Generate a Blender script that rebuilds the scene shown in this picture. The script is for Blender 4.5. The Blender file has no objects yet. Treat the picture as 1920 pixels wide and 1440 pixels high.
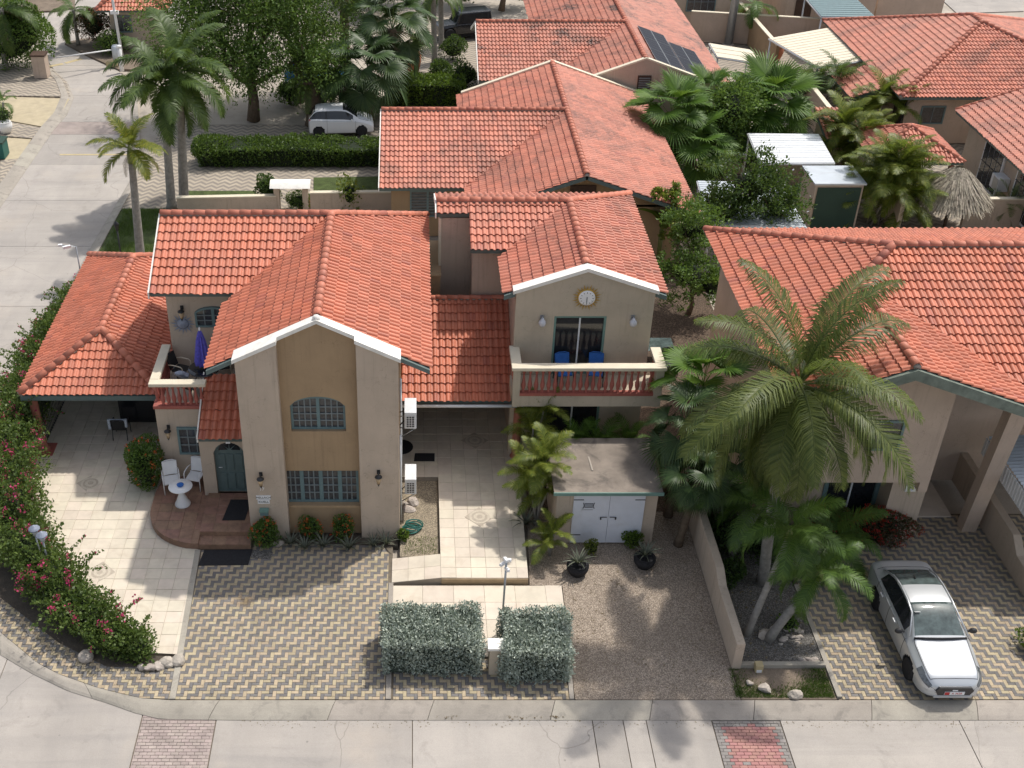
import bpy, bmesh, math, random
import numpy as np
from mathutils import Vector, Matrix
random.seed(7); rng = np.random.default_rng(7)
sc = bpy.context.scene
C = sc.collection
R = math.radians
# ---------------------------------------------------------------- camera, sky, sun, exposure
FPX, TH, CH, XP, YP = 2174.0, R(33.5), 23.8, 777.0, 720.0      # the drone: focal length in photo pixels, pitch, height
cd = bpy.data.cameras.new('camera'); cam = bpy.data.objects.new('camera', cd); C.objects.link(cam)
cam.location = (0, 0, CH); cam.rotation_euler = (math.pi/2 - TH, 0, 0)
cd.sensor_width = 36; cd.lens = FPX/1920*36; cd.shift_x = (960-XP)/1920; cd.clip_end = 500; cd.clip_start = .5
sc.camera = cam
SUN = Vector((.43, .37, 1.0)).normalized()
W = bpy.data.worlds.new('World'); sc.world = W; W.use_nodes = True
nt = W.node_tree; nt.nodes.clear()
sky = nt.nodes.new('ShaderNodeTexSky'); sky.sky_type = 'NISHITA'; sky.sun_disc = False
sky.sun_elevation = math.asin(SUN.z); sky.sun_rotation = math.atan2(SUN.x, SUN.y)
sky.air_density = 1.0; sky.dust_density = 3.0; sky.ozone_density = 1.0
bg = nt.nodes.new('ShaderNodeBackground'); bg.inputs[1].default_value = .15
wo = nt.nodes.new('ShaderNodeOutputWorld'); hz_ = nt.nodes.new('ShaderNodeHueSaturation'); hz_.inputs['Saturation'].default_value = .5   # thin cloud whitens the sky
nt.links.new(sky.outputs[0], hz_.inputs['Color']); nt.links.new(hz_.outputs[0], bg.inputs[0]); nt.links.new(bg.outputs[0], wo.inputs[0])
sd = bpy.data.lights.new('sun', 'SUN'); sd.energy = 2.9; sd.angle = R(1.2); sd.color = (1, .95, .87)
so = bpy.data.objects.new('sun', sd); C.objects.link(so); so.rotation_euler = SUN.to_track_quat('Z', 'Y').to_euler()
sc.view_settings.view_transform = 'Standard'; sc.view_settings.look = 'None'; sc.view_settings.exposure = .25; sc.view_settings.gamma = 1
# ---------------------------------------------------------------- helpers
cT, sT = math.cos(TH), math.sin(TH)
def at(u, v, z=0.0):
    "point of the place that the photo shows at pixel u, v, on the level z"
    u -= XP; v -= YP
    t = (CH - z)/(FPX*sT + v*cT)
    return Vector((u*t, (FPX*cT - v*sT)*t, z))
def onY(u, v, Y):
    u -= XP; v -= YP
    t = Y/(FPX*cT - v*sT)
    return Vector((u*t, Y, CH - (FPX*sT + v*cT)*t))
CAM = Vector((0, 0, CH))
def np_mesh(name, V, Q, rnd=None, mats=None, smooth=False):
    me = bpy.data.meshes.new(name); V = np.asarray(V, np.float32); Q = np.asarray(Q, np.int32); k = Q.shape[1]
    me.vertices.add(len(V)); me.vertices.foreach_set('co', V.ravel())
    me.loops.add(Q.size); me.loops.foreach_set('vertex_index', Q.ravel())
    me.polygons.add(len(Q)); me.polygons.foreach_set('loop_start', np.arange(0, Q.size, k, dtype=np.int32))
    if smooth: me.polygons.foreach_set('use_smooth', np.ones(len(Q), bool))
    if rnd is not None:
        a = me.attributes.new('rnd', 'FLOAT', 'FACE'); a.data.foreach_set('value', np.asarray(rnd, np.float32))
    me.update(calc_edges=True); me.validate()
    for m in mats or []: me.materials.append(m)
    return me
class MB:
    "collects shapes; build() makes ONE mesh object of them"
    def __init__(s): s.v = []; s.f = []; s.r = []; s.m = []; s.cur = .5; s.mi = 0; s.sm = False; s.S = []
    def piece(s, mi=0): s.cur = random.random(); s.mi = mi; return s
    def add(s, vs, fs):
        n = len(s.v); s.v += [tuple(p) for p in vs]
        for f in fs: s.f.append(tuple(n+i for i in f)); s.r.append(s.cur); s.m.append(s.mi); s.S.append(s.sm)
        return s
    def box(s, x0, x1, y0, y1, z0, z1):
        return s.add([(x, y, z) for z in (z0, z1) for y in (y0, y1) for x in (x0, x1)],
                     [(0,2,3,1),(4,5,7,6),(0,1,5,4),(2,6,7,3),(0,4,6,2),(1,3,7,5)])
    def rbox(s, c, size, rz=0, tilt=None, bev=0):
        M = Matrix.Translation(c) @ Matrix.Rotation(rz, 4, 'Z')
        if tilt: M = M @ Matrix.Rotation(tilt[0], 4, 'X') @ Matrix.Rotation(tilt[1], 4, 'Y')
        a, b, h = (q/2 for q in size); n = len(s.v); s.box(-a, a, -b, b, -h, h)
        for i in range(n, len(s.v)): s.v[i] = tuple(M @ Vector(s.v[i]))
        return s
    def prism(s, poly, z0, z1, axis='z'):
        "poly of 2-D points; axis z: (x,y) raised z0..z1; axis y: (x,z) from y0 to y1; axis x: (y,z)"
        n = len(poly)
        f3 = {'z': lambda p, t: (p[0], p[1], t), 'y': lambda p, t: (p[0], t, p[1]), 'x': lambda p, t: (t, p[0], p[1])}[axis]
        ar = sum(poly[i][0]*poly[(i+1) % n][1]-poly[(i+1) % n][0]*poly[i][1] for i in range(n))
        if (ar < 0) != (axis == 'y'): poly = poly[::-1]
        vs = [f3(p, z0) for p in poly]+[f3(p, z1) for p in poly]
        return s.add(vs, [tuple(range(n))[::-1], tuple(range(n, 2*n))]+[(i, (i+1) % n, n+(i+1) % n, n+i) for i in range(n)])
    def sheet(s, pts): return s.add(pts, [tuple(range(len(pts)))])
    def slab(s, pts, n, t):
        "planar polygon pts pushed by -n*t"
        k = len(pts); vs = list(pts)+[p-n*t for p in pts]
        return s.add(vs, [tuple(range(k)), tuple(range(k, 2*k))[::-1]]+[(i, k+i, k+(i+1) % k, (i+1) % k) for i in range(k)])
    def tube(s, path, r, k=8, cap=True):
        path = [Vector(p) for p in path]; n0 = len(s.v); rs = r if hasattr(r, '__len__') else [r]*len(path); vs = []
        for i, p in enumerate(path):
            d = (path[min(i+1, len(path)-1)]-path[max(i-1, 0)]).normalized()
            a = d.orthogonal().normalized() if i == 0 else (pa - d*pa.dot(d)).normalized()
            pa = a; b = d.cross(a)
            vs += [p+(a*math.cos(2*math.pi*j/k)+b*math.sin(2*math.pi*j/k))*rs[i] for j in range(k)]
        fs = [(i*k+j, i*k+(j+1) % k, (i+1)*k+(j+1) % k, (i+1)*k+j) for i in range(len(path)-1) for j in range(k)]
        if cap: fs += [tuple(range(k))[::-1], tuple((len(path)-1)*k+j for j in range(k))]
        q = s.sm; s.sm = True; s.add(vs, fs); s.sm = q; return s
    def lathe(s, prof, c=(0, 0, 0), k=16, sx=1, sy=1):
        vs = [(c[0]+r*math.cos(2*math.pi*j/k)*sx, c[1]+r*math.sin(2*math.pi*j/k)*sy, c[2]+z) for r, z in prof for j in range(k)]
        fs = [(i*k+j, i*k+(j+1) % k, (i+1)*k+(j+1) % k, (i+1)*k+j) for i in range(len(prof)-1) for j in range(k)]
        fs += [tuple(range(k))[::-1], tuple((len(prof)-1)*k+j for j in range(k))]
        q = s.sm; s.sm = True; s.add(vs, fs); s.sm = q; return s
    def blob(s, c, r, seed=0, rough=.25, k=2):
        bm = bmesh.new(); bmesh.ops.create_icosphere(bm, subdivisions=k, radius=1)
        rd = random.Random(seed); ph = [(rd.uniform(-3, 3), rd.uniform(-3, 3), rd.uniform(-3, 3), rd.uniform(0, 6)) for _ in range(5)]
        bm.verts.ensure_lookup_table(); vs = []
        for w in bm.verts:
            q = w.co; m = 1+rough*sum(math.sin(a*q.x+b*q.y+d*q.z+e) for a, b, d, e in ph)/2.2
            vs.append((c[0]+q.x*r[0]*m, c[1]+q.y*r[1]*m, c[2]+q.z*r[2]*m))
        s.add(vs, [tuple(x.index for x in f.verts) for f in bm.faces]); bm.free(); return s
    def mesh(s, name, mats, off=(0, 0, 0), bev=0):
        me = bpy.data.meshes.new(name)
        me.from_pydata([(a-off[0], b-off[1], c-off[2]) for a, b, c in s.v], [], s.f)
        if len(set(s.r)) > 1:
            at_ = me.attributes.new('rnd', 'FLOAT', 'FACE'); at_.data.foreach_set('value', s.r)
        if any(s.m): me.polygons.foreach_set('material_index', s.m)
        if any(s.S): me.polygons.foreach_set('use_smooth', s.S)
        for m in (mats if isinstance(mats, (list, tuple)) else [mats]): me.materials.append(m)
        me.update(); return me
OFF = {}
def root_of(o):
    while o.parent: o = o.parent
    return o
def link(name, me, parent=None, loc=None, rot=None):
    o = bpy.data.objects.new(name, me); C.objects.link(o); o.parent = parent
    if loc is not None: o.location = loc
    if rot is not None: o.rotation_euler = rot
    return o
def obj(name, mb, mats, parent=None, bev=0):
    off = OFF.get(root_of(parent).name, (0, 0, 0)) if parent else (0, 0, 0)
    o = link(name, mb.mesh(name, mats, off), parent)
    if bev:
        b = o.modifiers.new('bevel', 'BEVEL'); b.width = bev; b.segments = 2; b.limit_method = 'ANGLE'; b.angle_limit = R(40)
    return o
def tag(o, label, cat, group=None):
    o['label'] = label; o['category'] = cat
    if group: o['group'] = group
    return o
def thing(name, label, cat, loc=(0, 0, 0), rz=0, group=None, local=False):
    o = link(name, None, None, loc, (0, 0, rz)); tag(o, label, cat, group); o.empty_display_size = .3
    OFF[o.name] = (0, 0, 0) if local else tuple(loc)
    return o
def solo(name, mb, mats, label, cat, loc=(0, 0, 0), group=None, bev=0):
    o = link(name, mb.mesh(name, mats, loc), None, loc); tag(o, label, cat, group); OFF[o.name] = tuple(loc)
    if bev:
        b = o.modifiers.new('bevel', 'BEVEL'); b.width = bev; b.segments = 2; b.limit_method = 'ANGLE'; b.angle_limit = R(40)
    return o
def struct(name, mb, mats, kind='structure'):
    o = obj(name, mb, mats); o['kind'] = kind; return o
def copy_tree(o, parent=None):
    c = o.copy(); C.objects.link(c); c.parent = parent
    for ch in list(o.children): copy_tree(ch, c)
    return c
def clip_poly(sub, conv):
    "Sutherland-Hodgman: polygon sub cut to the convex counter-clockwise polygon conv"
    out = list(sub); n = len(conv)
    for i in range(n):
        a, b = conv[i], conv[(i+1) % n]; inp = out; out = []
        if not inp: return []
        sd_ = lambda p: (b[0]-a[0])*(p[1]-a[1])-(b[1]-a[1])*(p[0]-a[0])
        for j in range(len(inp)):
            p, q = inp[j-1], inp[j]; sp, sq = sd_(p), sd_(q)
            if (sp >= 0) != (sq >= 0):
                t = sp/(sp-sq); out.append(tuple(p[k]+(q[k]-p[k])*t for k in range(len(p))))
            if sq >= 0: out.append(q)
    return out
def area(p): return abs(sum(p[i-1][0]*p[i][1]-p[i][0]*p[i-1][1] for i in range(len(p))))/2
def ccw(p):
    a = sum(p[i-1][0]*p[i][1]-p[i][0]*p[i-1][1] for i in range(len(p)))
    return list(p) if a > 0 else list(p)[::-1]
def inside(p, poly):
    c = False
    for i in range(len(poly)):
        a, b = poly[i-1], poly[i]
        if (a[1] > p[1]) != (b[1] > p[1]) and p[0] < (b[0]-a[0])*(p[1]-a[1])/(b[1]-a[1])+a[0]: c = not c
    return c
# ---------------------------------------------------------------- materials
def new_mat(name):
    m = bpy.data.materials.new(name); m.use_nodes = True; t = m.node_tree; t.nodes.clear()
    o = t.nodes.new('ShaderNodeOutputMaterial'); p = t.nodes.new('ShaderNodeBsdfPrincipled'); t.links.new(p.outputs[0], o.inputs[0])
    return m, t, p, o
def nd(t, kind, **kw):
    n = t.nodes.new('ShaderNode'+kind)
    for k, v in kw.items():
        if k in n.inputs: n.inputs[k].default_value = v
        else: setattr(n, k, v)
    return n
def mixc(t, fac, a, b, blend='MIX'):
    n = t.nodes.new('ShaderNodeMix'); n.data_type = 'RGBA'; n.blend_type = blend
    for k, v in ((0, fac), (6, a), (7, b)):
        if hasattr(v, 'is_output'): t.links.new(v, n.inputs[k])
        else: n.inputs[k].default_value = v if not isinstance(v, tuple) or len(v) == 4 else (*v, 1)
    return n.outputs[2]
def math_(t, op, a, b=None, c=None):
    n = t.nodes.new('ShaderNodeMath'); n.operation = op
    for i, v in enumerate((a, b, c)):
        if v is None: continue
        if hasattr(v, 'is_output'): t.links.new(v, n.inputs[i])
        else: n.inputs[i].default_value = v
    return n.outputs[0]
def ramp(t, fac, lo, hi):
    n = t.nodes.new('ShaderNodeMapRange'); n.clamp = True; t.links.new(fac, n.inputs[0]); n.inputs[1].default_value = lo; n.inputs[2].default_value = hi
    return n.outputs[0]
def noise(t, pos, scale, detail=4, rough=.6, dist=0):
    n = nd(t, 'TexNoise', Scale=scale, Detail=detail, Roughness=rough, Distortion=dist); t.links.new(pos, n.inputs['Vector']); return n.outputs[0]
def rndv(t):
    a = nd(t, 'Attribute', attribute_name='rnd'); o = nd(t, 'ObjectInfo')
    return math_(t, 'FRACT', math_(t, 'ADD', a.outputs['Fac'], o.outputs['Random']))
def sc3(c, k): return tuple(min(1, x*k) for x in c)
def mat(name, col, rough=.8, var=.12, scale=2.0, bump=.0, bscale=60, metal=0, spec=.4, ovar=0, stain=None, stain_s=.6, grit=0, gscale=120, spot=None):
    m, t, p, o = new_mat(name)
    g = nd(t, 'NewGeometry'); pos = g.outputs['Position']
    f = ramp(t, noise(t, pos, scale, 5), .3, .7)
    c = mixc(t, f, sc3(col, 1-var), sc3(col, 1+var))
    if grit:
        h = noise(t, pos, gscale, 2, .7); c = mixc(t, math_(t, 'MULTIPLY', ramp(t, h, .35, .65), grit), c, sc3(col, .35))
    if ovar:
        r = rndv(t); hs = nd(t, 'HueSaturation'); t.links.new(c, hs.inputs['Color'])
        t.links.new(math_(t, 'MULTIPLY_ADD', r, 2*ovar, 1-ovar), hs.inputs['Value'])
        r2 = math_(t, 'FRACT', math_(t, 'MULTIPLY', r, 7.31)); t.links.new(math_(t, 'MULTIPLY_ADD', r2, .024, .488), hs.inputs['Hue'])
        c = hs.outputs[0]
    if stain:
        s = noise(t, pos, stain_s, 6, .7, .6); c = mixc(t, math_(t, 'MULTIPLY', ramp(t, s, .52, .72), stain[3]), c, stain[:3])
    if spot:                                                     # an oil spill of its own shape
        vd = nd(t, 'VectorMath', operation='DISTANCE'); t.links.new(pos, vd.inputs[0]); vd.inputs[1].default_value = spot
        d_ = math_(t, 'ADD', vd.outputs['Value'], math_(t, 'MULTIPLY', noise(t, pos, 3.5, 5, .7), .9))
        c = mixc(t, math_(t, 'MULTIPLY', math_(t, 'SUBTRACT', 1.0, ramp(t, d_, .55, .8)), .6), c, (.09, .05, .015))
    if hasattr(c, 'is_output'): t.links.new(c, p.inputs['Base Color'])
    p.inputs['Roughness'].default_value = rough; p.inputs['Metallic'].default_value = metal; p.inputs['Specular IOR Level'].default_value = spec
    if bump:
        b = nd(t, 'Bump', Strength=bump, Distance=.02); t.links.new(noise(t, pos, bscale, 3), b.inputs['Height']); t.links.new(b.outputs[0], p.inputs['Normal'])
    return m
def leaf_mat(name, dark, light, trans=.35, rough=.5, alt=None, altf=.0):
    m, t, p, o = new_mat(name)
    g = nd(t, 'NewGeometry'); r = rndv(t)
    c = mixc(t, r, dark, light)
    big = ramp(t, noise(t, g.outputs['Position'], 1.3, 3), .3, .7)
    c = mixc(t, math_(t, 'MULTIPLY', big, .35), c, sc3(dark, .8))
    if alt: c = mixc(t, ramp(t, math_(t, 'FRACT', math_(t, 'MULTIPLY', r, 13.7)), 1-altf-.01, 1-altf+.01), c, alt)
    t.links.new(c, p.inputs['Base Color']); p.inputs['Roughness'].default_value = rough; p.inputs['Specular IOR Level'].default_value = .35
    tr = nd(t, 'BsdfTranslucent'); t.links.new(mixc(t, .25, c, (.35, .5, .05)), tr.inputs[0])
    mx = nd(t, 'MixShader'); mx.inputs[0].default_value = trans
    t.links.new(p.outputs[0], mx.inputs[1]); t.links.new(tr.outputs[0], mx.inputs[2]); t.links.new(mx.outputs[0], o.inputs[0])
    return m
def tile_mat(name, col, mould=.0, dust=.25):
    m, t, p, o = new_mat(name)
    g = nd(t, 'NewGeometry'); pos = g.outputs['Position']; r = rndv(t)
    c = mixc(t, r, sc3(col, .80), sc3(col, 1.14))
    r2 = math_(t, 'FRACT', math_(t, 'MULTIPLY', r, 9.7))
    c = mixc(t, math_(t, 'MULTIPLY', ramp(t, r2, .9, 1.0), .55), c, (.30, .085, .075))
    c = mixc(t, math_(t, 'MULTIPLY', ramp(t, noise(t, pos, 1.1, 5), .35, .7), dust), c, (.50, .25, .19))
    c = mixc(t, math_(t, 'MULTIPLY', ramp(t, noise(t, pos, 30, 3, .7), .5, .8), .18), c, sc3(col, .5))
    c = mixc(t, math_(t, 'MULTIPLY', ramp(t, noise(t, pos, 7, 6, .75, .8), .56, .72), .22), c, (.16, .07, .05))
    c = mixc(t, math_(t, 'MULTIPLY', ramp(t, noise(t, pos, .45, 4, .6), .5, .75), .3), c, sc3(col, .72))
    if mould:
        s = noise(t, pos, .34, 6, .72, .8); s2 = noise(t, pos, 5, 4, .7)
        c = mixc(t, math_(t, 'MULTIPLY', math_(t, 'MULTIPLY', ramp(t, s, .50, .62), ramp(t, s2, .3, .55)), mould), c, (.055, .045, .04))
    t.links.new(c, p.inputs['Base Color']); p.inputs['Roughness'].default_value = .55; p.inputs['Specular IOR Level'].default_value = .35
    b = nd(t, 'Bump', Strength=.25, Distance=.01); t.links.new(noise(t, pos, 45, 3), b.inputs['Height']); t.links.new(b.outputs[0], p.inputs['Normal'])
    return m
def stucco(name, col, dirt=.3):
    m, t, p, o = new_mat(name)
    g = nd(t, 'NewGeometry'); pos = g.outputs['Position']
    c = mixc(t, ramp(t, noise(t, pos, .9, 5), .3, .7), sc3(col, .9), sc3(col, 1.08))
    mp = nd(t, 'Mapping'); mp.inputs['Scale'].default_value = (2.5, 2.5, .8); t.links.new(pos, mp.inputs['Vector'])
    c = mixc(t, math_(t, 'MULTIPLY', ramp(t, noise(t, mp.outputs[0], 1.0, 5, .65), .5, .8), dirt*.6), c, sc3(col, .55))
    c = mixc(t, math_(t, 'MULTIPLY', ramp(t, noise(t, pos, 90, 2, .7), .5, .75), .25), c, sc3(col, .6))
    mp2 = nd(t, 'Mapping'); mp2.inputs['Scale'].default_value = (9, 9, .3); t.links.new(pos, mp2.inputs['Vector'])
    c = mixc(t, math_(t, 'MULTIPLY', math_(t, 'MULTIPLY', ramp(t, noise(t, mp2.outputs[0], 1.0, 4, .6), .52, .72), ramp(t, noise(t, pos, .6, 3), .42, .62)), .42), c, sc3(col, .5))
    vo = nd(t, 'TexVoronoi', Scale=.8, feature='DISTANCE_TO_EDGE'); wp = nd(t, 'VectorMath', operation='ADD'); nz = nd(t, 'TexNoise', Scale=3.0); t.links.new(pos, nz.inputs['Vector']); t.links.new(pos, wp.inputs[0]); t.links.new(nz.outputs['Color'], wp.inputs[1]); t.links.new(wp.outputs[0], vo.inputs['Vector'])
    c = mixc(t, math_(t, 'MULTIPLY', math_(t, 'SUBTRACT', 1.0, ramp(t, vo.outputs['Distance'], .002, .007)), .3), c, sc3(col, .45))
    t.links.new(c, p.inputs['Base Color']); p.inputs['Roughness'].default_value = .9; p.inputs['Specular IOR Level'].default_value = .2
    b = nd(t, 'Bump', Strength=.5, Distance=.01); t.links.new(noise(t, pos, 70, 4, .7), b.inputs['Height']); t.links.new(b.outputs[0], p.inputs['Normal'])
    return m
M = {}
M['tile'] = tile_mat('roof_tile_red', (.54, .168, .095), .12)
M['tile2'] = tile_mat('roof_tile_pale', (.52, .182, .118), .5, .32)
M['tile3'] = tile_mat('roof_tile_mould', (.46, .168, .112), .95, .45)
M['ridge'] = tile_mat('ridge_tile_red', (.55, .185, .115), 0, .25)
M['cream'] = stucco('stucco_cream', (.50, .41, .325))
M['ochre'] = stucco('stucco_ochre', (.38, .27, .165))
M['tan'] = stucco('stucco_tan', (.51, .405, .325))
M['grey_st'] = stucco('stucco_grey', (.50, .43, .335))
M['coping'] = mat('white_coping', (.78, .76, .71), .7, .08, 3, .15, 60, stain=(.4, .36, .3, .35), stain_s=2)
M['rail'] = mat('cream_rail', (.66, .59, .46), .7, .06, 3, .1)
M['green'] = mat('grey_green_trim', (.115, .155, .15), .6, .12, 4, .1)
M['door'] = mat('door_green', (.105, .15, .15), .5, .1, 5, .1, 30)
M['frame'] = mat('window_green', (.13, .20, .21), .45, .1, 5)
M['frame2'] = mat('window_teal', (.15, .26, .23), .45, .1, 5)
M['bar'] = mat('window_bar', (.17, .20, .21), .5, .1, 5)
M['glass'] = mat('dark_glass', (.022, .024, .028), .06, .25, 4, spec=.7)
M['pane'] = mat('grey_pane_glass', (.06, .062, .066), .12, .45, 9, spec=.6)  # mottled dark grey panes
M['shade_paint'] = mat('carport_shade', (.02, .018, .016), .9, .2)  # near black colour standing in for the carport's deep shade
M['bal'] = mat('baluster_red', (.36, .11, .085), .7, .12, 6, .1)
M['col'] = mat('column_red', (.36, .14, .10), .75, .15, 4, .2)
M['white'] = mat('white_paint', (.78, .78, .78), .4, .03, 3)
M['whitem'] = mat('white_metal', (.72, .74, .76), .35, .05, 2, metal=.0, stain=(.45, .45, .44, .3), stain_s=3)
M['grey_metal'] = mat('grey_metal', (.36, .38, .40), .35, .1, 5, metal=.6)
M['dark_metal'] = mat('dark_metal', (.03, .03, .032), .45, .2, 5)
M['black'] = mat('black_rubber', (.018, .018, .021), .8, .3, 14, .4, 90)
M['blue'] = mat('blue_fabric', (.03, .13, .42), .8, .12, 8, .1)
M['violet'] = mat('violet_fabric', (.12, .11, .50), .75, .3, 14, .3, 30)
def road_mat(name, col):
    m, t, p, o = new_mat(name); pos = nd(t, 'NewGeometry').outputs['Position']
    c = mixc(t, ramp(t, noise(t, pos, .5, 5), .3, .7), sc3(col, .9), sc3(col, 1.08))
    hs = nd(t, 'HueSaturation'); t.links.new(c, hs.inputs['Color']); t.links.new(math_(t, 'MULTIPLY_ADD', rndv(t), .14, .93), hs.inputs['Value']); c = hs.outputs[0]
    for sx, sy, k in ((.12, 1.6, .3), (.9, .1, .2)):          # tyre-polished bands and runs
        mp = nd(t, 'Mapping'); mp.inputs['Scale'].default_value = (sx, sy, 1); mp.inputs['Rotation'].default_value = (0, 0, .06); t.links.new(pos, mp.inputs['Vector'])
        c = mixc(t, math_(t, 'MULTIPLY', ramp(t, noise(t, mp.outputs[0], 1.0, 6, .65, .5), .46, .72), k), c, (.20, .195, .195))
    c = mixc(t, math_(t, 'MULTIPLY', ramp(t, noise(t, pos, .8, 7, .72, .9), .55, .75), .5), c, (.19, .175, .16))
    c = mixc(t, math_(t, 'MULTIPLY', ramp(t, noise(t, pos, .35, 5, .6, .3), .55, .7), .35), c, (.47, .40, .33))
    vo = nd(t, 'TexVoronoi', Scale=1.7); t.links.new(pos, vo.inputs['Vector'])
    c = mixc(t, math_(t, 'MULTIPLY', math_(t, 'SUBTRACT', 1.0, ramp(t, vo.outputs['Distance'], .02, .07)), .55), c, (.10, .095, .09))
    ve = nd(t, 'TexVoronoi', Scale=.22, feature='DISTANCE_TO_EDGE'); wp = nd(t, 'VectorMath', operation='ADD'); nz = nd(t, 'TexNoise', Scale=.5, Detail=4); t.links.new(pos, nz.inputs['Vector']); t.links.new(pos, wp.inputs[0]); t.links.new(nz.outputs['Color'], wp.inputs[1]); t.links.new(wp.outputs[0], ve.inputs['Vector'])
    c = mixc(t, math_(t, 'MULTIPLY', math_(t, 'SUBTRACT', 1.0, ramp(t, ve.outputs['Distance'], .0008, .003)), .38), c, (.12, .11, .1))
    c = mixc(t, math_(t, 'MULTIPLY', ramp(t, noise(t, pos, 45, 2, .7), .4, .65), .18), c, sc3(col, .5))
    t.links.new(c, p.inputs['Base Color']); p.inputs['Roughness'].default_value = .88; p.inputs['Specular IOR Level'].default_value = .25
    b = nd(t, 'Bump', Strength=.35, Distance=.02); t.links.new(noise(t, pos, 60, 3), b.inputs['Height']); t.links.new(b.outputs[0], p.inputs['Normal'])
    return m
M['road'] = road_mat('road_concrete', (.40, .366, .332))
M['kerb'] = mat('kerb_concrete', (.37, .335, .288), .9, .13, 1.2, .35, 50, stain=(.17, .155, .14, .75), stain_s=1.8, grit=.25, gscale=50, ovar=.07)
M['py'] = mat('paver_yellow', (.44, .36, .245), .85, .1, 3, .35, 60, ovar=.13, stain=(.24, .2, .14, .65), stain_s=.7, grit=.2, gscale=70, spot=(-4.9, 24.55, 0))
M['pg'] = mat('paver_grey', (.185, .175, .168), .85, .12, 3, .35, 60, ovar=.14, stain=(.12, .11, .1, .65), stain_s=.7, grit=.2, gscale=70, spot=(-4.9, 24.55, 0))
M['joint'] = mat('joint_sand', (.15, .125, .095), .95, .2, 8)
M['pink'] = mat('pink_brick', (.35, .29, .265), .9, .15, 2, .3, 40, ovar=.12, stain=(.2, .17, .16, .5))
M['redb'] = mat('red_painted_brick', (.38, .195, .175), .8, .12, 2, .3, 40, ovar=.08, stain=(.24, .13, .12, .4), stain_s=1.2)
M['greyb'] = mat('grey_brick', (.25, .23, .215), .9, .15, 2, .3, 40, ovar=.15)
M['ftile'] = mat('floor_tile_cream', (.62, .55, .45), .55, .09, 2.2, .08, 30, ovar=.05, spec=.4, stain=(.42, .33, .24, .4), stain_s=1.3)
M['grout'] = mat('grout', (.33, .285, .23), .9)
M['ptile'] = mat('porch_tile_brown', (.25, .145, .10), .5, .25, 5, .1, 30, ovar=.08, spec=.5)
M['gravel'] = None
M['soil'] = mat('dry_soil', (.21, .165, .125), .95, .25, 1.5, .8, 30, grit=.4, gscale=60)
M['dsoil'] = mat('dark_soil', (.10, .082, .065), .95, .3, 2, .8, 30, grit=.4, gscale=60)
M['sand'] = mat('sandy_ground', (.42, .37, .31), .95, .15, .6, .5, 25, stain=(.22, .19, .15, .6), stain_s=.4, grit=.2, gscale=25)
M['grass'] = mat('short_grass', (.075, .105, .03), .95, .4, 3, 1, 120, grit=.35, gscale=60)
M['rock'] = mat('pale_rock', (.42, .37, .32), .9, .25, 6, .6, 25, ovar=.1)
M['bark'] = mat('grey_bark', (.26, .245, .22), .9, .25, 6, .6, 30)
M['brown_bark'] = mat('brown_bark', (.13, .095, .065), .95, .3, 8, .8, 30)
M['shaft'] = mat('green_crownshaft', (.14, .16, .05), .5, .25, 5)
M['thatch'] = mat('dry_thatch', (.34, .30, .235), .95, .3, 9, .6, 60, ovar=.25)
M['terra'] = mat('terracotta_pot', (.40, .15, .08), .8, .15, 5)
M['shed_roof'] = mat('weathered_roofing', (.23, .195, .165), .95, .25, 1.5, .4, 50, stain=(.06, .055, .055, .85), stain_s=1.1)
M['gold'] = mat('gold_metal', (.45, .30, .08), .35, .2, 10, metal=.8)
M['tin'] = mat('tin_roof', (.52, .56, .60), .35, .1, 1, metal=.3, stain=(.3, .3, .3, .3), stain_s=1)
M['ginger'] = mat('green_hose', (.01, .11, .09), .5)
M['plate_red'] = mat('plate_red', (.5, .03, .03), .5)
M['solar'] = mat('solar_cell', (.008, .01, .02), .5, .2, 3, spec=.15)
M['timber'] = mat('dark_timber', (.07, .04, .028), .7, .2, 8)
M['dwhite'] = mat('white_shed_door', (.66, .68, .74), .5, .05, 3, stain=(.5, .48, .46, .3), stain_s=2)
M['plate_blue'] = mat('number_blue', (.02, .05, .3), .5)
M['fgreen'] = mat('dark_green_paint', (.02, .05, .035), .6)
M['green_w'] = mat('weathered_green_trim', (.16, .19, .16), .8, .3, 4, .3, 30)
M['yline'] = mat('yellow_line', (.44, .36, .21), .8, .15, 3)
def gravel_mat(name, base, dark, pale, s=28):
    m, t, p, o = new_mat(name)
    pos = nd(t, 'NewGeometry').outputs['Position']
    vo = nd(t, 'TexVoronoi', Scale=s); t.links.new(pos, vo.inputs['Vector'])
    sep = nd(t, 'SeparateColor'); t.links.new(vo.outputs['Color'], sep.inputs[0])
    c = mixc(t, sep.outputs[0], dark, pale); c = mixc(t, .45, c, base)
    c = mixc(t, math_(t, 'MULTIPLY', ramp(t, vo.outputs['Distance'], .3, .6), .6), c, sc3(dark, .5))
    c = mixc(t, math_(t, 'MULTIPLY', ramp(t, noise(t, pos, .8, 5), .45, .7), .35), c, sc3(dark, .8))
    t.links.new(c, p.inputs['Base Color']); p.inputs['Roughness'].default_value = .95; p.inputs['Specular IOR Level'].default_value = .2
    b = nd(t, 'Bump', Strength=.9, Distance=.02); b.invert = True; t.links.new(vo.outputs['Distance'], b.inputs['Height']); t.links.new(b.outputs[0], p.inputs['Normal'])
    return m
M['gravel'] = gravel_mat('fine_gravel', (.44, .355, .28), (.23, .185, .145), (.62, .53, .44))
M['gravel2'] = gravel_mat('yellow_gravel', (.42, .35, .25), (.2, .17, .13), (.62, .52, .38))
M['gravel3'] = gravel_mat('dark_gravel', (.20, .185, .17), (.07, .065, .06), (.4, .38, .35))
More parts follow.
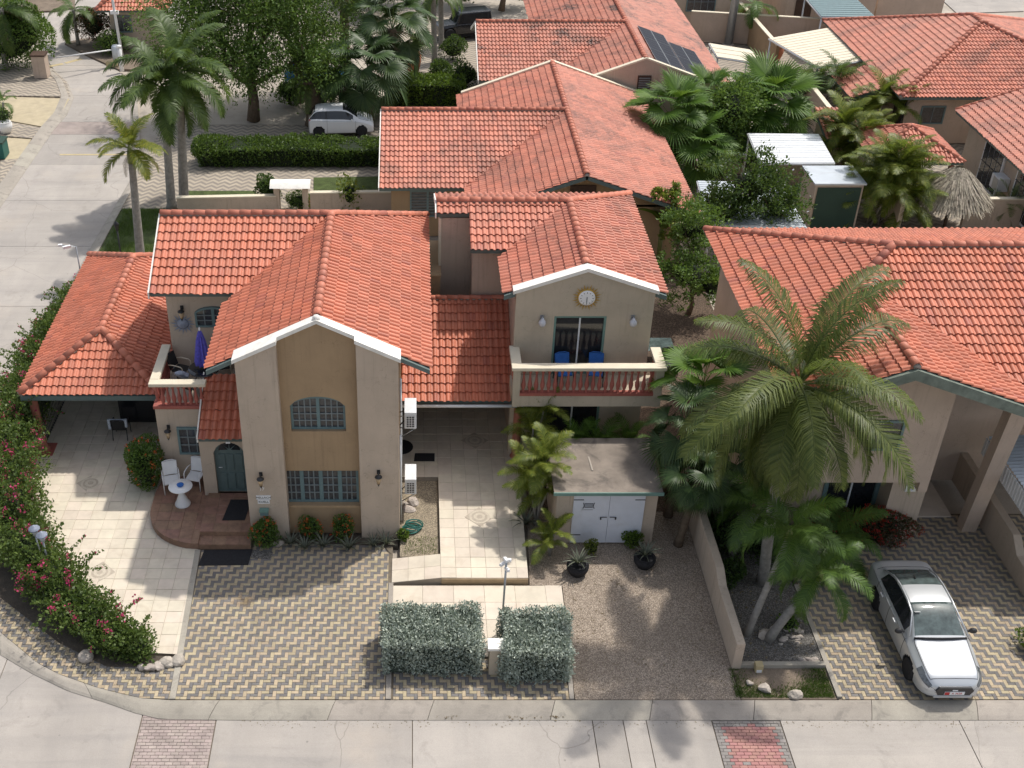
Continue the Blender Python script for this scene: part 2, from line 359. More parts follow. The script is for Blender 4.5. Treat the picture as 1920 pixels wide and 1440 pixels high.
M['mulch'] = gravel_mat('brown_mulch', (.15, .105, .075), (.06, .045, .035), (.26, .19, .14), 22)
def zigzag_mat(name, c1, c2, rot=0):
    "far paving: the zigzag herringbone as colour only (pieces too small to tell apart)"
    m, t, p, o = new_mat(name)
    pos = nd(t, 'NewGeometry').outputs['Position']
    mp = nd(t, 'Mapping'); mp.inputs['Rotation'].default_value = (0, 0, rot); t.links.new(pos, mp.inputs['Vector'])
    s = nd(t, 'SeparateXYZ'); t.links.new(mp.outputs[0], s.inputs[0])
    tri = math_(t, 'PINGPONG', s.outputs[0], .3)
    z = math_(t, 'FRACT', math_(t, 'MULTIPLY', math_(t, 'ADD', s.outputs[1], tri), 1/.44))
    c = mixc(t, ramp(t, math_(t, 'ABSOLUTE', math_(t, 'SUBTRACT', z, .5)), .2, .3), c1, c2)
    c = mixc(t, math_(t, 'MULTIPLY', ramp(t, noise(t, pos, .5, 6, .7), .4, .7), .6), c, sc3(c2, .8))
    t.links.new(c, p.inputs['Base Color']); p.inputs['Roughness'].default_value = .9
    return m
M['zig'] = zigzag_mat('far_zigzag_pavers', (.42, .36, .28), (.235, .205, .175))
M['ypav'] = mat('far_yellow_pavers', (.43, .365, .25), .9, .12, 2, .2, 20, stain=(.3, .26, .2, .5), stain_s=.8)
M['leaf_boug'] = leaf_mat('leaf_bougainvillea', (.045, .085, .02), (.17, .235, .06))
M['leaf_dark'] = leaf_mat('leaf_dark_green', (.028, .06, .016), (.09, .155, .04))
M['leaf_mid'] = leaf_mat('leaf_mid_green', (.05, .105, .02), (.165, .26, .055))
M['leaf_silver'] = leaf_mat('leaf_silver', (.27, .32, .27), (.56, .61, .52), .12)
M['leaf_bright'] = leaf_mat('leaf_bright', (.06, .12, .014), (.17, .25, .035))
M['leaf_hedge'] = leaf_mat('leaf_hedge', (.04, .085, .016), (.125, .195, .04))
M['leaf_red'] = leaf_mat('leaf_reddish', (.05, .05, .025), (.13, .085, .06), alt=(.3, .03, .04), altf=.12)
M['frond'] = leaf_mat('frond_green', (.04, .08, .018), (.12, .18, .042), .35, .45)
M['frond_y'] = leaf_mat('frond_yellow_green', (.075, .12, .016), (.25, .27, .045), .35, .45)
M['frond_yg'] = leaf_mat('frond_yellowing', (.06, .10, .015), (.28, .27, .03), .35, .45)
M['frond_c'] = leaf_mat('frond_coconut', (.058, .088, .024), (.185, .215, .055), .38, .45)
M['fan'] = leaf_mat('fan_green', (.055, .125, .018), (.15, .26, .04), .4, .5)
M['manila'] = leaf_mat('manila_frond', (.042, .095, .02), (.14, .235, .045), .35, .45)
M['fan_d'] = leaf_mat('fan_dark', (.03, .065, .022), (.095, .15, .05), .25, .4)
M['dead'] = leaf_mat('dry_frond', (.12, .085, .05), (.24, .19, .12), .15, .8)
M['aloe'] = leaf_mat('aloe_grey_green', (.10, .115, .085), (.19, .20, .15), .1, .5)
M['fl_pink'] = leaf_mat('flower_magenta', (.38, .015, .09), (.62, .06, .22), .3, .6)
M['fl_orange'] = leaf_mat('flower_orange', (.62, .06, .015), (.75, .15, .05), .25, .6)
M['fl_red'] = leaf_mat('flower_red', (.36, .012, .015), (.58, .04, .035), .25, .6)
# ---------------------------------------------------------------- laying of pavers, slabs and tiles
def seen(p):
    D = p.y*cT+(CH-p.z)*sT
    u = XP+FPX*p.x/D; v = YP+FPX*((CH-p.z)*cT-p.y*sT)/D
    return -10 < u < 1930 and -10 < v < 1450
def lay(parent, name, cells, region, z, th, mats, limit=300, gap=.008, hide=None):
    "cells (x0,y0,x1,y1,material) cut to the region; the nearest whole ones become objects, the rest one part"
    full = []; rest = MB(); cache = {}
    for x0, y0, x1, y1, mi in cells:
        r = [(x0+gap/2, y0+gap/2), (x1-gap/2, y0+gap/2), (x1-gap/2, y1-gap/2), (x0+gap/2, y1-gap/2)]
        ins = [inside(p, region) for p in r]
        if all(ins):
            c = Vector(((x0+x1)/2, (y0+y1)/2, z)); dz = random.uniform(-.004, .004)+.006*math.sin(x0*1.7)*math.sin(y0*1.3)
            if seen(c) and not (hide and hide(c)): full.append(((c-CAM).length, c, x1-x0-gap, y1-y0-gap, mi, dz))
            else: rest.piece(mi).prism(r, z-th, z+dz)
        else:
            q = clip_poly(region, r)
            if len(q) > 2 and area(q) > .0006: rest.piece(mi).prism(q, z-th, z+random.uniform(-.0025, .0025))
    full.sort(key=lambda e: e[0])
    for i, (d, c, w, h, mi, dz) in enumerate(full):
        if i < limit:
            key = (round(w, 4), round(h, 4), mi)
            if key not in cache:
                b = MB(); e = min(.006, w*.05); b.add([(-w/2, -h/2, -th), (w/2, -h/2, -th), (w/2, h/2, -th), (-w/2, h/2, -th),
                    (-w/2, -h/2, -e), (w/2, -h/2, -e), (w/2, h/2, -e), (-w/2, h/2, -e), (-w/2+e, -h/2+e, 0), (w/2-e, -h/2+e, 0), (w/2-e, h/2-e, 0), (-w/2+e, h/2-e, 0)],
                    [(0,1,5,4),(1,2,6,5),(2,3,7,6),(3,0,4,7),(4,5,9,8),(5,6,10,9),(6,7,11,10),(7,4,8,11),(8,9,10,11)])
                cache[key] = b.mesh(name, mats[mi])
            link(name, cache[key], parent, (c.x, c.y, z+dz))
        else:
            rest.piece(mi).prism([(c.x-w/2, c.y-h/2), (c.x+w/2, c.y-h/2), (c.x+w/2, c.y+h/2), (c.x-w/2, c.y+h/2)], z-th, z+dz)
    if rest.f:
        o = obj(name+'_field', rest, mats, parent); o['kind'] = 'stuff'
def zigzag(x0, x1, y0, y1, u=.1, flip=False):
    "herringbone of 2:1 bricks coloured in stairs"
    n = int(max(x1-x0, y1-y0)/u)+12; out = []
    for k in range(-2*n, 2*n):
        for j in range(-2*n, 2*n):
            X, Y = 2*j+k, 2*j-k
            if X < -4 or Y < -4 or X > (x1-x0)/u+2 or Y > (y1-y0)/u+2: continue
            for a, b, c, d in ((0, 0, 1, 2), (1, 1, 3, 2)):
                xa, xb = x0+(X+a)*u, x0+(X+c)*u
                if flip: xa, xb = x0+x1-xb, x0+x1-xa
                out.append((xa, y0+(Y+b)*u, xb, y0+(Y+d)*u, k % 2))
    return out
def grid(x0, x1, y0, y1, a, b, jit=0, bond=False):
    out = []; j = 0; y = y0
    while y < y1:
        x = x0-(a/2 if bond and j % 2 else 0)
        while x < x1: out.append((x, y, x+a, y+b, 0)); x += a
        y += b; j += 1
    return out
def px(*p, z=0): return [tuple(at(u, v, z)[:2]) for u, v in p]
# ---------------------------------------------------------------- ground, roads, pavings
b = MB(); b.sheet([(-160, -20, -.17), (160, -20, -.17), (160, 260, -.17), (-160, 260, -.17)]); struct('ground', b, M['sand'])
kerb_road = [(60, 20.3), (-4.6, 20.3)]+px((300, 1343), (250, 1331), (200, 1313), (125, 1290), (57, 1257), (0, 1223))+[(-12.7, 24.0), (-13.8, 26.5), (-14.5, 30), (-14.75, 36), (-14.75, 46)]+px((243, 335), (247, 260), (240, 150))
kerb_back = [(60, 20.87), (-4.4, 20.87)]+px((325, 1313), (263, 1309), (187, 1291), (110, 1264), (70, 1243), (0, 1185))+[(-12.25, 24.6), (-13.3, 26.8), (-14.0, 30), (-14.25, 36), (-14.25, 46)]+px((258, 335), (262, 260), (255, 150))
left_edge = px((100, 126), (126, 150), (138, 180), (125, 212), (100, 240), (60, 298), (0, 385))+[(-22.6, 44), (-23, 30), (-26, 22), (-60, 20)]
road_poly = ccw(kerb_road+px((222, 130), (165, 104), (120, 80), (150, 70), (235, 66), (420, 58), (420, -30), (-60, -30), (-60, 55), (70, 60), (78, 95))+left_edge+[(-60, 4), (60, 4)])
b = MB(); b.prism(road_poly, -.5, -.145); road = struct('road', b, M['joint'])
xb = [-60, -20, -15.2, -11.2, -7.1, -5.15, -.05, 4.62, 5.42, 6.02, 7.72, 9.5, 14.15, 20.5, 27, 60]
cells = [(xb[i], 4, xb[i+1], 26) for i in range(len(xb)-1)]
yb = [26, 31, 36.5, 42, 47.5, 52.5, 57, 61.2, 63.1, 67.5, 73, 80, 90, 160]
cells += [(-60, yb[i], 30, yb[i+1]) for i in range(len(yb)-1)]
for x0, y0, x1, y1 in cells:
    if (x0, x1) in ((-7.1, -5.15), (7.72, 9.5)) or y0 == 61.2: continue
    q = clip_poly(road_poly, [(x0+.012, y0+.012), (x1-.012, y0+.012), (x1-.012, y1-.012), (x0+.012, y1-.012)])
    if len(q) > 2:
        b = MB(); b.piece().prism(q, -.16, -.12); obj('concrete_slab', b, M['road'], road)
lay(road, 'brick', grid(-7.15, -5.1, 15, 21.2, .2, .1, bond=True), clip_poly(road_poly, [(-7.08, 15), (-5.17, 15), (-5.17, 26), (-7.08, 26)]), -.12, .03, [M['pink']], 200)
def redcells():
    out = []
    for x0, y0, x1, y1, m in grid(7.72, 9.5, 15, 20.4, .2, .1, bond=True):
        xc, yc = (x0+x1)/2, (y0+y1)/2
        red = 7.92 < xc < 9.3 and yc < 20.12-.9*max(0, abs(xc-8.61)-.3)**2-.06*math.sin(xc*17) and random.random() > .03
        out.append((x0, y0, x1, y1, 0 if red else 1))
    return out
lay(road, 'brick', redcells(), [(7.74, 15), (9.48, 15), (9.48, 20.28), (7.74, 20.28)], -.12, .03, [M['redb'], M['greyb']], 300)
q = clip_poly(road_poly, [(-60, 61.22), (30, 61.22), (30, 63.08), (-60, 63.08)]); b = MB(); b.prism(q, -.16, -.12); obj('paver_band', b, M['pink'], road)
b = MB()
for u0, v0, u1, v1 in ((88, 122, 118, 116), (122, 115, 152, 107)):
    p, q = at(u0, v0), at(u1, v1); d = (q-p).normalized(); n = Vector((-d.y, d.x, 0))*.16
    b.prism([(p-n)[:2], (q-n)[:2], (q+n)[:2], (p+n)[:2]], -.13, -.112)
obj('yellow_line', b, M['yline'], road)
b = MB(); b.prism([(-15.2, 58.2), (-15.2, 58.38), (-18.9, 58.38), (-18.9, 58.2)], -.13, -.112); obj('yellow_line', b, M['yline'], road)
b = MB(); p = px((1795, 22), (1920, 18), (1920, -10), (1760, -10)); b.prism(ccw(p+[]), -.16, -.1); struct('road_behind', b, M['road'])
# kerb stones along the road
kp = MB(); kerb = struct('kerb', kp.box(60, 60.1, 20.3, 20.8, -.2, -.1), M['kerb'])
def kerb_run(fr, bk, step):
    def res(pts):
        out = [Vector((*pts[0], 0))]
        for p in pts[1:]: out.append(Vector((*p, 0)))
        return out
    fr, bk = res(fr), res(bk); L = [0]
    for i in range(1, len(fr)): L.append(L[-1]+(fr[i]-fr[i-1]).length)
    def ev(pts, s):
        for i in range(1, len(L)):
            if s <= L[i] or i == len(L)-1:
                t = (s-L[i-1])/(L[i]-L[i-1]); return pts[i-1].lerp(pts[i], min(1, t))
    s = 0
    while s < L[-1]-.05:
        e = min(L[-1], s+step*random.uniform(.85, 1.15)); b = MB(); n = max(2, int((e-s)/.35)+1); vs = []
        for i in range(n+1):
            t = s+.008+(e-s-.016)*i/n; f, k = ev(fr, t), ev(bk, t)
            for w, z in ((-.0, -.2), (0, -.105), (.2, -.06), (.55, -.012), (.7, 0), (1.0, 0.0), (1.0, -.2)):
                p = f.lerp(k, w); vs.append((p.x, p.y, z))
        m = 7; b.piece().add(vs, [(i*m+j, i*m+j+1, (i+1)*m+j+1, (i+1)*m+j) for i in range(n) for j in range(m-1)]+[tuple(range(m)), tuple(n*m+j for j in range(m))[::-1]])
        c = Vector(vs[len(vs)//2])
        if seen(c) or seen(Vector(vs[0])) or seen(Vector(vs[-1])): obj('kerb_stone', b, M['kerb'], kerb)
        s = e
kerb_run(kerb_road[::1], kerb_back, 2.9)
lk = left_edge[:8]; off = [(p[0]-.75, p[1]+.1) for p in lk]
kerb_run(lk, off, 3.2)
# front yard pavings
REG = {}
def paving(name, poly, z, m, th=.12):
    b = MB(); b.prism(ccw(poly), -.2, z); return struct(name, b, m)
drv = [(-6.33, 20.9), (-.78, 20.9), (-.78, 26.62), (-1.0, 27.0), (-4.95, 27.1), (-4.95, 26.75), (-6.5, 26.75)]
d1 = paving('driveway', [(-6.5, 20.88), (-.66, 20.88), (-.66, 27.25), (-6.6, 27.25)], -.02, M['joint'])
lay(d1, 'paver', zigzag(-6.7, -.6, 20.8, 27.2, .098), ccw(drv), 0, .04, [M['py'], M['pg']], 300, .006)
swl = px((338, 1311), (263, 1308), (187, 1290), (110, 1263), (70, 1242), (0, 1184))+[(-12.2, 24.7)]+px((0, 1100), (110, 1200), (200, 1245), (300, 1250), (343, 1240))
d2 = paving('corner_pavement', swl, -.02, M['joint'])
lay(d2, 'paver', zigzag(-12.6, -6.2, 20.8, 26, .098, True), ccw(swl), 0, .04, [M['py'], M['pg']], 300, .006)
d3 = paving('front_pavement', [(-.66, 20.88), (4.18, 20.88), (4.22, 22.35), (-.66, 22.35)], -.02, M['joint'])
lay(d3, 'paver', zigzag(-.7, 4.3, 20.8, 22.4, .098, True), [(-.56, 20.9), (4.08, 20.9), (4.1, 22.3), (-.56, 22.3)], 0, .04, [M['py'], M['pg']], 220, .006)
rdv = [(11.3, 20.9), (19.5, 20.9), (19.5, 28.4), (11.35, 28.4)]
d4 = paving('neighbour_driveway', [(11.2, 20.88), (19.6, 20.88), (19.6, 28.5), (11.25, 28.5)], -.02, M['joint'])
lay(d4, 'paver', zigzag(11.1, 19.6, 20.8, 28.5, .098, True), rdv, 0, .04, [M['py'], M['pg']], 300, .006)
terr = [(-6.36, 22.47), (-6.62, 26.75), (-6.62, 30.4), (-8.1, 30.4), (-8.1, 37.6), (-13.1, 37.6), (-13.3, 31), (-12.9, 28.6), (-11.8, 26), (-10.2, 24.1), (-8.4, 22.6)]
t1 = paving('terrace', terr, .005, M['grout'])
lay(t1, 'floor_tile', grid(-13.4, -6.2, 22.32, 37.8, .45, .45), ccw(terr), .02, .03, [M['ftile']], 300, .006)
walk = [(.78, 25.3), (3.35, 25.3), (3.62, 38), (-.45, 38), (-.45, 30.1), (.78, 30.1)]
t2 = paving('walkway', walk, .2, M['grout'])
lay(t2, 'floor_tile', grid(-.57, 4, 25.3, 38, .45, .45), ccw(walk), .215, .03, [M['ftile']], 300, .006)
b = MB(); b.add([(-.68, 25.3, -.1), (.78, 25.3, -.1), (.78, 25.3, .2), (-.68, 25.3, .008), (-.68, 26.35, -.1), (.78, 26.35, -.1), (.78, 26.35, .2), (-.68, 26.35, .008)],
      [(0,1,2,3),(5,4,7,6),(3,2,6,7),(4,0,3,7),(1,5,6,2)]); rampo = struct('ramp', b, M['grout'])
for i in range(3):
    for j in range(2):
        b = MB(); x0, x1, y0, y1 = -.67+i*.484, -.67+(i+1)*.484, 25.305+j*.522, 25.305+(j+1)*.522
        f = lambda x: .01+.192*(x+.68)/1.46+.014
        g = .004; b.piece(); n = len(b.v); b.box(x0+g, x1-g, y0+g, y1-g, 0, 1)
        for k in range(n, len(b.v)): x, y, z = b.v[k]; b.v[k] = (x, y, f(x)-(.025 if z == 0 else 0))
        obj('floor_tile', b, M['ftile'], rampo)
lowp = [(-.66, 22.4), (4.28, 22.4), (4.33, 25.2), (-.66, 25.2)]
t3 = paving('lower_walkway', lowp, -.005, M['grout'])
lay(t3, 'floor_tile', grid(-.66, 4.4, 22.4, 25.25, .9, .7), lowp, .01, .03, [M['ftile']], 60, .006)
b = MB(); b.box(.8, 3.35, 25.27, 25.297, -.1, .19); obj('riser', b, mat('riser_tile', (.40, .28, .18), .6, .12, 4, ovar=.05), t2)
# medallions let into the floor tiles
def medallion(x, y, z, parent, s=.36):
    b = MB(); b.prism([(x-s*1.3, y), (x, y-s*1.3), (x+s*1.3, y), (x, y+s*1.3)], z-.01, z+.004); o = obj('medallion', b, M['med1'], parent)
    for k, r in enumerate((.9, .7, .5, .26)):
        c = MB(); c.prism([(x+s*r*math.cos(a*math.pi/12), y+s*r*math.sin(a*math.pi/12)) for a in range(24)], z, z+.006+.002*k); obj('ring', c, M['med2' if k % 2 == 0 else 'med1'], o)
M['med1'] = mat('medallion_grey', (.43, .37, .30), .6, .15, 20); M['med2'] = mat('medallion_pale', (.54, .48, .39), .6, .12, 20)
for u, v, par, z in ((170, 906, t1, .02), (187, 1073, t1, .02), (899, 969, t2, .215), (890, 826, t2, .215)):
    p = at(u, v, z); medallion(p.x, p.y, z, par)
# strips, gravels, beds
def strip(p, q, w, z, m=M['kerb'], name='edging'):
    p, q = Vector((*p, 0)), Vector((*q, 0)); d = (q-p).normalized(); n = Vector((-d.y, d.x, 0))*w/2
    b = MB(); b.prism([(p-n)[:2], (q-n)[:2], (q+n)[:2], (p+n)[:2]], -.15, z); return struct(name, b, m)
strip((-6.38, 20.9), (-6.62, 26.75), .16, .026); strip((-.69, 20.9), (-.69, 25.3), .14, .022); strip((4.15, 20.9), (4.22, 22.35), .12, .03)
strip((11.22, 20.95), (11.24, 25.2), .13, .05)
def bed(name, poly, z, m): b = MB(); b.prism(ccw(poly), -.19, z); o = struct(name, b, m); return o
bed('yellow_gravel_bed', [(-.44, 26.4), (.76, 26.4), (.76, 30.1), (-.44, 30.1)], .05, M['gravel2'])
bed('gravel_yard', [(4.24, 20.9), (8.6, 20.9), (8.6, 30), (3.66, 30), (3.4, 25.22), (4.36, 25.2)], -.01, M['gravel'])
bed('planting_bed', [(3.64, 28.6), (8.6, 28.6), (8.6, 42), (3.64, 42)], .012, M['mulch'])
bed('side_garden', [(8.0, 30), (10.4, 30), (12.0, 48), (8.0, 48)], .02, M['mulch'])
bed('dark_gravel_bed', [(8.85, 22.1), (11.15, 22.1), (11.15, 30), (8.85, 30)], .02, M['gravel3'])
bed('grass_verge', [(8.62, 20.9), (11.14, 20.9), (11.14, 22.0), (8.62, 22.0)], -.004, M['soil'])
bed('flower_bed', [(-4.95, 27.08), (-.5, 26.95), (-.5, 27.5), (-4.95, 27.5)], .03, M['dsoil'])
bed('bougainvillea_bed', px((0, 1120), (110, 1205), (200, 1250), (300, 1252), (340, 1240))+[(-6.5, 22.4), (-8.4, 22.5), (-10.2, 24), (-11.9, 26.2), (-13, 29), (-13.3, 32), (-13.6, 40), (-14.3, 40), (-14.1, 31), (-13.3, 26.6), (-12.4, 25)], .01, M['dsoil'])
bed('back_pavement', [(-14.2, 38), (-8, 38), (-8, 46.3), (-14.2, 46.3)], -.06, M['zig'])
bed('back_lawn', [(-14.2, 46.3), (-9.5, 46.3), (-9.5, 51.4), (-14.2, 51.4)], -.05, M['grass'])
bed('rear_yard', [(-9.5, 38), (8.2, 38), (8.2, 50), (-9.5, 50)], -.03, M['sand'])
bed('parking_court', [(-14.2, 51.4), (-1.4, 51.4), (-1.4, 57), (-14.2, 57)], -.055, M['zig'])
bed('lawn_strip', px((340, 357), (478, 357), (490, 372), (340, 375)), -.02, M['grass'])
bed('lawn', px((588, 332), (712, 330), (712, 358), (588, 362)), -.02, M['grass'])
bed('far_parking', [(-14.2, 57), (0, 57), (0, 66), (-14.2, 66)], -.08, M['zig'])
bed('far_garden', px((350, 232), (720, 232), (720, 150), (350, 150)), -.05, M['sand'])
bed('far_court', px((720, 180), (900, 180), (900, 20), (640, 20)), -.075, M['zig'])
bed('left_pavement', px((0, 120), (98, 130), (124, 152), (132, 180), (0, 178)), -.03, M['zig'])
bed('left_yellow_drive', px((0, 180), (130, 184), (112, 216), (78, 236), (0, 222)), -.03, M['ypav'])
bed('left_pavement_near', px((0, 224), (76, 238), (60, 258), (0, 253)), -.03, M['zig'])
bed('left_yellow_drive_near', px((0, 256), (58, 260), (40, 290), (0, 330)), -.035, M['ypav'])
bed('left_corner_pavement', px((0, 300), (36, 296), (0, 350)), -.025, M['zig'])
bed('traffic_island', px((222, 129), (165, 103), (121, 80), (150, 72), (235, 68), (330, 62), (340, 130)), -.02, M['soil'])
bed('front_bed_behind', px((0, 22), (100, 20), (140, 14), (140, -20), (0, -20)), -.0, M['soil'])
bed('paved_yard', [(12, 44), (40, 44), (40, 80), (12, 80)], -.06, M['zig'])
bed('brown_yard', [(7.5, 37), (12.3, 37), (12.3, 45), (7.5, 45)], .03, M['mulch'])
# ---------------------------------------------------------------- tiled roofs
PROF = [(0, .004), (.07, .034), (.20, .055), (.38, .059), (.55, .045), (.67, .014), (.76, .000), (1, .001)]
PROF_L = [(0, .006), (.2, .054), (.46, .054), (.68, .004), (1, .001)]
class Roof:
    def __init__(s, root, m, name='roof', w=.207, e=.345, limit=300, low=False, deckmat=None, th=.16):
        s.root, s.m, s.w, s.e, s.limit, s.low, s.th = root, m, w, e, limit, low, th
        s.deck = MB(); s.planes = []; s.caps = []; s.name = name; s.dm = deckmat or M['green']
    def plane(s, pts, hidden=False):
        pts = [Vector(p) for p in pts]; s.planes.append((pts, hidden)); return s
    def ridge(s, p, q, r=.13): s.caps.append((Vector(p), Vector(q), r)); return s
    def done(s):
        P = PROF_L if s.low else PROF; np_ = len(P); full = []; rest = MB(); w, e = s.w, s.e; ov = .05
        for pts, hid in s.planes:
            ax = (pts[1]-pts[0]).normalized(); u = pts[2]-pts[0]
            n = ax.cross(u).normalized(); up = n.cross(ax)
            if n.z < 0: raise ValueError(s.name+' plane order')
            s.deck.slab([p-n*.012 for p in pts], n, s.th)
            if hid: continue
            o = pts[0]; poly = [((p-o).dot(ax), (p-o).dot(up)) for p in pts]
            # small overhang at the eave
            poly = [(a, bb-.04) if bb < .02 else (a, bb) for a, bb in poly]
            amin, amax = min(p[0] for p in poly), max(p[0] for p in poly); bmax = max(p[1] for p in poly); bmin = min(p[1] for p in poly)
            cp = ccw(poly)
            for j in range(int((bmax-bmin)/e)+1):
                b0 = bmin+j*e
                for i in range(int((amax-amin)/w)+1):
                    a0 = amin+i*w; c = [(a0, b0), (a0+w, b0), (a0+w, b0+e), (a0, b0+e)]
                    ins = [inside(q, cp) for q in [(a0+.004, b0+.004), (a0+w-.004, b0+.004), (a0+w-.004, b0+e-.004), (a0+.004, b0+e-.004)]]
                    if not any(ins) and not inside((a0+w/2, b0+e/2), cp): continue
                    tl = .042+random.uniform(-.004, .005); ja = random.uniform(-.005, .005); jb = random.uniform(-.01, .01)-(.035 if random.random() < .015 else 0)
                    org = o+ax*(a0+ja)+up*(b0+jb)
                    if all(ins):
                        full.append(((org-CAM).length/(max(.05, n.dot((CAM-org).normalized()))**.5), org, ax, up, n, tl)); continue
                    if not sum(ins) and area(clip_poly(c, cp)) < w*e*.15: continue
                    rest.piece(); r = random.random()
                    for k in range(np_-1):
                        (x0, h0), (x1, h1) = P[k], P[k+1]
                        q = [(a0+x0*w, b0, h0+tl), (a0+x1*w, b0, h1+tl), (a0+x1*w, b0+e+ov, h1-.006), (a0+x0*w, b0+e+ov, h0-.006)]
                        q = clip_poly(q, cp)
                        if len(q) > 2:
                            rest.add([o+ax*a+up*bb+n*h for a, bb, h in q], [tuple(range(len(q)))])
                        if all(inside((a0+x*w, b0+.004), cp) for x in (x0, x1)):
                            rest.add([o+ax*(a0+x0*w)+up*b0+n*(h0+tl), o+ax*(a0+x1*w)+up*b0+n*(h1+tl), o+ax*(a0+x1*w)+up*(b0+.012)+n*(h1+tl-.04), o+ax*(a0+x0*w)+up*(b0+.012)+n*(h0+tl-.04)], [(0, 3, 2, 1)])
        tv = [(x*w, 0, h) for x, h in P]+[(x*w, e+ov, h) for x, h in P]+[(x*w, .0, h) for x, h in P]+[(x*w, .014, h-.04) for x, h in P]
        tf = [(k, k+1, np_+k+1, np_+k) for k in range(np_-1)]+[(2*np_+k, 3*np_+k, 3*np_+k+1, 2*np_+k+1) for k in range(np_-1)]
        deck = obj(s.name, s.deck, s.dm, s.root); off = Vector(OFF.get(root_of(s.root).name, (0, 0, 0)))
        full.sort(key=lambda q: q[0]); base = MB(); base.sm = True
        base.add([(x, y, h+(.042 if y < .1 else -.006)) for x, y, h in tv], tf); tm = base.mesh('roof_tile', s.m)
        k = 0
        for d, org, ax, up, n, tl in full:
            if k < s.limit and seen(org):
                ob = link('roof_tile', tm, deck); k += 1
                ob.matrix_local = Matrix(((ax.x, up.x, n.x, org.x-off.x), (ax.y, up.y, n.y, org.y-off.y), (ax.z, up.z, n.z, org.z-off.z), (0, 0, 0, 1)))
            else:
                rest.piece(); rest.sm = True
                rest.add([org+ax*x+up*y+n*(h+(tl if y < .1 else -.006)) for x, y, h in tv], tf)
        if rest.f: o = obj('roof_tiles_rest', rest, s.m, deck); o['kind'] = 'stuff'
        for p, q, r in s.caps:
            d = (q-p); L = d.length; d.normalize(); cnt = max(1, round(L/.37)); st = L/cnt
            side = d.cross(Vector((0, 0, 1))).normalized(); upv = side.cross(d)
            b = MB(); b.sm = True; kk = 7; vs = []
            for t, rr, dz in ((0, r*1.05, .010), (st+.05, r*.98, -.006)):
                for a in range(kk): an = math.pi*a/(kk-1); vs.append((rr*math.cos(an), t, rr*.8*math.sin(an)+dz))
            for a in range(kk): an = math.pi*a/(kk-1); vs.append((r*.9*math.cos(an), .01, r*.62*math.sin(an)+.0))
            b.add(vs, [(a, kk+a, kk+a+1, a+1) for a in range(kk-1)]+[(2*kk+a, a, a+1, 2*kk+a+1) for a in range(kk-1)]); cm = b.mesh('ridge_tile', M['ridge'])
            mo = MB(); mo.tube([p+upv*.0, q+upv*.0], r*.82, 6); obj('mortar', mo, M['mortar'], deck)
            for i in range(cnt):
                o_ = p+d*(i*st)+upv*.055-off
                ob = link('ridge_tile', cm, deck)
                ob.matrix_local = Matrix(((side.x, d.x, upv.x, o_.x), (side.y, d.y, upv.y, o_.y), (side.z, d.z, upv.z, o_.z), (0, 0, 0, 1)))
        return deck
M['mortar'] = mat('ridge_mortar', (.33, .29, .25), .95, .2, 6, .4)
# ---------------------------------------------------------------- builders for house parts
def holed(mb, x0, x1, z0, z1, y0, y1, holes):
    xs = sorted({x0, x1, *[h[0] for h in holes], *[h[1] for h in holes]}); zs = sorted({z0, z1, *[h[2] for h in holes], *[h[3] for h in holes]})
    for i in range(len(xs)-1):
        for j in range(len(zs)-1):
            a, c = (xs[i]+xs[i+1])/2, (zs[j]+zs[j+1])/2
            if any(h[0] < a < h[1] and h[2] < c < h[3] for h in holes): continue
            mb.box(xs[i], xs[i+1], y0, y1, zs[j], zs[j+1])
    return mb
def arch_z(x, x0, x1, zs, rise):
    t = (2*x-x0-x1)/(x1-x0); return zs+rise*math.sqrt(max(0, 1-t*t*.92))-rise*math.sqrt(.08)
def spandrels(mb, x0, x1, zs, z1, rise, y0, y1):
    n = 10
    for k in range(n):
        a, c = x0+(x1-x0)*k/n, x0+(x1-x0)*(k+1)/n
        mb.prism([(a, arch_z(a, x0, x1, zs, rise)), (c, arch_z(c, x0, x1, zs, rise)), (c, z1), (a, z1)], y0, y1, 'y')
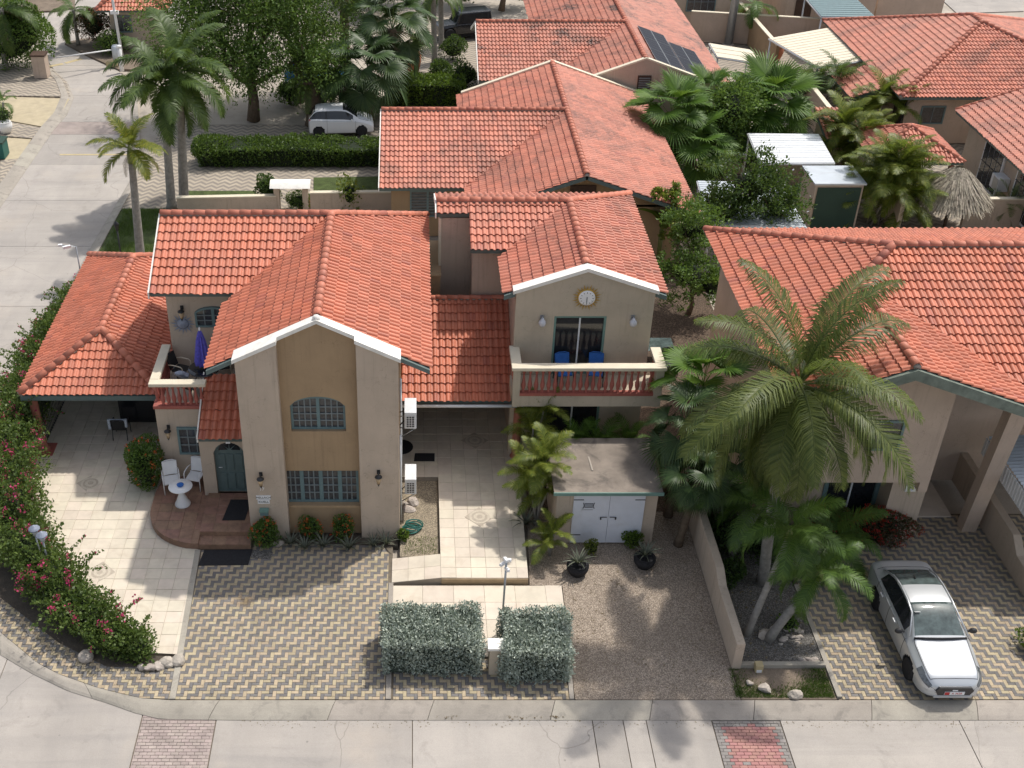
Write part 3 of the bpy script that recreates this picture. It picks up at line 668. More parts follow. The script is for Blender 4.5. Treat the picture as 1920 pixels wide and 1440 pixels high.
def window(root, x0, x1, z0, z1, y, sashes, cols, rows, m='frame', arch=0, fw=.07, depth=.08, bar=.018, name='window', glass='pane', louvre=False):
    "window in a wall facing the street; y is the face of the frame"
    zs = z1-arch; mb = MB(); top = (lambda x: arch_z(x, x0, x1, zs, arch)) if arch else (lambda x: z1)
    mb.box(x0, x1, y, y+depth, z0, z0+fw); mb.box(x0, x0+fw, y, y+depth, z0+fw, top(x0)-.001); mb.box(x1-fw, x1, y, y+depth, z0+fw, top(x1)-.001)
    n = 12 if arch else 1
    for k in range(n):
        a, c = x0+(x1-x0)*k/n, x0+(x1-x0)*(k+1)/n
        mb.prism([(a, top(a)-fw), (c, top(c)-fw), (c, top(c)), (a, top(a))], y-.002, y+depth+.002, 'y')
    sw = (x1-x0)/sashes
    for k in range(1, sashes): mb.box(x0+k*sw-fw*.7, x0+k*sw+fw*.7, y+.003, y+depth-.003, z0+fw, top(x0+k*sw)-fw)
    w = obj(name, mb, M[m], root); bars = MB()
    for k in range(sashes):
        a0, a1 = x0+k*sw+fw*(1 if k == 0 else .7), x0+(k+1)*sw-fw*(1 if k == sashes-1 else .7)
        for i in range(cols):
            xa, xb_ = a0+(a1-a0)*i/cols, a0+(a1-a0)*(i+1)/cols
            if i: bars.box(xa-bar, xa+bar, y+.012, y+.04, z0+fw, top(xa)-fw)
            for j in range(rows):
                h = (zs+arch*.3 if arch else z1-fw); za, zb_ = z0+fw+(h-z0-fw)*j/rows, z0+fw+(h-z0-fw)*(j+1)/rows
                p = MB().piece()
                if arch and j == rows-1: p.prism([(xa, za), (xb_, za), (xb_, top(xb_)-fw*.8), (xa, top(xa)-fw*.8)], y+.045, y+.055, 'y')
                else: p.box(xa, xb_, y+.045, y+.055, za, zb_)
                obj('pane', p, M[glass], w)
        for j in range(1, rows):
            h = (zs+arch*.3 if arch else z1-fw); za = z0+fw+(h-z0-fw)*j/rows; bars.box(a0, a1, y+.014, y+.038, za-bar, za+bar)
    if bars.f: obj('glazing_bars', bars, M['bar'] if m == 'frame' else M[m], w)
    return w
def gable_top(x, xc, zp, p): return zp-p*abs(x-xc)
def coping(root, xs, xc, zp, p, y0, y1, t=.12, m='coping'):
    "white cap along a gable, one piece per run"
    for a, c in zip(xs[:-1], xs[1:]):
        b = MB(); za, zc = gable_top(a, xc, zp, p), gable_top(c, xc, zp, p)
        b.prism([(a, za), (c, zc), (c, zc+t), (a, za+t)], y0, y1, 'y'); obj('coping', b, M[m], root)
def baluster_mesh(h, m):
    pr = [(.055, 0), (.055, .05), (.035, .07), (.04, .1), (.07, .25), (.075, .33), (.05, .5), (.032, .72), (.03, .82), (.05, .86), (.05, .92), (.055, .93), (.055, 1)]
    b = MB(); b.lathe([(r, z*h) for r, z in pr], k=10); return b.mesh('baluster', m)
def baluster_row(root, p, q, z, h, n, me):
    off = Vector(OFF[root.name])
    for i in range(n):
        t = (i+.5)/n; link('baluster', me, root, (p[0]+(q[0]-p[0])*t-off.x, p[1]+(q[1]-p[1])*t-off.y, z-off.z))
def wall_lamp(x, y, z, label, kind=0):
    t = thing('wall_lamp', label, 'lamp', (x, y, z)); b = MB()
    if kind == 0:
        b.box(x-.05, x+.05, y-.03, y, z+.1, z+.24); b.tube([(x, y-.02, z+.2), (x, y-.16, z+.26), (x, y-.2, z+.16)], .014, 6); obj('bracket', b, M['dark_metal'], t)
        b = MB(); b.lathe([(.02, .2), (.11, .14), (.115, .12), (.1, .11)], (x, y-.2, z), 10); obj('hood', b, M['dark_metal'], t)
        b = MB(); b.lathe([(.045, -.12), (.09, .1), (.07, .11)], (x, y-.2, z), 8); obj('glass', b, M['lampglass'], t)
        b = MB(); b.lathe([(.01, -.22), (.04, -.14), (.05, -.12)], (x, y-.2, z), 8); obj('finial', b, M['dark_metal'], t)
    else:
        b.box(x-.06, x+.06, y-.02, y, z-.05, z+.2); b.tube([(x, y-.02, z+.15), (x, y-.13, z+.2), (x, y-.15, z+.12)], .02, 6); obj('bracket', b, M['grey_metal'], t)
        b = MB(); b.lathe([(.03, -.14), (.1, -.08), (.125, 0), (.1, .08), (.05, .13), (.04, .17)], (x, y-.15, z), 12); obj('globe', b, M['globe'], t)
M['lampglass'] = mat('lamp_glass', (.45, .33, .2), .25, .2, 8, spec=.6); M['globe'] = mat('frosted_globe', (.55, .56, .60), .2, .1, 8, spec=.6)
def text_on(root, s, c, size, m, name='lettering', depth=.004):
    cu = bpy.data.curves.new(name, 'FONT'); cu.body = s; cu.size = size; cu.extrude = depth; cu.align_x = 'CENTER'; cu.align_y = 'CENTER'; cu.resolution_u = 2
    t = bpy.data.objects.new(name, cu); me = bpy.data.meshes.new_from_object(t); me.materials.clear(); me.materials.append(m)
    bpy.data.objects.remove(t); off = Vector(OFF.get(root_of(root).name, (0, 0, 0)))
    return link(name, me, root, Vector(c)-off, (math.pi/2, 0, 0))
# ================================================================ the near house
p = .49; xc, zp = -2.7, 7.6
A = thing('house', 'tan two-storey house with red tiled roof, ochre gable panel and arched window', 'house', (-2.7, 27.3, 0))
lw = (-3.98, -1.68, 1.15, 2.45); uw = (-3.6, -2.0, 3.9, 5.16)
b = holed(MB(), -3.86, -1.62, 0, 5.2, 27.55, 27.86, [(max(lw[0], -3.86), min(lw[1], -1.62), lw[2], lw[3]), (uw[0], uw[1], uw[2], 5.2)])
spandrels(b, uw[0], uw[1], uw[3]-.36, 5.2, .36+.1, 27.55, 27.86)
b.prism([(-3.86, 5.2), (-1.62, 5.2), (-1.62, gable_top(-1.62, xc, zp, p)), (xc, zp), (-3.86, gable_top(-3.86, xc, zp, p))], 27.55, 27.86, 'y')
obj('front_panel', b, M['ochre'], A)
for x0, x1 in ((-5.03, -3.85), (-1.63, -.45)):
    b = MB(); b.prism([(x0-(.0), 0), (x1, 0), (x1, gable_top(x1, xc, zp, p)), (x0, gable_top(x0, xc, zp, p))], 27.3, 27.9, 'y'); obj('pilaster', b, M['cream'], A, .02)
coping(A, [-5.1, -3.82], xc, zp, p, 27.24, 27.8); coping(A, [-3.82, xc, -1.66], xc, zp, p, 27.46, 27.8); coping(A, [-1.66, -.38], xc, zp, p, 27.24, 27.8)
b = MB(); b.lathe([(.1, 0), (.12, .05), (.08, .12), (.02, .15)], (xc, 27.6, zp+.06), 10); obj('peak_cap', b, M['coping'], A)
b = MB(); b.box(-4.98, -.5, 27.9, 37.0, 0, 6.0); b.box(-7.95, -4.9, 32.4, 37.0, 0, 6.1); b.prism([(31.9, 6.05), (37.2, 6.05), (34.45, 7.42)], -7.95, -7.8, 'x'); obj('wall', b, M['cream'], A)
b = MB(); b.box(-8.2, -5.0, 30.1, 32.45, 0, 2.95); obj('balcony_block', b, M['cream'], A)
b = MB(); b.box(-.5, -.45, 27.9, 36.9, .2, 5.9); obj('side_wall', b, M['ochre'], A)
window(A, *lw, 27.66, 4, 3, 4, name='window', fw=.085); window(A, uw[0], uw[1], uw[2], uw[3], 27.66, 2, 4, 4, arch=.34)
b = MB(); b.box(-3.84, -1.64, 27.47, 27.655, 1.08, 1.162); obj('sill', b, M['ochre'], A)
q0, q1 = onY(368, 612, 32.4), onY(412, 570, 32.4); window(A, q0.x, q1.x+.35, q0.z, q1.z, 32.33, 2, 2, 3, arch=.3)
q0, q1 = onY(338, 850, 30.1), onY(385, 800, 30.1); window(A, q0.x, q1.x, q0.z, q1.z, 30.03, 1, 3, 3)
# entry with arched door
b = MB(); dx0, dx1, dz0 = -6.3, -5.32, .33
holed(b, -6.72, -5.0, .0, 2.62, 29.1, 29.35, [(dx0, dx1, dz0, 2.62)]); spandrels(b, dx0, dx1, 1.95, 2.62, .56, 29.1, 29.35); b.box(-6.72, -6.5, 29.35, 30.1, 0, 2.6); obj('entry_wall', b, M['cream'], A)
dr = MB(); dr.box(dx0, dx1, 29.22, 29.27, dz0, 1.95)
for k in range(10):
    a, c = dx0+(dx1-dx0)*k/10, dx0+(dx1-dx0)*(k+1)/10; dr.prism([(a, 1.95), (c, 1.95), (c, arch_z(c, dx0, dx1, 1.95, .56)), (a, arch_z(a, dx0, dx1, 1.95, .56))], 29.22, 29.27, 'y')
door = obj('door', dr, M['door'], A)
for i in range(3):
    for j in range(2):
        b = MB(); b.box(dx0+.12+i*.27, dx0+.12+i*.27+.21, 29.195, 29.222, dz0+.12+j*.75, dz0+.75+j*.75); obj('door_panel', b, M['door'], door, .012)
for k in range(4):
    a0, a1 = math.pi*(k/4), math.pi*((k+1)/4); cx = (dx0+dx1)/2; b = MB()
    b.prism([(cx+.34*math.cos(a0+(a1-a0)*t/4), 1.98+.34*math.sin(a0+(a1-a0)*t/4)) for t in range(5)]+[(cx+.06*math.cos((a0+a1)/2), 1.98+.06*math.sin((a0+a1)/2))], 29.2, 29.221, 'y'); obj('fan_light', b, M['glass'], door)
b = MB(); b.tube([(dx0+.1, 29.18, 1.32), (dx0+.22, 29.18, 1.32)], .014, 6); obj('handle', b, M['whitem'], door)
# roofs
rf = Roof(A, M['tile'])
zL, zR, zW = zp-p*3.2, zp-p*3.14, zp-p*2.8
rf.plane([(-5.9, 31.25, zL), (-5.9, 27.62, zL), (xc, 27.62, zp), (xc, 34.45, zp)])
rf.plane([(.44, 27.62, zR), (.44, 37.6, zR), (xc, 34.45, zp), (xc, 27.62, zp)])
rf.plane([(-8.25, 31.65, zW), (-5.5, 31.65, zW), (xc, 34.45, zp), (-8.25, 34.45, zp)])
rf.plane([(.44, 37.6, zR), (-8.25, 37.6, zR), (-8.25, 34.45, zp), (xc, 34.45, zp)])
rf.ridge((xc, 27.8, zp), (xc, 34.45, zp)).ridge((-8.25, 34.45, zp), (xc, 34.45, zp)).ridge((.44, 37.6, zR), (xc, 34.45, zp)); rfo = rf.done()
for a, c in (((-8.29, 31.6, zW), (-8.29, 34.45, zp)), ((-8.29, 37.6, zR), (-8.29, 34.45, zp))):
    b = MB(); b.prism([(a[1], a[2]-.16), (c[1], c[2]-.16), (c[1], c[2]+.05), (a[1], a[2]+.05)], -8.30, -8.255, 'x'); obj('barge_board', b, M['coping'], rfo)
for s_, x0, x1 in ((-1, -5.9, -5.05), (1, -.4, .44)):
    b = MB(); b.prism([(x0, gable_top(x0, xc, zp, p)-.16), (x1, gable_top(x1, xc, zp, p)-.16), (x1, gable_top(x1, xc, zp, p)-.02), (x0, gable_top(x0, xc, zp, p)-.02)], 27.53, 27.615, 'y'); obj('fascia', b, M['green'], rfo)
pr = Roof(A, M['tile'], 'porch_roof', limit=120)
pr.plane([(-6.68, 28.92, 2.62), (-5.04, 28.92, 2.62), (-5.04, 31.0, 3.64), (-6.68, 31.0, 3.64)]); pro = pr.done()
b = MB(); b.prism([(28.9, 2.5), (31, 3.52), (31, 3.74), (28.9, 2.72)], -6.725, -6.685, 'x'); obj('barge_board', b, M['coping'], pro)
# balcony
bm_ = baluster_mesh(.72, M['bal'])
b = MB(); b.box(-8.2, -5.1, 30.1, 32.39, 2.95, 2.98); bf = obj('balcony_floor', b, M['ftile'], A)
b = MB(); b.box(-8.24, -6.55, 30.06, 30.28, 2.94, 3.06); b.box(-8.24, -8.02, 30.28, 32.4, 2.94, 3.06); obj('balustrade_base', b, M['bal'], A, .015)
baluster_row(A, (-8.0, 30.17), (-6.6, 30.17), 3.06, .74, 8, bm_); baluster_row(A, (-8.13, 30.3), (-8.13, 32.4), 3.06, .74, 11, bm_)
b = MB(); b.box(-8.28, -6.5, 30.02, 30.32, 3.8, 3.92); b.box(-8.28, -7.98, 30.32, 32.4, 3.8, 3.921); obj('balcony_rail', b, M['rail'], A, .02)
# porch platform and steps
P = []
for k in range(15):
    a = math.pi+k/14*math.pi/2; P.append((-6.6+1.75*math.cos(a), 28.5+1.72*math.sin(a)))
pp = [(-6.6, 30.1), (-8.2, 30.1), (-8.35, 29.3)]+P
b = MB(); b.prism(ccw(pp), -.05, .23); porch = struct('porch', b, M['ptile'])
lay(porch, 'floor_tile', grid(-8.5, -6.5, 26.6, 30.2, .42, .42), ccw([(x*1.0, y) for x, y in pp]), .245, .02, [M['ptile']], 60, .006)
b = MB(); b.box(-6.6, -5.0, 26.82, 27.3, 0, .17); b.box(-6.6, -5.02, 27.24, 29.2, 0, .33); st = struct('steps', b, M['grout'])
lay(st, 'floor_tile', grid(-6.62, -5.0, 27.2, 29.3, .42, .42), [(-6.6, 27.22), (-5.02, 27.22), (-5.02, 29.1), (-6.6, 29.1)], .345, .02, [M['ptile']], 40, .006)
lay(st, 'floor_tile', grid(-6.62, -5.0, 26.8, 27.24, .42, .43), [(-6.6, 26.8), (-5.0, 26.8), (-5.0, 27.22), (-6.6, 27.22)], .185, .02, [M['ptile']], 10, .006)
b = MB(); b.box(-6.6, -5.0, 26.795, 26.818, 0, .165); b.box(-6.6, -5.02, 27.21, 27.238, .186, .325); obj('riser', b, M['ptile'], st)
# carport beside the near house
K = thing('carport', 'open carport with red hipped tile roof beside bougainvillea hedge', 'carport', (-10.6, 31.6, 0))
kz = 2.5; ke = 3.62; kx = -10.62
kr = Roof(K, M['tile'])
kr.plane([(-12.98, 31.55, kz), (-8.3, 31.55, kz), (kx, 33.85, ke)])
kr.plane([(-12.98, 41.5, kz), (-12.98, 31.55, kz), (kx, 33.85, ke), (kx, 39.2, ke)])
kr.plane([(-8.3, 31.55, kz), (-8.3, 41.5, kz), (kx, 39.2, ke), (kx, 33.85, ke)])
kr.plane([(-8.3, 41.5, kz), (-12.98, 41.5, kz), (kx, 39.2, ke)], True)
kr.ridge((-12.98, 31.55, kz), (kx, 33.85, ke)).ridge((-8.3, 31.55, kz), (kx, 33.85, ke)).ridge((kx, 33.85, ke), (kx, 39.2, ke)).ridge((-12.98, 41.5, kz), (kx, 39.2, ke)).ridge((-8.3, 41.5, kz), (kx, 39.2, ke)); kro = kr.done()
b = MB(); b.box(-12.95, -8.3, 31.52, 31.6, 2.28, 2.46); b.box(-12.95, -12.87, 31.6, 41.4, 2.28, 2.46); obj('beam', b, M['green'], K)
for x, y in ((-12.68, 31.85), (-12.68, 37.0), (-12.68, 41.0), (-8.52, 31.85)):
    b = MB(); b.lathe([(.24, 0), (.24, .12), (.18, .16), (.155, .3), (.14, 2.05), (.17, 2.1), (.19, 2.2), (.19, 2.29)], (x, y, .02), 14); obj('column', b, M['col'], K)
b = MB(); b.box(-13.05, -12.3, 31.5, 32.2, .0, .06); obj('plinth', b, M['bal'], K)
b = MB()
for k in range(34): b.tube([(-12.68, 32.1+k*.14, .05), (-12.68, 32.1+k*.14, 2.2)], .012, 5)
for z in (.1, 1.2, 2.15): b.box(-12.695, -12.665, 32.0, 36.9, z, z+.035)
obj('iron_screen', b, M['dark_metal'], K)
b = MB(); b.box(-12.6, -8.2, 37.4, 37.55, 0, 2.75); obj('back_wall', b, M['shade_paint'], K)  # wall coloured near black and set close to keep the carport dark
# carport between the houses
Q = thing('carport', 'tiled lean-to carport roof between the two gabled houses', 'carport', (1.6, 31, 0))
qr = Roof(Q, M['tile']); qz = 2.62
qr.plane([(-.43, 31.0, qz), (3.5, 31.0, qz), (3.4, 34.6, qz+3.6*p), (-.43, 34.6, qz+3.6*p)]); qr.ridge((-.43, 34.6, qz+3.6*p), (3.4, 34.6, qz+3.6*p), .1); qro = qr.done()
b = MB(); b.tube([(-.4, 30.93, 2.47), (3.6, 30.93, 2.47)], .055, 8); obj('gutter', b, M['whitem'], Q)
b = MB(); b.prism([(30.95, 2.46), (34.65, 4.27), (34.65, 4.5), (30.95, 2.7)], 3.5, 3.62, 'x'); obj('barge_board', b, M['rail'], Q)
b = MB(); b.lathe([(.2, 0), (.2, .12), (.14, .2), (.13, 2.2), (.17, 2.3)], (3.4, 31.25, .1), 12); obj('column', b, M['col'], Q)
b = MB(); b.box(-.4, 3.5, 34.62, 34.8, 0, 4.3); obj('back_wall', b, M['ochre'], Q)
# ================================================================ the middle house
pB = .35; xB, zB = 5.3, 7.15
B = thing('house', 'tan house with balcony, sliding door and gold sun clock under its gable', 'house', (5.3, 31.4, 0))
b = MB(); sx0, sx1 = 4.38, 6.02
holed(b, 3.15, 7.45, 0, 6.3, 31.4, 31.75, [(sx0, sx1, 3.38, 5.56), (4.3, 6.1, .25, 2.45)])
b.prism([(3.15, 6.3), (7.45, 6.3), (7.45, gable_top(7.45, xB, zB, pB)), (xB, zB), (3.15, gable_top(3.15, xB, zB, pB))], 31.4, 31.75, 'y'); obj('front_wall', b, M['grey_st'], B)
b = MB(); b.box(3.2, 7.4, 31.75, 38.3, 0, 6.2); b.box(1.95, 3.2, 34.75, 38.3, 0, 6.2); b.box(.92, 1.95, 36.05, 36.9, 0, 6.72); b.box(.92, 1.95, 36.9, 38.3, 0, 6.2); obj('wall', b, M['tan'], B)
b = MB(); b.box(.84, .92, 36.0, 36.9, 0, 6.72); obj('corner_post', b, M['rail'], B)
coping(B, [3.05, xB, 7.55], xB, zB, pB, 31.33, 31.7)
def slider(root, x0, x1, z0, z1, y, m='frame2'):
    b = MB(); f = .07
    b.box(x0-.06, x1+.06, y-.04, y+.06, z1-f, z1+.02); b.box(x0-.06, x0+f, y-.042, y+.06, z0, z1-f); b.box(x1-f, x1+.06, y-.042, y+.06, z0, z1-f); b.box(x0, x1, y, y+.06, z0, z0+.05)
    w = obj('sliding_door', b, M[m], root); xm = (x0+x1)/2; c = MB(); c.box(xm-.025, xm+.025, y+.005, y+.05, z0+.05, z1-f); obj('mullion', c, M['whitem'], w)
    for a, d in ((x0+f, xm-.025), (xm+.025, x1-f)):
        g = MB(); g.piece().box(a, d, y+.045, y+.055, z0+.05, z1-f); obj('pane', g, M['glass'], w)
    return w
slider(B, sx0, sx1, 3.38, 5.56, 31.46); slider(B, 4.3, 6.1, .25, 2.45, 31.46)
rB = Roof(B, M['tile2'])
ze = zB-pB*2.52
rB.plane([(2.78, 33.93, ze), (2.78, 31.55, ze), (xB, 31.55, zB), (xB, 36.45, zB)])
rB.plane([(7.82, 31.55, ze), (7.82, 38.97, ze), (xB, 36.45, zB), (xB, 31.55, zB)])
rB.plane([(1.85, 34.3, zB-pB*2.15), (3.15, 34.3, zB-pB*2.15), (xB, 36.45, zB), (1.85, 36.45, zB)])
rB.plane([(.75, 35.9, zB-pB*.55), (1.85, 35.9, zB-pB*.55), (1.85, 36.45, zB), (.75, 36.45, zB)])
rB.plane([(7.82, 38.97, ze), (.75, 38.97, ze), (.75, 36.45, zB), (xB, 36.45, zB)])
rB.ridge((xB, 31.7, zB), (xB, 36.45, zB)).ridge((.75, 36.45, zB), (xB, 36.45, zB)).ridge((7.82, 38.97, ze), (xB, 36.45, zB)); rBo = rB.done()
for x0, x1 in ((2.78, 3.13), (7.47, 7.82)):
    b = MB(); b.prism([(x, gable_top(x, xB, zB, pB)+d) for x, d in ((x0, -.17), (x1, -.17), (x1, -.02), (x0, -.02))], 31.46, 31.545, 'y'); obj('fascia', b, M['green'], rBo)
b = MB(); b.prism([(35.85, zB-pB*.55-.16), (36.45, zB-.16), (38.97, ze-.16), (38.97, ze+.05), (36.45, zB+.05), (35.85, zB-pB*.55+.05)], .7, .745, 'x'); obj('barge_board', b, M['coping'], rBo)
# its balcony
bz = 3.36; y0 = 30.2
b = MB(); b.box(3.08, 7.75, y0, 31.4, bz-.4, bz); obj('balcony_slab', b, M['grey_st'], B)
b = MB(); b.box(3.3, 7.5, y0-.01, y0+.18, bz, bz+.1); obj('balustrade_base', b, M['bal'], B)
b = MB(); b.box(3.08, 3.3, y0-.02, y0+.22, bz-.4, bz+.95); obj('balcony_post', b, M['grey_st'], B); b = MB(); b.box(7.5, 7.76, y0-.02, y0+.22, bz-.4, bz+.95); obj('balcony_post', b, M['grey_st'], B)
bm2 = baluster_mesh(.82, M['bal'])
baluster_row(B, (3.32, y0+.1), (7.48, y0+.1), bz+.1, .82, 21, bm2); baluster_row(B, (3.18, y0+.3), (3.18, 31.35), bz+.06, .86, 5, bm2); baluster_row(B, (7.64, y0+.3), (7.64, 31.35), bz+.06, .86, 5, bm2)
b = MB(); b.box(3.02, 7.82, y0-.06, y0+.26, bz+.95, bz+1.07); b.box(3.02, 3.34, y0+.26, 31.5, bz+.95, bz+1.071); b.box(7.5, 7.82, y0+.26, 31.4, bz+.95, bz+1.071); obj('balcony_rail', b, M['rail'], B, .02)
b = MB(); b.box(.55, .9, 35.4, 38, 0, 4.9); b.box(.3, .92, 35.3, 36, 4.86, 4.92); obj('low_annex', b, M['ochre'], B)
b = MB(); b.box(-.4, .9, 36.2, 39, 4.2, 4.3); obj('roof_terrace', b, M['ftile'], B)
# ================================================================ the neighbour's house on the right
pC = .37; Cc = thing('house', 'pinkish tan house behind coconut palm with wide red roof and number plate', 'house', (13.3, 26.85, 0))
rC = Roof(Cc, M['tile']); zc = 7.2; zw = 7.7; xw = 13.33+.5/pC; ez = zc-pC*3.23; hipY = 32+(xw-10.1)
rC.plane([(10.1, hipY, ez), (10.1, 25.85, ez), (13.33, 25.85, zc), (13.33, 32+xw-13.33, zc)])
rC.plane([(13.33, 32+xw-13.33, zc), (13.33, 30.65, zc), (xw, 32, zw)])
rC.plane([(17.5, 25.85, zc-pC*4.17), (17.5, 26.48, zc-pC*4.17), (13.33, 30.65, zc), (13.33, 25.85, zc)])
rC.plane([(17.5, 26.48, zw-pC*5.52), (26, 26.48, zw-pC*5.52), (26, 32, zw), (xw, 32, zw), (13.33, 30.65, zc)])
rC.plane([(26, hipY, ez), (10.1, hipY, ez), (xw, 32, zw), (26, 32, zw)])
rC.plane([(22.2, 24.2, 4.55), (22.2, 26.48, 5.65), (17.5, 26.48, 5.65), (17.5, 25.85, 5.62), (18.5, 24.2, 5.2)], True) if False else None
rC.ridge((13.33, 25.85, zc), (13.33, 30.65, zc)).ridge((13.33, 30.65, zc), (xw, 32, zw)).ridge((10.1, hipY, ez), (xw, 32, zw)).ridge((xw, 32, zw), (26, 32, zw)); rCo = rC.done()
for (x0, x1) in ((10.1, 13.33), (13.33, 17.5)):
    b = MB(); g_ = lambda x, d: (x, zc-pC*abs(x-13.33)+d); b.prism([g_(x0, -.34), g_(x1, -.34), g_(x1, -.02), g_(x0, -.02)], 25.75, 25.845, 'y'); obj('fascia', b, M['green_w'] if 'green_w' in M else M['green'], rCo)
b = MB(); b.prism([(10.75, 2.55), (15.15, 2.55), (15.15, 6.35), (13.33, 7.0), (10.75, 6.05)], 26.85, 27.1, 'y'); obj('front_wall', b, M['tan'], Cc)
b = MB(); b.box(14.88, 15.15, 26.85, 27.1, 2.2, 2.55); b.box(14.9, 15.12, 27.1, 31, 2.5, 6.1); b.box(10.7, 10.95, 27.1, 36, 0, 6.1); b.box(10.95, 25, 35.5, 35.8, 0, 6.2); b.box(15.15, 25, 30.2, 30.4, 0, 6.1); obj('wall', b, M['tan'], Cc)
b = MB(); b.box(10.95, 14.9, 27.1, 31, 2.45, 2.56); obj('soffit', b, M['tan'], Cc)
b = MB(); b.box(10.9, 12.6, 28.0, 28.2, 0, 2.5); obj('lower_wall', b, M['cream'], Cc); b = MB(); b.box(14.3, 15.35, 27.25, 28.4, 0, 2.44); obj('lower_pier', b, M['cream'], Cc)
slider(Cc, 12.65, 14.25, .35, 2.45, 28.0, 'frame'); b = MB(); b.box(12.6, 14.3, 27.85, 28.2, 0, .35); obj('sill_wall', b, M['cream'], Cc)
b = MB(); b.add([(17.05, 27.6, 0), (17.5, 27.6, 0), (17.5, 28.0, 0), (17.05, 28.0, 0), (17.0, 27.0, 5.6), (17.5, 27.0, 5.6), (17.5, 27.4, 5.6), (17.0, 27.4, 5.6)], [(3,2,1,0),(4,5,6,7),(0,1,5,4),(1,2,6,5),(2,3,7,6),(3,0,4,7)]); obj('pillar', b, M['tan'], Cc)
window(Cc, 13.05, 13.95, 3.75, 4.8, 26.8, 1, 1, 2)
b = MB(); b.box(15.3, 17.0, 28.3, 30.2, -.02, .06); obj('entry_floor', b, M['ftile'], Cc)
b = MB(); b.box(14.7, 15.02, 27.21, 27.245, 1.92, 2.14); pl = obj('number_plate', b, M['white'], Cc); text_on(pl, '75', (14.86, 27.207, 2.03), .17, M['plate_blue'] if 'plate_blue' in M else M['solar'])
# garden wall between gravel yard and palms
b = MB()
prof = [(21.95, 0), (21.95, .95), (24.2, .95), (24.7, 1.2), (29.8, 1.2), (29.8, 0)]
b.prism(prof, 8.6, 8.84, 'x'); solo('garden_wall', b, M['cream'], 'cream plastered wall beside the gravel yard ending at the grass verge', 'wall', (8.7, 22, 0), bev=.015)
b = MB(); b.box(8.84, 11.15, 21.98, 22.12, -.1, .12); solo('border_stone', b, M['kerb'], 'low concrete border in front of the palm bed', 'border', (10, 22, 0))
b = MB(); b.prism([(24.0, 0), (24.0, .72), (25.7, .72), (26.2, 1.1), (30.2, 1.15), (30.2, 0)], 17.75, 18.0, 'x'); solo('garden_wall', b, M['cream'], 'stepped cream wall right of the silver car', 'wall', (17.8, 25, 0), bev=.015)
# metal awning at the right edge
t = thing('awning', 'grey corrugated metal awning beside the right house pillar', 'awning', (19, 27.5, 2.5))
b = MB(); n = 26
for k in range(n):
    x0 = 17.75; y = 24.9+k*.16
    b.add([(x0, y, 2.62), (x0+4, y, 2.85), (x0+4, y+.08, 2.9), (x0, y+.08, 2.67), (x0+4, y+.16, 2.85), (x0, y+.16, 2.62)], [(0,1,2,3),(3,2,4,5)])
obj('roof_sheet', b, M['tin'], t)
b = MB()
for k in range(n): y = 24.9+k*.16; b.box(17.70, 17.74, y, y+.12, 2.0, 2.6)
obj('valance', b, M['whitem'], t); b = MB()
for y in (25.0, 29.0): b.tube([(18.2, y, 0), (18.2, y, 2.6)], .04, 6)
obj('post', b, M['grey_metal'], t)
# ================================================================ houses behind
def back_house(label, xc, half, zr, p, yf, yb_, wy, wx0, m, wallm, front_par=False, back_par=False, fy=None, louvre=None):
    H = thing('house', label, 'house', (xc, yf, 0)); r = Roof(H, m, limit=0, low=True)
    ze = zr-p*half; xl, xr = xc-half, xc+half
    r.plane([(xl, wy-half, ze), (xl, yf, ze), (xc, yf, zr), (xc, wy, zr)])
    if yb_ > wy+half+.2: r.plane([(xl, yb_, ze), (xl, wy+half, ze), (xc, wy, zr), (xc, yb_, zr)])
    r.plane([(xr, yf, ze), (xr, yb_, ze), (xc, yb_, zr), (xc, yf, zr)])
    r.plane([(wx0, wy-half, ze), (xl, wy-half, ze), (xc, wy, zr), (wx0, wy, zr)])
    r.plane([(xl, wy+half, ze), (wx0, wy+half, ze), (wx0, wy, zr), (xc, wy, zr)])
    r.ridge((xc, yf, zr), (xc, yb_, zr)).ridge((wx0, wy, zr), (xc, wy, zr)); ro = r.done()
    b = MB(); x0 = xl+.8; b.box(x0, xr-.8, yf+.8, yb_-.2, 0, ze+.1); b.prism([(x0, ze), (xr-.8, ze), (xc, zr-.15)], yf+.8, yf+1.0, 'y'); b.box(wx0+.5, xc, wy-half+.8, wy+half-.5, 0, ze+.1); b.prism([(wy-half+.3, ze), (wy+half-.3, ze), (wy, zr-.15)], wx0+.5, wx0+.6, 'x'); obj('wall', b, M[wallm], H)
    for y_, on in ((yf, front_par), (yb_, back_par)):
        if not on: continue
        b = MB(); b.prism([(xl+.3, 0), (xr-.3, 0), (xr-.3, zr-p*(half-.3)+.05), (xc, zr+.05), (xl+.3, zr-p*(half-.3)+.05)], y_-.1, y_+.12, 'y'); obj('gable_wall', b, M['tan'], H); coping(H, [xl+.2, xc, xr-.2], xc, zr+.05, p, y_-.12, y_+.14, .09, 'rail')
    b = MB(); b.prism([(wy-half-.05, ze-.14), (wy, zr-.14), (wy+half, ze-.14), (wy+half, ze+.05), (wy, zr+.06), (wy-half-.05, ze+.05)], wx0-.05, wx0-.005, 'x'); obj('barge_board', b, M['coping'], ro)
    return H
D = back_house('low house with large red T-shaped roof right behind the two gabled houses', 7.15, 4.9, 4.5, .36, 44.75, 59.35, 52.4, -1.55, M['tile2'], 'ochre', back_par=True)
window(D, -.2, 1.4, 1.0, 2.3, 48.22, 2, 1, 8); 
b = MB(); b.box(6.6, 7.7, 45.5, 45.56, 3.3, 3.75); obj('vent', b, M['timber'], D)
E_ = back_house('far house with mould-stained tiles and solar panels on its right slope', 12.1, 4.9, 4.5, .36, 59.84, 80, 66.6, 3.5, M['tile3'], 'cream', front_par=True)
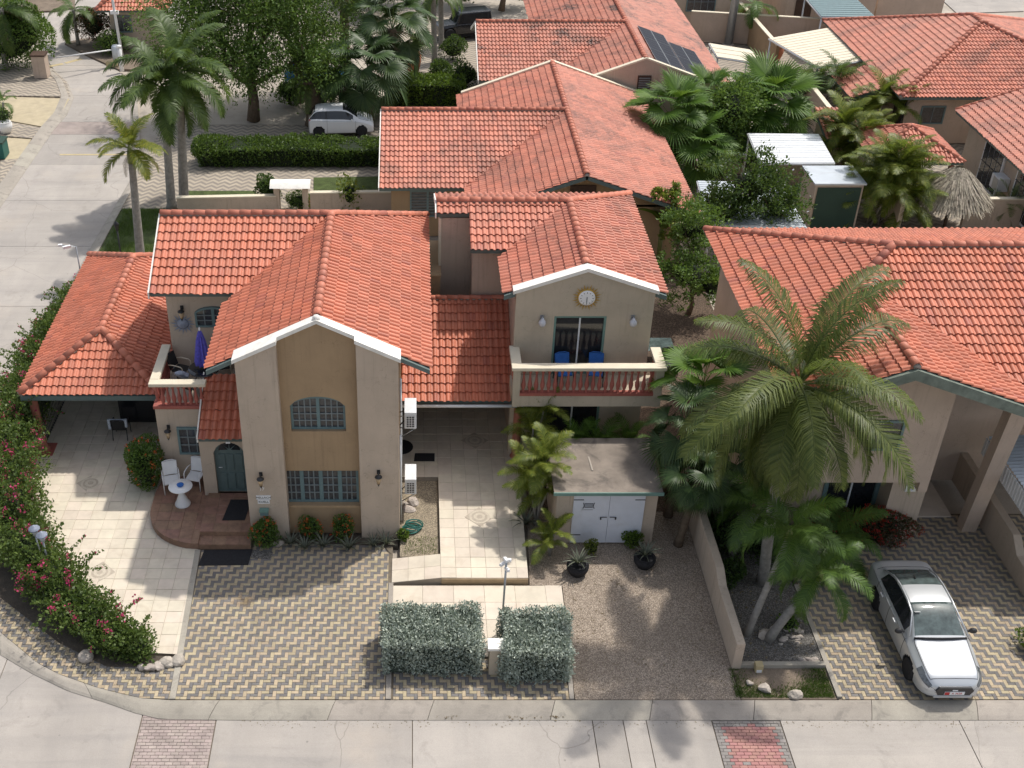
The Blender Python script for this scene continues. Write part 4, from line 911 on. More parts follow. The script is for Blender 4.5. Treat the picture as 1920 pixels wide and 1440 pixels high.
b = MB(); b.box(11.75, 12.45, 59.66, 59.74, 3.0, 3.7); v_ = obj('vent', b, M['timber'], E_)
for k in range(5): b = MB(); b.box(11.8, 12.4, 59.62, 59.665, 3.06+k*.12, 3.12+k*.12); obj('slat', b, M['bar'], v_)
# solar panels on the right slope
ordn = ('nearest', 'second', 'third')
for i in range(4):
    for j in range(3 if i < 2 else 2):
        pw, ply = .765, 2.02 if i < 2 else 2.48
        t = thing('solar_panel', '%s black solar panel from the white gable coping, %s column from the ridge' % (ordn[j], ('first', 'second', 'third', 'lowest')[i]), 'solar panel', (0, 0, 0), group='solar panels on the far roof')
        x0 = 12.66+i*(pw+.015)+(.05 if i > 1 else 0); y0 = 59.98+j*(ply+.02); f = lambda x: 4.5-.36*(x-12.1)+.12
        b = MB(); b.add([(x, y, f(x)+z) for z in (0, .04) for x, y in ((x0, y0), (x0+pw, y0), (x0+pw, y0+ply), (x0, y0+ply))], [(3,2,1,0),(4,5,6,7),(0,1,5,4),(1,2,6,5),(2,3,7,6),(3,0,4,7)]); obj('frame', b, M['grey_metal'], t)
        for a in range(4):
            b = MB(); xa, xb_ = x0+.02, x0+pw-.02; h_ = (ply-.03)/4; ya = y0+.02+a*h_
            b.piece().sheet([(xa, ya, f(xa)+.046), (xb_, ya, f(xb_)+.046), (xb_, ya+h_-.012, f(xb_)+.046), (xa, ya+h_-.012, f(xa)+.046)]); obj('cell', b, M['solar'], t)
Fh = thing('house', 'long hipped red roof house at upper right behind the gazebo', 'house', (31, 59, 0))
r = Roof(Fh, M['tile2'], limit=0, low=True); az = 4.95
r.plane([(25.4, 72.6, 2.85), (25.4, 58.8, 2.85), (31.65, 65.1, az), (31.65, 66.4, az)]); r.plane([(25.4, 58.8, 2.85), (37.9, 58.8, 2.85), (31.65, 65.1, az)])
r.plane([(37.9, 58.8, 2.85), (37.9, 72.6, 2.85), (31.65, 66.4, az), (31.65, 65.1, az)]); r.plane([(37.9, 72.6, 2.85), (25.4, 72.6, 2.85), (31.65, 66.4, az)])
r.plane([(23.5, 64.0, 2.2), (23.5, 60.4, 2.2), (25.4, 60.4, 2.85), (25.4, 64.0, 2.85)])
r.ridge((25.4, 58.8, 2.85), (31.65, 65.1, az)).ridge((37.9, 58.8, 2.85), (31.65, 65.1, az)).ridge((31.65, 65.1, az), (31.65, 66.4, az)).ridge((25.4, 72.6, 2.85), (31.65, 66.4, az)).ridge((37.9, 72.6, 2.85), (31.65, 66.4, az)); r.done()
b = MB(); b.box(26.2, 37.2, 59.6, 71.8, 0, 2.9); b.box(24.1, 26.2, 61.0, 63.6, 0, 2.4); obj('wall', b, M['tan'], Fh)
for k, (x0, x1) in enumerate(((27.0, 28.3), (30.2, 31.6))): window(Fh, x0, x1, 1.1, 2.1, 59.54, 1, 2, 1)
b = MB(); b.box(26.12, 26.19, 59.7, 61, .2, 2.3); b.box(26.12, 26.19, 63.8, 66, .2, 2.3); obj('dark_opening', b, M['glass'], Fh)
Gh = thing('house', 'house at the right edge with sloping red roof over barred French windows', 'house', (28.3, 50, 0))
r = Roof(Gh, M['tile2'], limit=0, low=True); r.plane([(27.6, 57, 2.8), (27.6, 45, 2.8), (33.2, 45, 4.8), (33.2, 57, 4.8)]); r.plane([(38.8, 45, 2.8), (38.8, 57, 2.8), (33.2, 57, 4.8), (33.2, 45, 4.8)]); r.ridge((27.6, 57, 2.8), (33.2, 57, 4.8), .09); r.done()
b = MB(); b.box(28.3, 38, 45.5, 56.5, 0, 2.9); b.prism([(28.3, 2.8), (38, 2.8), (33.2, 4.6)], 56.3, 56.5, 'y'); obj('wall', b, M['cream'], Gh)
for y0_ in (48.6, 52.2):
    b = MB(); b.box(28.2, 28.29, y0_-.1, y0_+2.1, .15, 2.45); w = obj('french_window', b, M['whitem'], Gh)
    for k in range(4): c = MB(); c.box(28.17, 28.2, y0_+k*.5+.04, y0_+k*.5+.46, .3, 2.3); obj('pane', c, M['glass'], w)
    c = MB()
    for z in (.8, 1.3, 1.8): c.box(28.15, 28.169, y0_, y0_+2, z, z+.03)
    obj('bars', c, M['dark_metal'], w)
# gazebo
t = thing('gazebo', 'small red tiled pyramid gazebo on wooden posts beside thatched parasol', 'gazebo', (23.8, 53.2, 0))
r = Roof(t, M['tile2'], limit=120); gz, ga = 2.4, 3.45; X0, X1, Y0, Y1 = 21.7, 25.85, 51.15, 55.25; ap = (23.78, 53.2, ga)
r.plane([(X0, Y0, gz), (X1, Y0, gz), ap]); r.plane([(X0, Y1, gz), (X0, Y0, gz), ap]); r.plane([(X1, Y0, gz), (X1, Y1, gz), ap]); r.plane([(X1, Y1, gz), (X0, Y1, gz), ap])
for c in ((X0, Y0, gz), (X1, Y0, gz), (X0, Y1, gz), (X1, Y1, gz)): r.ridge(c, ap, .09)
r.done()
for x in (X0+.4, X1-.4):
    for y in (Y0+.4, Y1-.4): b = MB(); b.box(x-.09, x+.09, y-.09, y+.09, 0, 2.35); obj('post', b, M['col'], t)
def canopy(label, pts, z0, m, ribs, group=None, posts=True, name='canopy'):
    pts = [Vector(p) for p in pts]; c = sum(pts, Vector())/4; t = thing(name, label, 'canopy', (c.x, c.y, 0), group=group)
    b = MB(); a, q, r_, s_ = pts
    for k in range(ribs):
        f0, f1 = k/ribs, (k+.8)/ribs; P0, P1, P2, P3 = a.lerp(s_, f0), q.lerp(r_, f0), q.lerp(r_, f1), a.lerp(s_, f1); b.piece()
        b.slab([P0, P1, P2, P3], Vector((0, 0, 1)), .05); f2 = (k+1)/ribs; b.slab([P3-Vector((0, 0, .02)), P2-Vector((0, 0, .02)), q.lerp(r_, f2)-Vector((0, 0, .02)), a.lerp(s_, f2)-Vector((0, 0, .02))], Vector((0, 0, 1)), .03)
    obj('roof_sheet', b, m, t); b = MB()
    for i in range(4): d, e = pts[i], pts[(i+1) % 4]; b.tube([d-Vector((0, 0, .08)), e-Vector((0, 0, .08))], .06, 4)
    obj('rim', b, M['whitem'], t)
    if posts:
        for i in range(4): b = MB(); g_ = pts[i].lerp(c, .04); b.tube([(g_.x, g_.y, 0), (g_.x, g_.y, pts[i].z-.05)], .05, 6); obj('post', b, M['whitem'], t)
canopy('white slatted canopy on four posts in front of the fan palms', [(16.3, 51.2, 2.4), (19.75, 51.2, 2.4), (19.95, 54.6, 2.5), (16.5, 54.7, 2.5)], 0, M['whitem'], 12)
canopy('cream slatted canopy attached to the hipped house at upper right', [(22.9, 64.8, 2.5), (25.5, 65.2, 2.75), (25.5, 71.4, 2.8), (21.5, 70.2, 2.5)], 0, M['rail'], 14)
canopy('plain cream awning at the end of the stained roof', [tuple(at(1345, 106, 2.5)), tuple(at(1440, 120, 2.5)), tuple(at(1405, 92, 2.6)), tuple(at(1330, 80, 2.6))], 0, M['rail'], 3)
canopy('grey tin lean-to roof behind the white flowering tree', [tuple(at(1330, 420, 2.2)), tuple(at(1512, 426, 2.2)), tuple(at(1462, 342, 2.4)), tuple(at(1308, 338, 2.4))], 0, M['tin'], 20, name='tin_roof')
canopy('dark green sheet roof at the top edge beside the hipped house', [tuple(at(1540, 30, 2.7)), tuple(at(1642, 32, 2.7)), tuple(at(1600, -8, 3)), tuple(at(1508, -8, 3))], 0, M['frame'], 10, name='sheet_roof')
# walls, sheds and yards at the upper right
def wall(label, u0, v0, u1, v1, h, m='cream', w=.2, group=None):
    a, c = at(u0, v0), at(u1, v1); d = (c-a).normalized(); n = Vector((-d.y, d.x, 0))*w/2; b = MB(); b.prism([(a-n)[:2], (c-n)[:2], (c+n)[:2], (a+n)[:2]], 0, h); t = solo('garden_wall', b, M[m], label, 'wall', tuple(a.lerp(c, .5)), group)
    e = MB(); n2 = n*1.3; e.prism([(a-n2)[:2], (c-n2)[:2], (c+n2)[:2], (a+n2)[:2]], h, h+.06); obj('coping', e, M['rail'], t)
wall('low cream wall behind the near ridge left of the letterbox shelter', 335, 402, 520, 398, .85, 'cream'); wall('low cream wall right of the letterbox shelter', 583, 398, 735, 396, 1.0, 'cream')
wall('cream wall in front of the palapa and cycad', 1800, 425, 1925, 425, 1.4); wall('cream wall along the areca palms left of the palapa', 1600, 345, 1680, 440, 1.9)
wall('tan wall behind the cream slatted canopy', 1290, 75, 1560, 92, 1.9, 'tan'); wall('ochre wall running back from the grey post', 1360, 30, 1450, 140, 1.8, 'ochre'); wall('cream wall behind the white slatted canopy', 1445, 345, 1510, 345, 1.2); wall('tan wall left of the gazebo', 1505, 215, 1560, 290, 1.9, 'tan')
wall('cream wall between the tin roof and the red sloping roof', 1300, 325, 1390, 325, 1.0, 'tan')
p0 = at(1512, 432); t = thing('shed', 'white-topped shed with dark green front behind the right house roof', 'shed', tuple(p0))
b = MB(); b.box(p0.x, p0.x+2.2, p0.y, p0.y+1.9, 0, 2.3); obj('wall', b, M['cream'], t); b = MB(); b.box(p0.x+.12, p0.x+2.1, p0.y-.05, p0.y-.003, .1, 2.15); obj('door', b, M['fgreen'] if 'fgreen' in M else M['green'], t); b = MB(); b.box(p0.x-.08, p0.x+2.28, p0.y-.1, p0.y+1.98, 2.3, 2.38); obj('roof', b, M['tin'], t)
t = thing('house', 'tan house at the top edge behind the grey post', 'house', (24, 84, 0)); b = MB(); b.box(17.5, 23.5, 80.5, 86, 0, 3.2); obj('wall', b, M['cream'], t); window(t, 18.6, 20.6, 1.2, 2.5, 80.43, 1, 4, 2)
t = thing('house', 'tan house wall under the dark green sheet roof', 'house', (27, 79, 0)); b = MB(); b.box(25, 31, 79, 86, 0, 3.4); b.box(31.5, 36, 80, 84, 0, 2.2); obj('wall', b, M['tan'], t); b = MB(); b.box(25.6, 26.7, 78.94, 78.995, 0, 2.4); obj('door', b, M['timber'], t)
# small red roof by the gazebo
t = thing('lean_to', 'small red tiled lean-to left of the areca palms', 'roof', (20.5, 55, 0)); r = Roof(t, M['tile2'], limit=0, low=True); q = [at(1550, 262, 2.2), at(1625, 268, 2.2), at(1595, 232, 2.6), at(1520, 230, 2.6)]; zz = [v_.copy() for v_ in q]; r.plane([(q[0].x, q[0].y, 2.2), (q[1].x, q[0].y, 2.2), (q[1].x, q[0].y+2.6, 2.9), (q[0].x, q[0].y+2.6, 2.9)]); r.done(); b = MB(); b.box(q[0].x+.2, q[1].x-.2, q[0].y+.4, q[0].y+2.4, 0, 2.2); obj('wall', b, M['tan'], t)
# guard house
gp = at(268, 78); t = thing('guard_house', 'small guard house with bright red tiled roof half hidden by palms', 'guard house', tuple(gp)); r = Roof(t, M['tile'], limit=0, low=True); x, y = gp.x, gp.y; hz = 2.7
w_ = 2.3; r.plane([(x-w_, y-w_, hz), (x+w_, y-w_, hz), (x, y, hz+1.5)]); r.plane([(x-w_, y+w_, hz), (x-w_, y-w_, hz), (x, y, hz+1.5)]); r.plane([(x+w_, y-w_, hz), (x+w_, y+w_, hz), (x, y, hz+1.5)]); r.plane([(x+w_, y+w_, hz), (x-w_, y+w_, hz), (x, y, hz+1.5)])
for c in ((x-w_, y-w_, hz), (x+w_, y-w_, hz)): r.ridge(c, (x, y, hz+1.5))
r.done(); b = MB(); b.box(x-1.6, x+1.6, y-1.6, y+1.6, 0, hz); obj('wall', b, M['cream'], t); window(t, x-1.3, x-.2, 1.1, 2.2, y-1.66, 1, 2, 1)
# ================================================================ vehicles
def crom(P, n):
    "Catmull-Rom resampling of an array of control rows"
    P = np.asarray(P, float); k = len(P); out = []
    for s in np.linspace(0, k-1, n):
        i = min(int(s), k-2); t = s-i
        a, b_, c, d = P[max(i-1, 0)], P[i], P[i+1], P[min(i+2, k-1)]
        out.append(.5*((2*b_)+(-a+c)*t+(2*a-5*b_+4*c-d)*t*t+(-a+3*b_-3*c+d)*t**3))
    return np.array(out)
def make_car(label, loc, rz, paint, stations, cab, wheels, wr, glass, sideglass, name='car', plate=None, cat='car', lamps=None):
    """stations rows: y, half width, sill z, shoulder z, top half width, top z (the front is at -y); cab = station indices
    (cowl, roof front, roof rear, rear deck); wheels = (front y, rear y, track half)"""
    t = thing(name, label, cat, loc, rz, local=True); n = 96; kx = 15
    S = crom(stations, n); ys = S[:, 0]; idx = np.linspace(0, len(stations)-1, n)
    sec = []
    for y, w, zb, zs, wt, zt in S:
        cr = .035+.02*(zt > 1.2)
        pts = np.array([(w*.80, zb), (w*.955, zb+.03), (w*.99, zb+.2), (w, (zb+zs)*.5+.05), (w*.985, zs-.06), (w*.945, zs), (wt+(w*.945-wt)*.45, zs+(zt-cr-zs)*.55), (wt, zt-cr), (wt*.86, zt-cr*.35), (wt*.5, zt-.004), (0, zt)])
        sec.append(crom(pts, 41))
    sec = np.array(sec); m = 41
    V = []; 
    for i in range(n):
        r = [(sec[i, j, 0], ys[i], sec[i, j, 1]) for j in range(m)]; l = [(-a, b_, c) for a, b_, c in r[:-1][::-1]]
        V += r+l
    m2 = 2*m-1; groups = {}
    sj = np.linspace(0, 10, m)
    def cls(i, j):
        jj = j if j < m-1 else m2-2-j
        u = (idx[i]+idx[i+1])/2; v = (sj[jj]+sj[jj+1])/2; c0, c1, c2, c3 = cab
        y = (ys[i]+ys[i+1])/2; zc = sec[i, jj, 1]; side = 'r' if j < m-1 else 'l'
        if c0+.12 < u < c1-.06 and v > 7.15: return 'windshield'
        if c2+.08 < u < c3-.12 and v > 7.15: return 'rear_window'
        if c0+.62 < u < c3-.55 and 5.25 < v < 6.75:
            mid = (c1+c2)/2+.05
            if abs(u-mid) < .05: return 'pillar_'+side
            return ('side_window_f' if u < mid else 'side_window_b')+side
        if lamps and lamps[0] < u < lamps[1] and 4.35 < v < 6.1+(u-lamps[0])*.25: return 'headlight_'+side
        if v < 4.2:
            for wy in wheels[:2]:
                if (y-wy)**2+(zc-wr)**2 < (wr*1.13)**2: return None
        return 'body'
    for i in range(n-1):
        for j in range(m2-1):
            c = cls(i, j)
            if c: groups.setdefault(c, []).append((i*m2+j, i*m2+j+1, (i+1)*m2+j+1, (i+1)*m2+j))
    groups['body'] += []
    for g, fs in groups.items():
        used = sorted({q for f in fs for q in f}); mp = {q: k for k, q in enumerate(used)}
        b = MB(); b.sm = True; b.add([V[q] for q in used], [tuple(mp[q] for q in f)[::-1] for f in fs])
        nm = g.split('_f')[0].split('_b')[0] if g.startswith('side') else 'headlight' if 'headlight' in g else g
        if g == 'body':
            for e in (0, n-1): b.add([V[e*m2+q] for q in range(m2)], [tuple(range(m2)) if e else tuple(range(m2))[::-1]])
        link({'pillar_r': 'pillar', 'pillar_l': 'pillar'}.get(nm, nm), b.mesh(nm, paint if g == 'body' else M['lens'] if 'headlight' in g else M['dark_metal'] if 'pillar' in g else (sideglass if 'side' in g else glass)), t)
    b = MB(); y0, y1 = stations[0][0]+.25, stations[-1][0]-.25; b.box(-.62, .62, y0, y1, .17, .5); link('underbody', b.mesh('underbody', M['black']), t)
    tb = MB(); tb.lathe([(wr*.62, -.095), (wr*.95, -.1), (wr, -.07), (wr, .07), (wr*.95, .1), (wr*.62, .095)], k=22); tm = tb.mesh('tyre', M['black'])
    rb = MB(); rb.lathe([(wr*.64, -.07), (wr*.66, .088), (wr*.6, .088), (wr*.56, .04), (.05, .03), (.045, .06), (.01, .06)], k=20)
    for k in range(5): rb.rbox((math.cos(k*1.2566)*wr*.33, math.sin(k*1.2566)*wr*.33, .065), (wr*.56, .07, .03), k*1.2566)
    rm = rb.mesh('rim', M['whitem'])
    for wy in wheels[:2]:
        for s in (-1, 1):
            w = link('wheel', None, t, (s*wheels[2], wy, wr), (0, s*math.pi/2, 0)); link('tyre', tm, w); link('rim', rm, w)
    def sp(u, v, s): i = int(round(u/(len(stations)-1)*(n-1))); j = int(round(v/10*(m-1))); q = sec[i, j]; return (s*(q[0]+.002), ys[i], q[1]+.002)
    b = MB(); c0, c1, c2, c3 = cab
    for s in (-1, 1):
        b.tube([sp(u, 7.0, s) for u in np.linspace(1.7, c0+.1, 12)], .008, 4); b.tube([sp(c3+.25, v, s) for v in np.linspace(5.5, 10, 8)], .007, 4)
        for u in (c0+.35, (c1+c2)/2+.05, c3-.7): b.tube([sp(u, v, s) for v in np.linspace(1.2, 5.1, 10)], .007, 4)
        b.tube([sp(u, 4.3, s) for u in np.linspace(c0+.2, c3+.4, 16)], .005, 4)
    b.tube([sp(1.55, v, 1) for v in np.linspace(10, 7, 8)]+[sp(1.7, 6.9, 1)], .008, 4); b.tube([sp(1.55, v, -1) for v in np.linspace(10, 7, 8)]+[sp(1.7, 6.9, -1)], .008, 4)
    link('panel_gaps', b.mesh('panel_gaps', M['dark_metal']), t)
    return t, S
M['silver'] = mat('silver_car_paint', (.55, .57, .59), .3, .02, 2, metal=.45, spec=.5)
M['carwhite'] = mat('white_car_paint', (.72, .74, .76), .25, .02, 2, spec=.6)
M['carblack'] = mat('black_car_paint', (.015, .016, .02), .2, .1, 2, spec=.6)
M['carblue'] = mat('blue_car_paint', (.02, .17, .42), .25, .1, 2, spec=.6)
M['wglass'] = mat('windscreen_glass', (.075, .10, .098), .05, .45, 5, spec=.8)
M['lens'] = mat('lamp_lens', (.10, .11, .12), .06, .5, 14, spec=.9)
sed_st = [(-2.26, .48, .27, .48, .40, .56), (-2.17, .68, .22, .56, .55, .67), (-1.92, .83, .19, .67, .66, .81), (-1.3, .875, .18, .80, .70, .94), (-.95, .88, .18, .86, .70, 1.03), (-.35, .88, .18, .90, .60, 1.36), (.05, .88, .18, .91, .585, 1.455), (.65, .88, .18, .92, .575, 1.46), (1.15, .875, .18, .93, .57, 1.37), (1.72, .865, .19, .96, .62, 1.10), (2.08, .83, .22, .95, .66, 1.04), (2.22, .74, .28, .88, .6, .95), (2.26, .66, .4, .78, .52, .82)]
car, S = make_car('silver sedan parked on the zigzag driveway at right', (14.06, 23.02, 0), 0, M['silver'], sed_st, (4, 6, 7, 9), (-1.34, 1.28, .78), .315, M['wglass'], M['glass'], lamps=(.9, 2.35))
def cpart(name, b, m, par=None): return link(name, b.mesh(name, m), par or car)
b = MB(); b.prism([(-.42, .34), (.42, .34), (.50, .5), (.42, .61), (-.42, .61), (-.50, .5)], -2.285, -2.15, 'y'); cpart('grille', b, M['carblack'])
b = MB(); b.box(-.5, .5, -2.275, -2.15, .235, .29); cpart('bumper_lip', b, M['silver'])
b = MB(); b.box(-.07, .07, -2.292, -2.276, .5, .54); cpart('badge', b, M['whitem'])
b = MB(); b.box(-.26, .26, -2.30, -2.28, .37, .475); pl = cpart('number_plate', b, M['white'])
b = MB(); b.box(-.255, -.13, -2.305, -2.301, .375, .47); link('plate_badge', b.mesh('plate_badge', M['plate_red']), pl)
OFF[car.name] = (0, 0, 0); text_on(pl, 'A 3628', (.06, -2.303, .422), .09, M['plate_red'], depth=.001)
for s in (-1, 1):
    b = MB(); b.rbox((s*.545, -2.21, .52), (.16, .03, .02), s*.45, (0, -s*.5)); b.rbox((s*.54, -2.215, .46), (.16, .03, .02), s*.45, (0, -s*.5)); b.rbox((s*.62, -2.15, .36), (.2, .06, .09), s*.6); cpart('fog_lamp', b, M['dark_metal'])
    b = MB(); b.blob((s*1.0, -.62, 1.0), (.12, .07, .085), 3, .05); b.tube([(s*.84, -.6, .95), (s*.95, -.61, .97)], .03, 6); cpart('mirror', b, M['dark_metal'])
    for y in (-.05, .95): b = MB(); b.rbox((s*.892, y, .82), (.03, .17, .035)); cpart('door_handle', b, M['whitem'])
    b = MB(); b.tube([(s*.79, -.85, 1.015), (s*.615, -.3, 1.36), (s*.6, .1, 1.435), (s*.59, .7, 1.44), (s*.6, 1.15, 1.36), (s*.65, 1.65, 1.11)], .022, 6); cpart('roof_rail', b, M['silver'])
    b = MB(); b.add([(s*.56, 2.215, .86), (s*.75, 2.13, .88), (s*.80, 1.98, .9), (s*.79, 2.0, .8), (s*.74, 2.16, .78), (s*.56, 2.24, .76)], [(0, 1, 4, 5), (1, 2, 3, 4)]); cpart('tail_light', b, M['plate_red'])
b = MB(); b.rbox((-.1, .98, 1.45), (.02, .1, .05)); cpart('antenna', b, M['dark_metal'])
b = MB(); b.tube([(-.7, -.93, 1.03), (-.35, -.97, 1.06), (0, -.98, 1.065), (.35, -.97, 1.06), (.7, -.93, 1.03)], .03, 6); cpart('wiper_cowl', b, M['black'])
b = MB(); b.rbox((-.48, -.3, 1.385), (.15, .1, .012), 0, (-R(38), 0)); cpart('sticker', b, M['white'])
hat = [(-1.78, .58, .26, .52, .5, .62), (-1.7, .7, .22, .6, .56, .74), (-1.3, .77, .19, .78, .62, .93), (-.98, .79, .19, .86, .62, 1.02), (-.45, .8, .19, .9, .58, 1.38), (-.1, .8, .19, .92, .57, 1.49), (.75, .8, .19, .95, .55, 1.5), (1.35, .79, .19, .98, .53, 1.43), (1.68, .77, .22, .98, .58, 1.08), (1.74, .72, .26, .92, .6, .98), (1.76, .66, .3, .8, .56, .84)]
h = at(640, 247); c2, _ = make_car('small white hatchback parked behind the long green hedge', (h.x, h.y, 0), math.pi/2+.06, M['carwhite'], hat, (3, 5, 7, 9), (-1.12, 1.22, .69), .29, M['glass'], M['glass'])
for s in (-1, 1):
    b = MB(); b.rbox((s*.69, 1.68, .86), (.12, .08, .26)); link('tail_light', b.mesh('tail_light', M['plate_red']), c2)
    b = MB(); b.blob((s*.9, -.6, .98), (.09, .06, .07), 2, .05); link('mirror', b.mesh('mirror', M['carwhite']), c2)
jeep = [(-1.95, .7, .4, .75, .62, .95), (-1.9, .76, .36, .85, .66, 1.02), (-1.0, .78, .36, .95, .68, 1.08), (-.75, .8, .36, 1.0, .68, 1.12), (-.5, .8, .36, 1.05, .68, 1.7), (-.2, .8, .36, 1.05, .68, 1.78), (1.5, .8, .36, 1.05, .68, 1.78), (1.7, .8, .36, 1.05, .68, 1.72), (1.8, .79, .4, 1.0, .68, 1.1), (1.84, .76, .45, .95, .66, .98)]
h = at(868, 68); make_car('black off-road car beside the stained roof house', (h.x, h.y, 0), -math.pi/2+.3, M['carblack'], jeep, (3, 5, 7, 8), (-1.2, 1.2, .75), .4, M['glass'], M['glass'])
h = at(592, 160); make_car('bright blue car glimpsed under the big tree', (h.x, h.y, 0), math.pi/2-.15, M['carblue'], hat, (3, 5, 7, 9), (-1.12, 1.22, .69), .29, M['glass'], M['glass'])
# ================================================================ furniture and fittings
def patio_chair(label, loc, rz, m, cat='chair', frame=None, group=None, sling=True):
    t = thing('armchair', label, cat, loc, rz, group, local=True); frame = frame or m
    L = lambda n, b, mm: link(n, b.mesh(n, mm), t)
    b = MB(); b.rbox((0, 0, .40), (.46, .46, .035)); o = L('seat', b, m)
    b = MB(); n0 = 6
    for i in range(n0):
        x0, x1 = -.22+.44*i/n0, -.22+.44*(i+1)/n0; cz = lambda x: .03*(1-(x/.22)**2)
        b.add([(x0, .22-cz(x0)*-1, .44), (x1, .22+cz(x1), .44), (x1, .34+cz(x1), .88), (x0, .34+cz(x0), .88)], [(0, 1, 2, 3)]); b.add([(x0, .245+cz(x0), .44), (x1, .245+cz(x1), .44), (x1, .365+cz(x1), .88), (x0, .365+cz(x0), .88)], [(3, 2, 1, 0)])
    b.tube([(-.22, .25, .42), (-.22, .36, .89), (-.1, .39, .91), (.1, .39, .91), (.22, .36, .89), (.22, .25, .42)], .018, 6); L('backrest', b, m)
    for s in (-1, 1):
        b = MB(); b.tube([(s*.26, -.24, 0), (s*.26, -.22, .6), (s*.265, -.16, .65), (s*.265, .1, .66), (s*.24, .3, .62)], .018, 6); L('arm', b, frame)
        b = MB(); b.tube([(s*.25, .3, 0), (s*.24, .22, .42)], .018, 6); L('leg', b, frame)
    return t
pz = .245
q = at(322, 925, pz); patio_chair('white armchair left of the round white table on the porch', (q.x, q.y+.2, pz), .25, M['white'], group='white porch chairs')
q = at(362, 922, pz); patio_chair('white armchair right of the round white table nearer the door', (q.x+.05, q.y+.3, pz), -.25, M['white'], group='white porch chairs')
q = at(343, 945, pz); t = thing('side_table', 'round white table with cone foot and blue bowl on the porch', 'table', (q.x, q.y, pz), local=True)
b = MB(); b.lathe([(.01, .70), (.36, .70), (.38, .715), (.37, .735), (.01, .74)], k=28); link('table_top', b.mesh('table_top', M['white']), t)
b = MB(); b.lathe([(.25, 0), (.25, .04), (.2, .12), (.06, .5), (.05, .62), (.1, .7)], k=20); link('cone_foot', b.mesh('cone_foot', M['white']), t)
b = MB(); b.lathe([(.05, 0), (.1, .02), (.115, .05), (.1, .05), (.04, .02)], (q.x, q.y, pz+.741), 16); solo('bowl', b, M['blue'], 'small blue bowl on the round white table', 'bowl', (q.x, q.y, pz+.741))
# mats
def mat_(label, poly, z, m=M['black'], name='mat'): b = MB(); b.prism(ccw(poly), z, z+.014); return solo(name, b, m, label, 'mat', (poly[0][0], poly[0][1], z))
mat_('large black rubber mat on the pavers below the porch steps', [(-6.5, 26.05), (-5.0, 26.08), (-4.95, 26.78), (-6.42, 26.74)], .006)
mat_('black doormat on the brown step in front of the green door', [(-5.98, 27.75), (-5.28, 27.75), (-5.18, 28.75), (-5.85, 28.75)], .347)
mat_('dark rubber mat lying on the carport walkway', px((776, 865), (815, 865), (815, 850), (778, 850), z=.22), .217)
b = MB(); q = at(757, 838, .22); b.prism([(q.x-.1+.42*math.cos(a*.3), q.y+.42*math.sin(a*.3)) for a in range(21)], .217, .23); solo('mat', b, M['black'], 'round dark mat beside the ochre side wall', 'mat', (q.x, q.y, .217))
mat_('thin dark slab lying beside the big rubber mat', px((470, 1046), (508, 1049), (512, 1036), (474, 1032)), .006, M['gravel3'])
# signs on the near house
sg = thing('house_sign', 'white name plates and number on the left pilaster of the near house', 'sign', (-4.6, 27.3, 1.3))
def plate(u0, v0, u1, v1, s, size):
    a, c = onY(u0, v0, 27.29), onY(u1, v1, 27.29); b = MB(); b.box(a.x, c.x, 27.275, 27.297, c.z, a.z); o = obj('name_plate', b, M['white'], sg); text_on(o, s, ((a.x+c.x)/2, 27.27, (a.z+c.z)/2), size, M['dark_metal'], depth=.002)
plate(480, 929, 508, 936, 'MELLACH', .105); plate(483, 937, 506, 944, 'KUELL', .11); a = onY(491, 917, 27.29); text_on(sg, '17', (a.x, 27.28, a.z), .16, M['white'])
b = MB(); a = onY(496, 955, 27.3); b.box(a.x-.12, a.x+.12, 27.14, 27.298, a.z-.12, a.z+.02); t = solo('letterbox', b, M['frame'], 'small grey green letterbox under the name plates', 'letterbox', (a.x, 27.3, a.z)); b = MB(); b.box(a.x-.14, a.x+.14, 27.11, 27.29, a.z+.02, a.z+.07); obj('lid', b, M['frame2'], t)
for u, v, Y, lb, k in ((490, 897, 27.3, 'dark lantern on the left pilaster above the name plates', 0), (710, 893, 27.3, 'dark lantern on the right pilaster of the near house', 0), (317, 808, 30.1, 'dark lantern on the balcony block left of its window', 0), (342, 585, 32.4, 'small lamp above the metal sun on the upper wall', 0), (1016, 601, 31.4, 'globe lamp left of the balcony sliding door', 1), (1186, 601, 31.4, 'globe lamp right of the balcony sliding door', 1)):
    a = onY(u, v, Y); wall_lamp(a.x, Y, a.z, lb, k)
a = onY(430, 832, 29.1); b = MB(); b.box(a.x-.09, a.x+.05, 28.98, 29.1, 2.4, 2.46); solo('door_lamp', b, M['white'], 'small white lamp over the arched green door', 'lamp', (a.x, 29, 2.4))
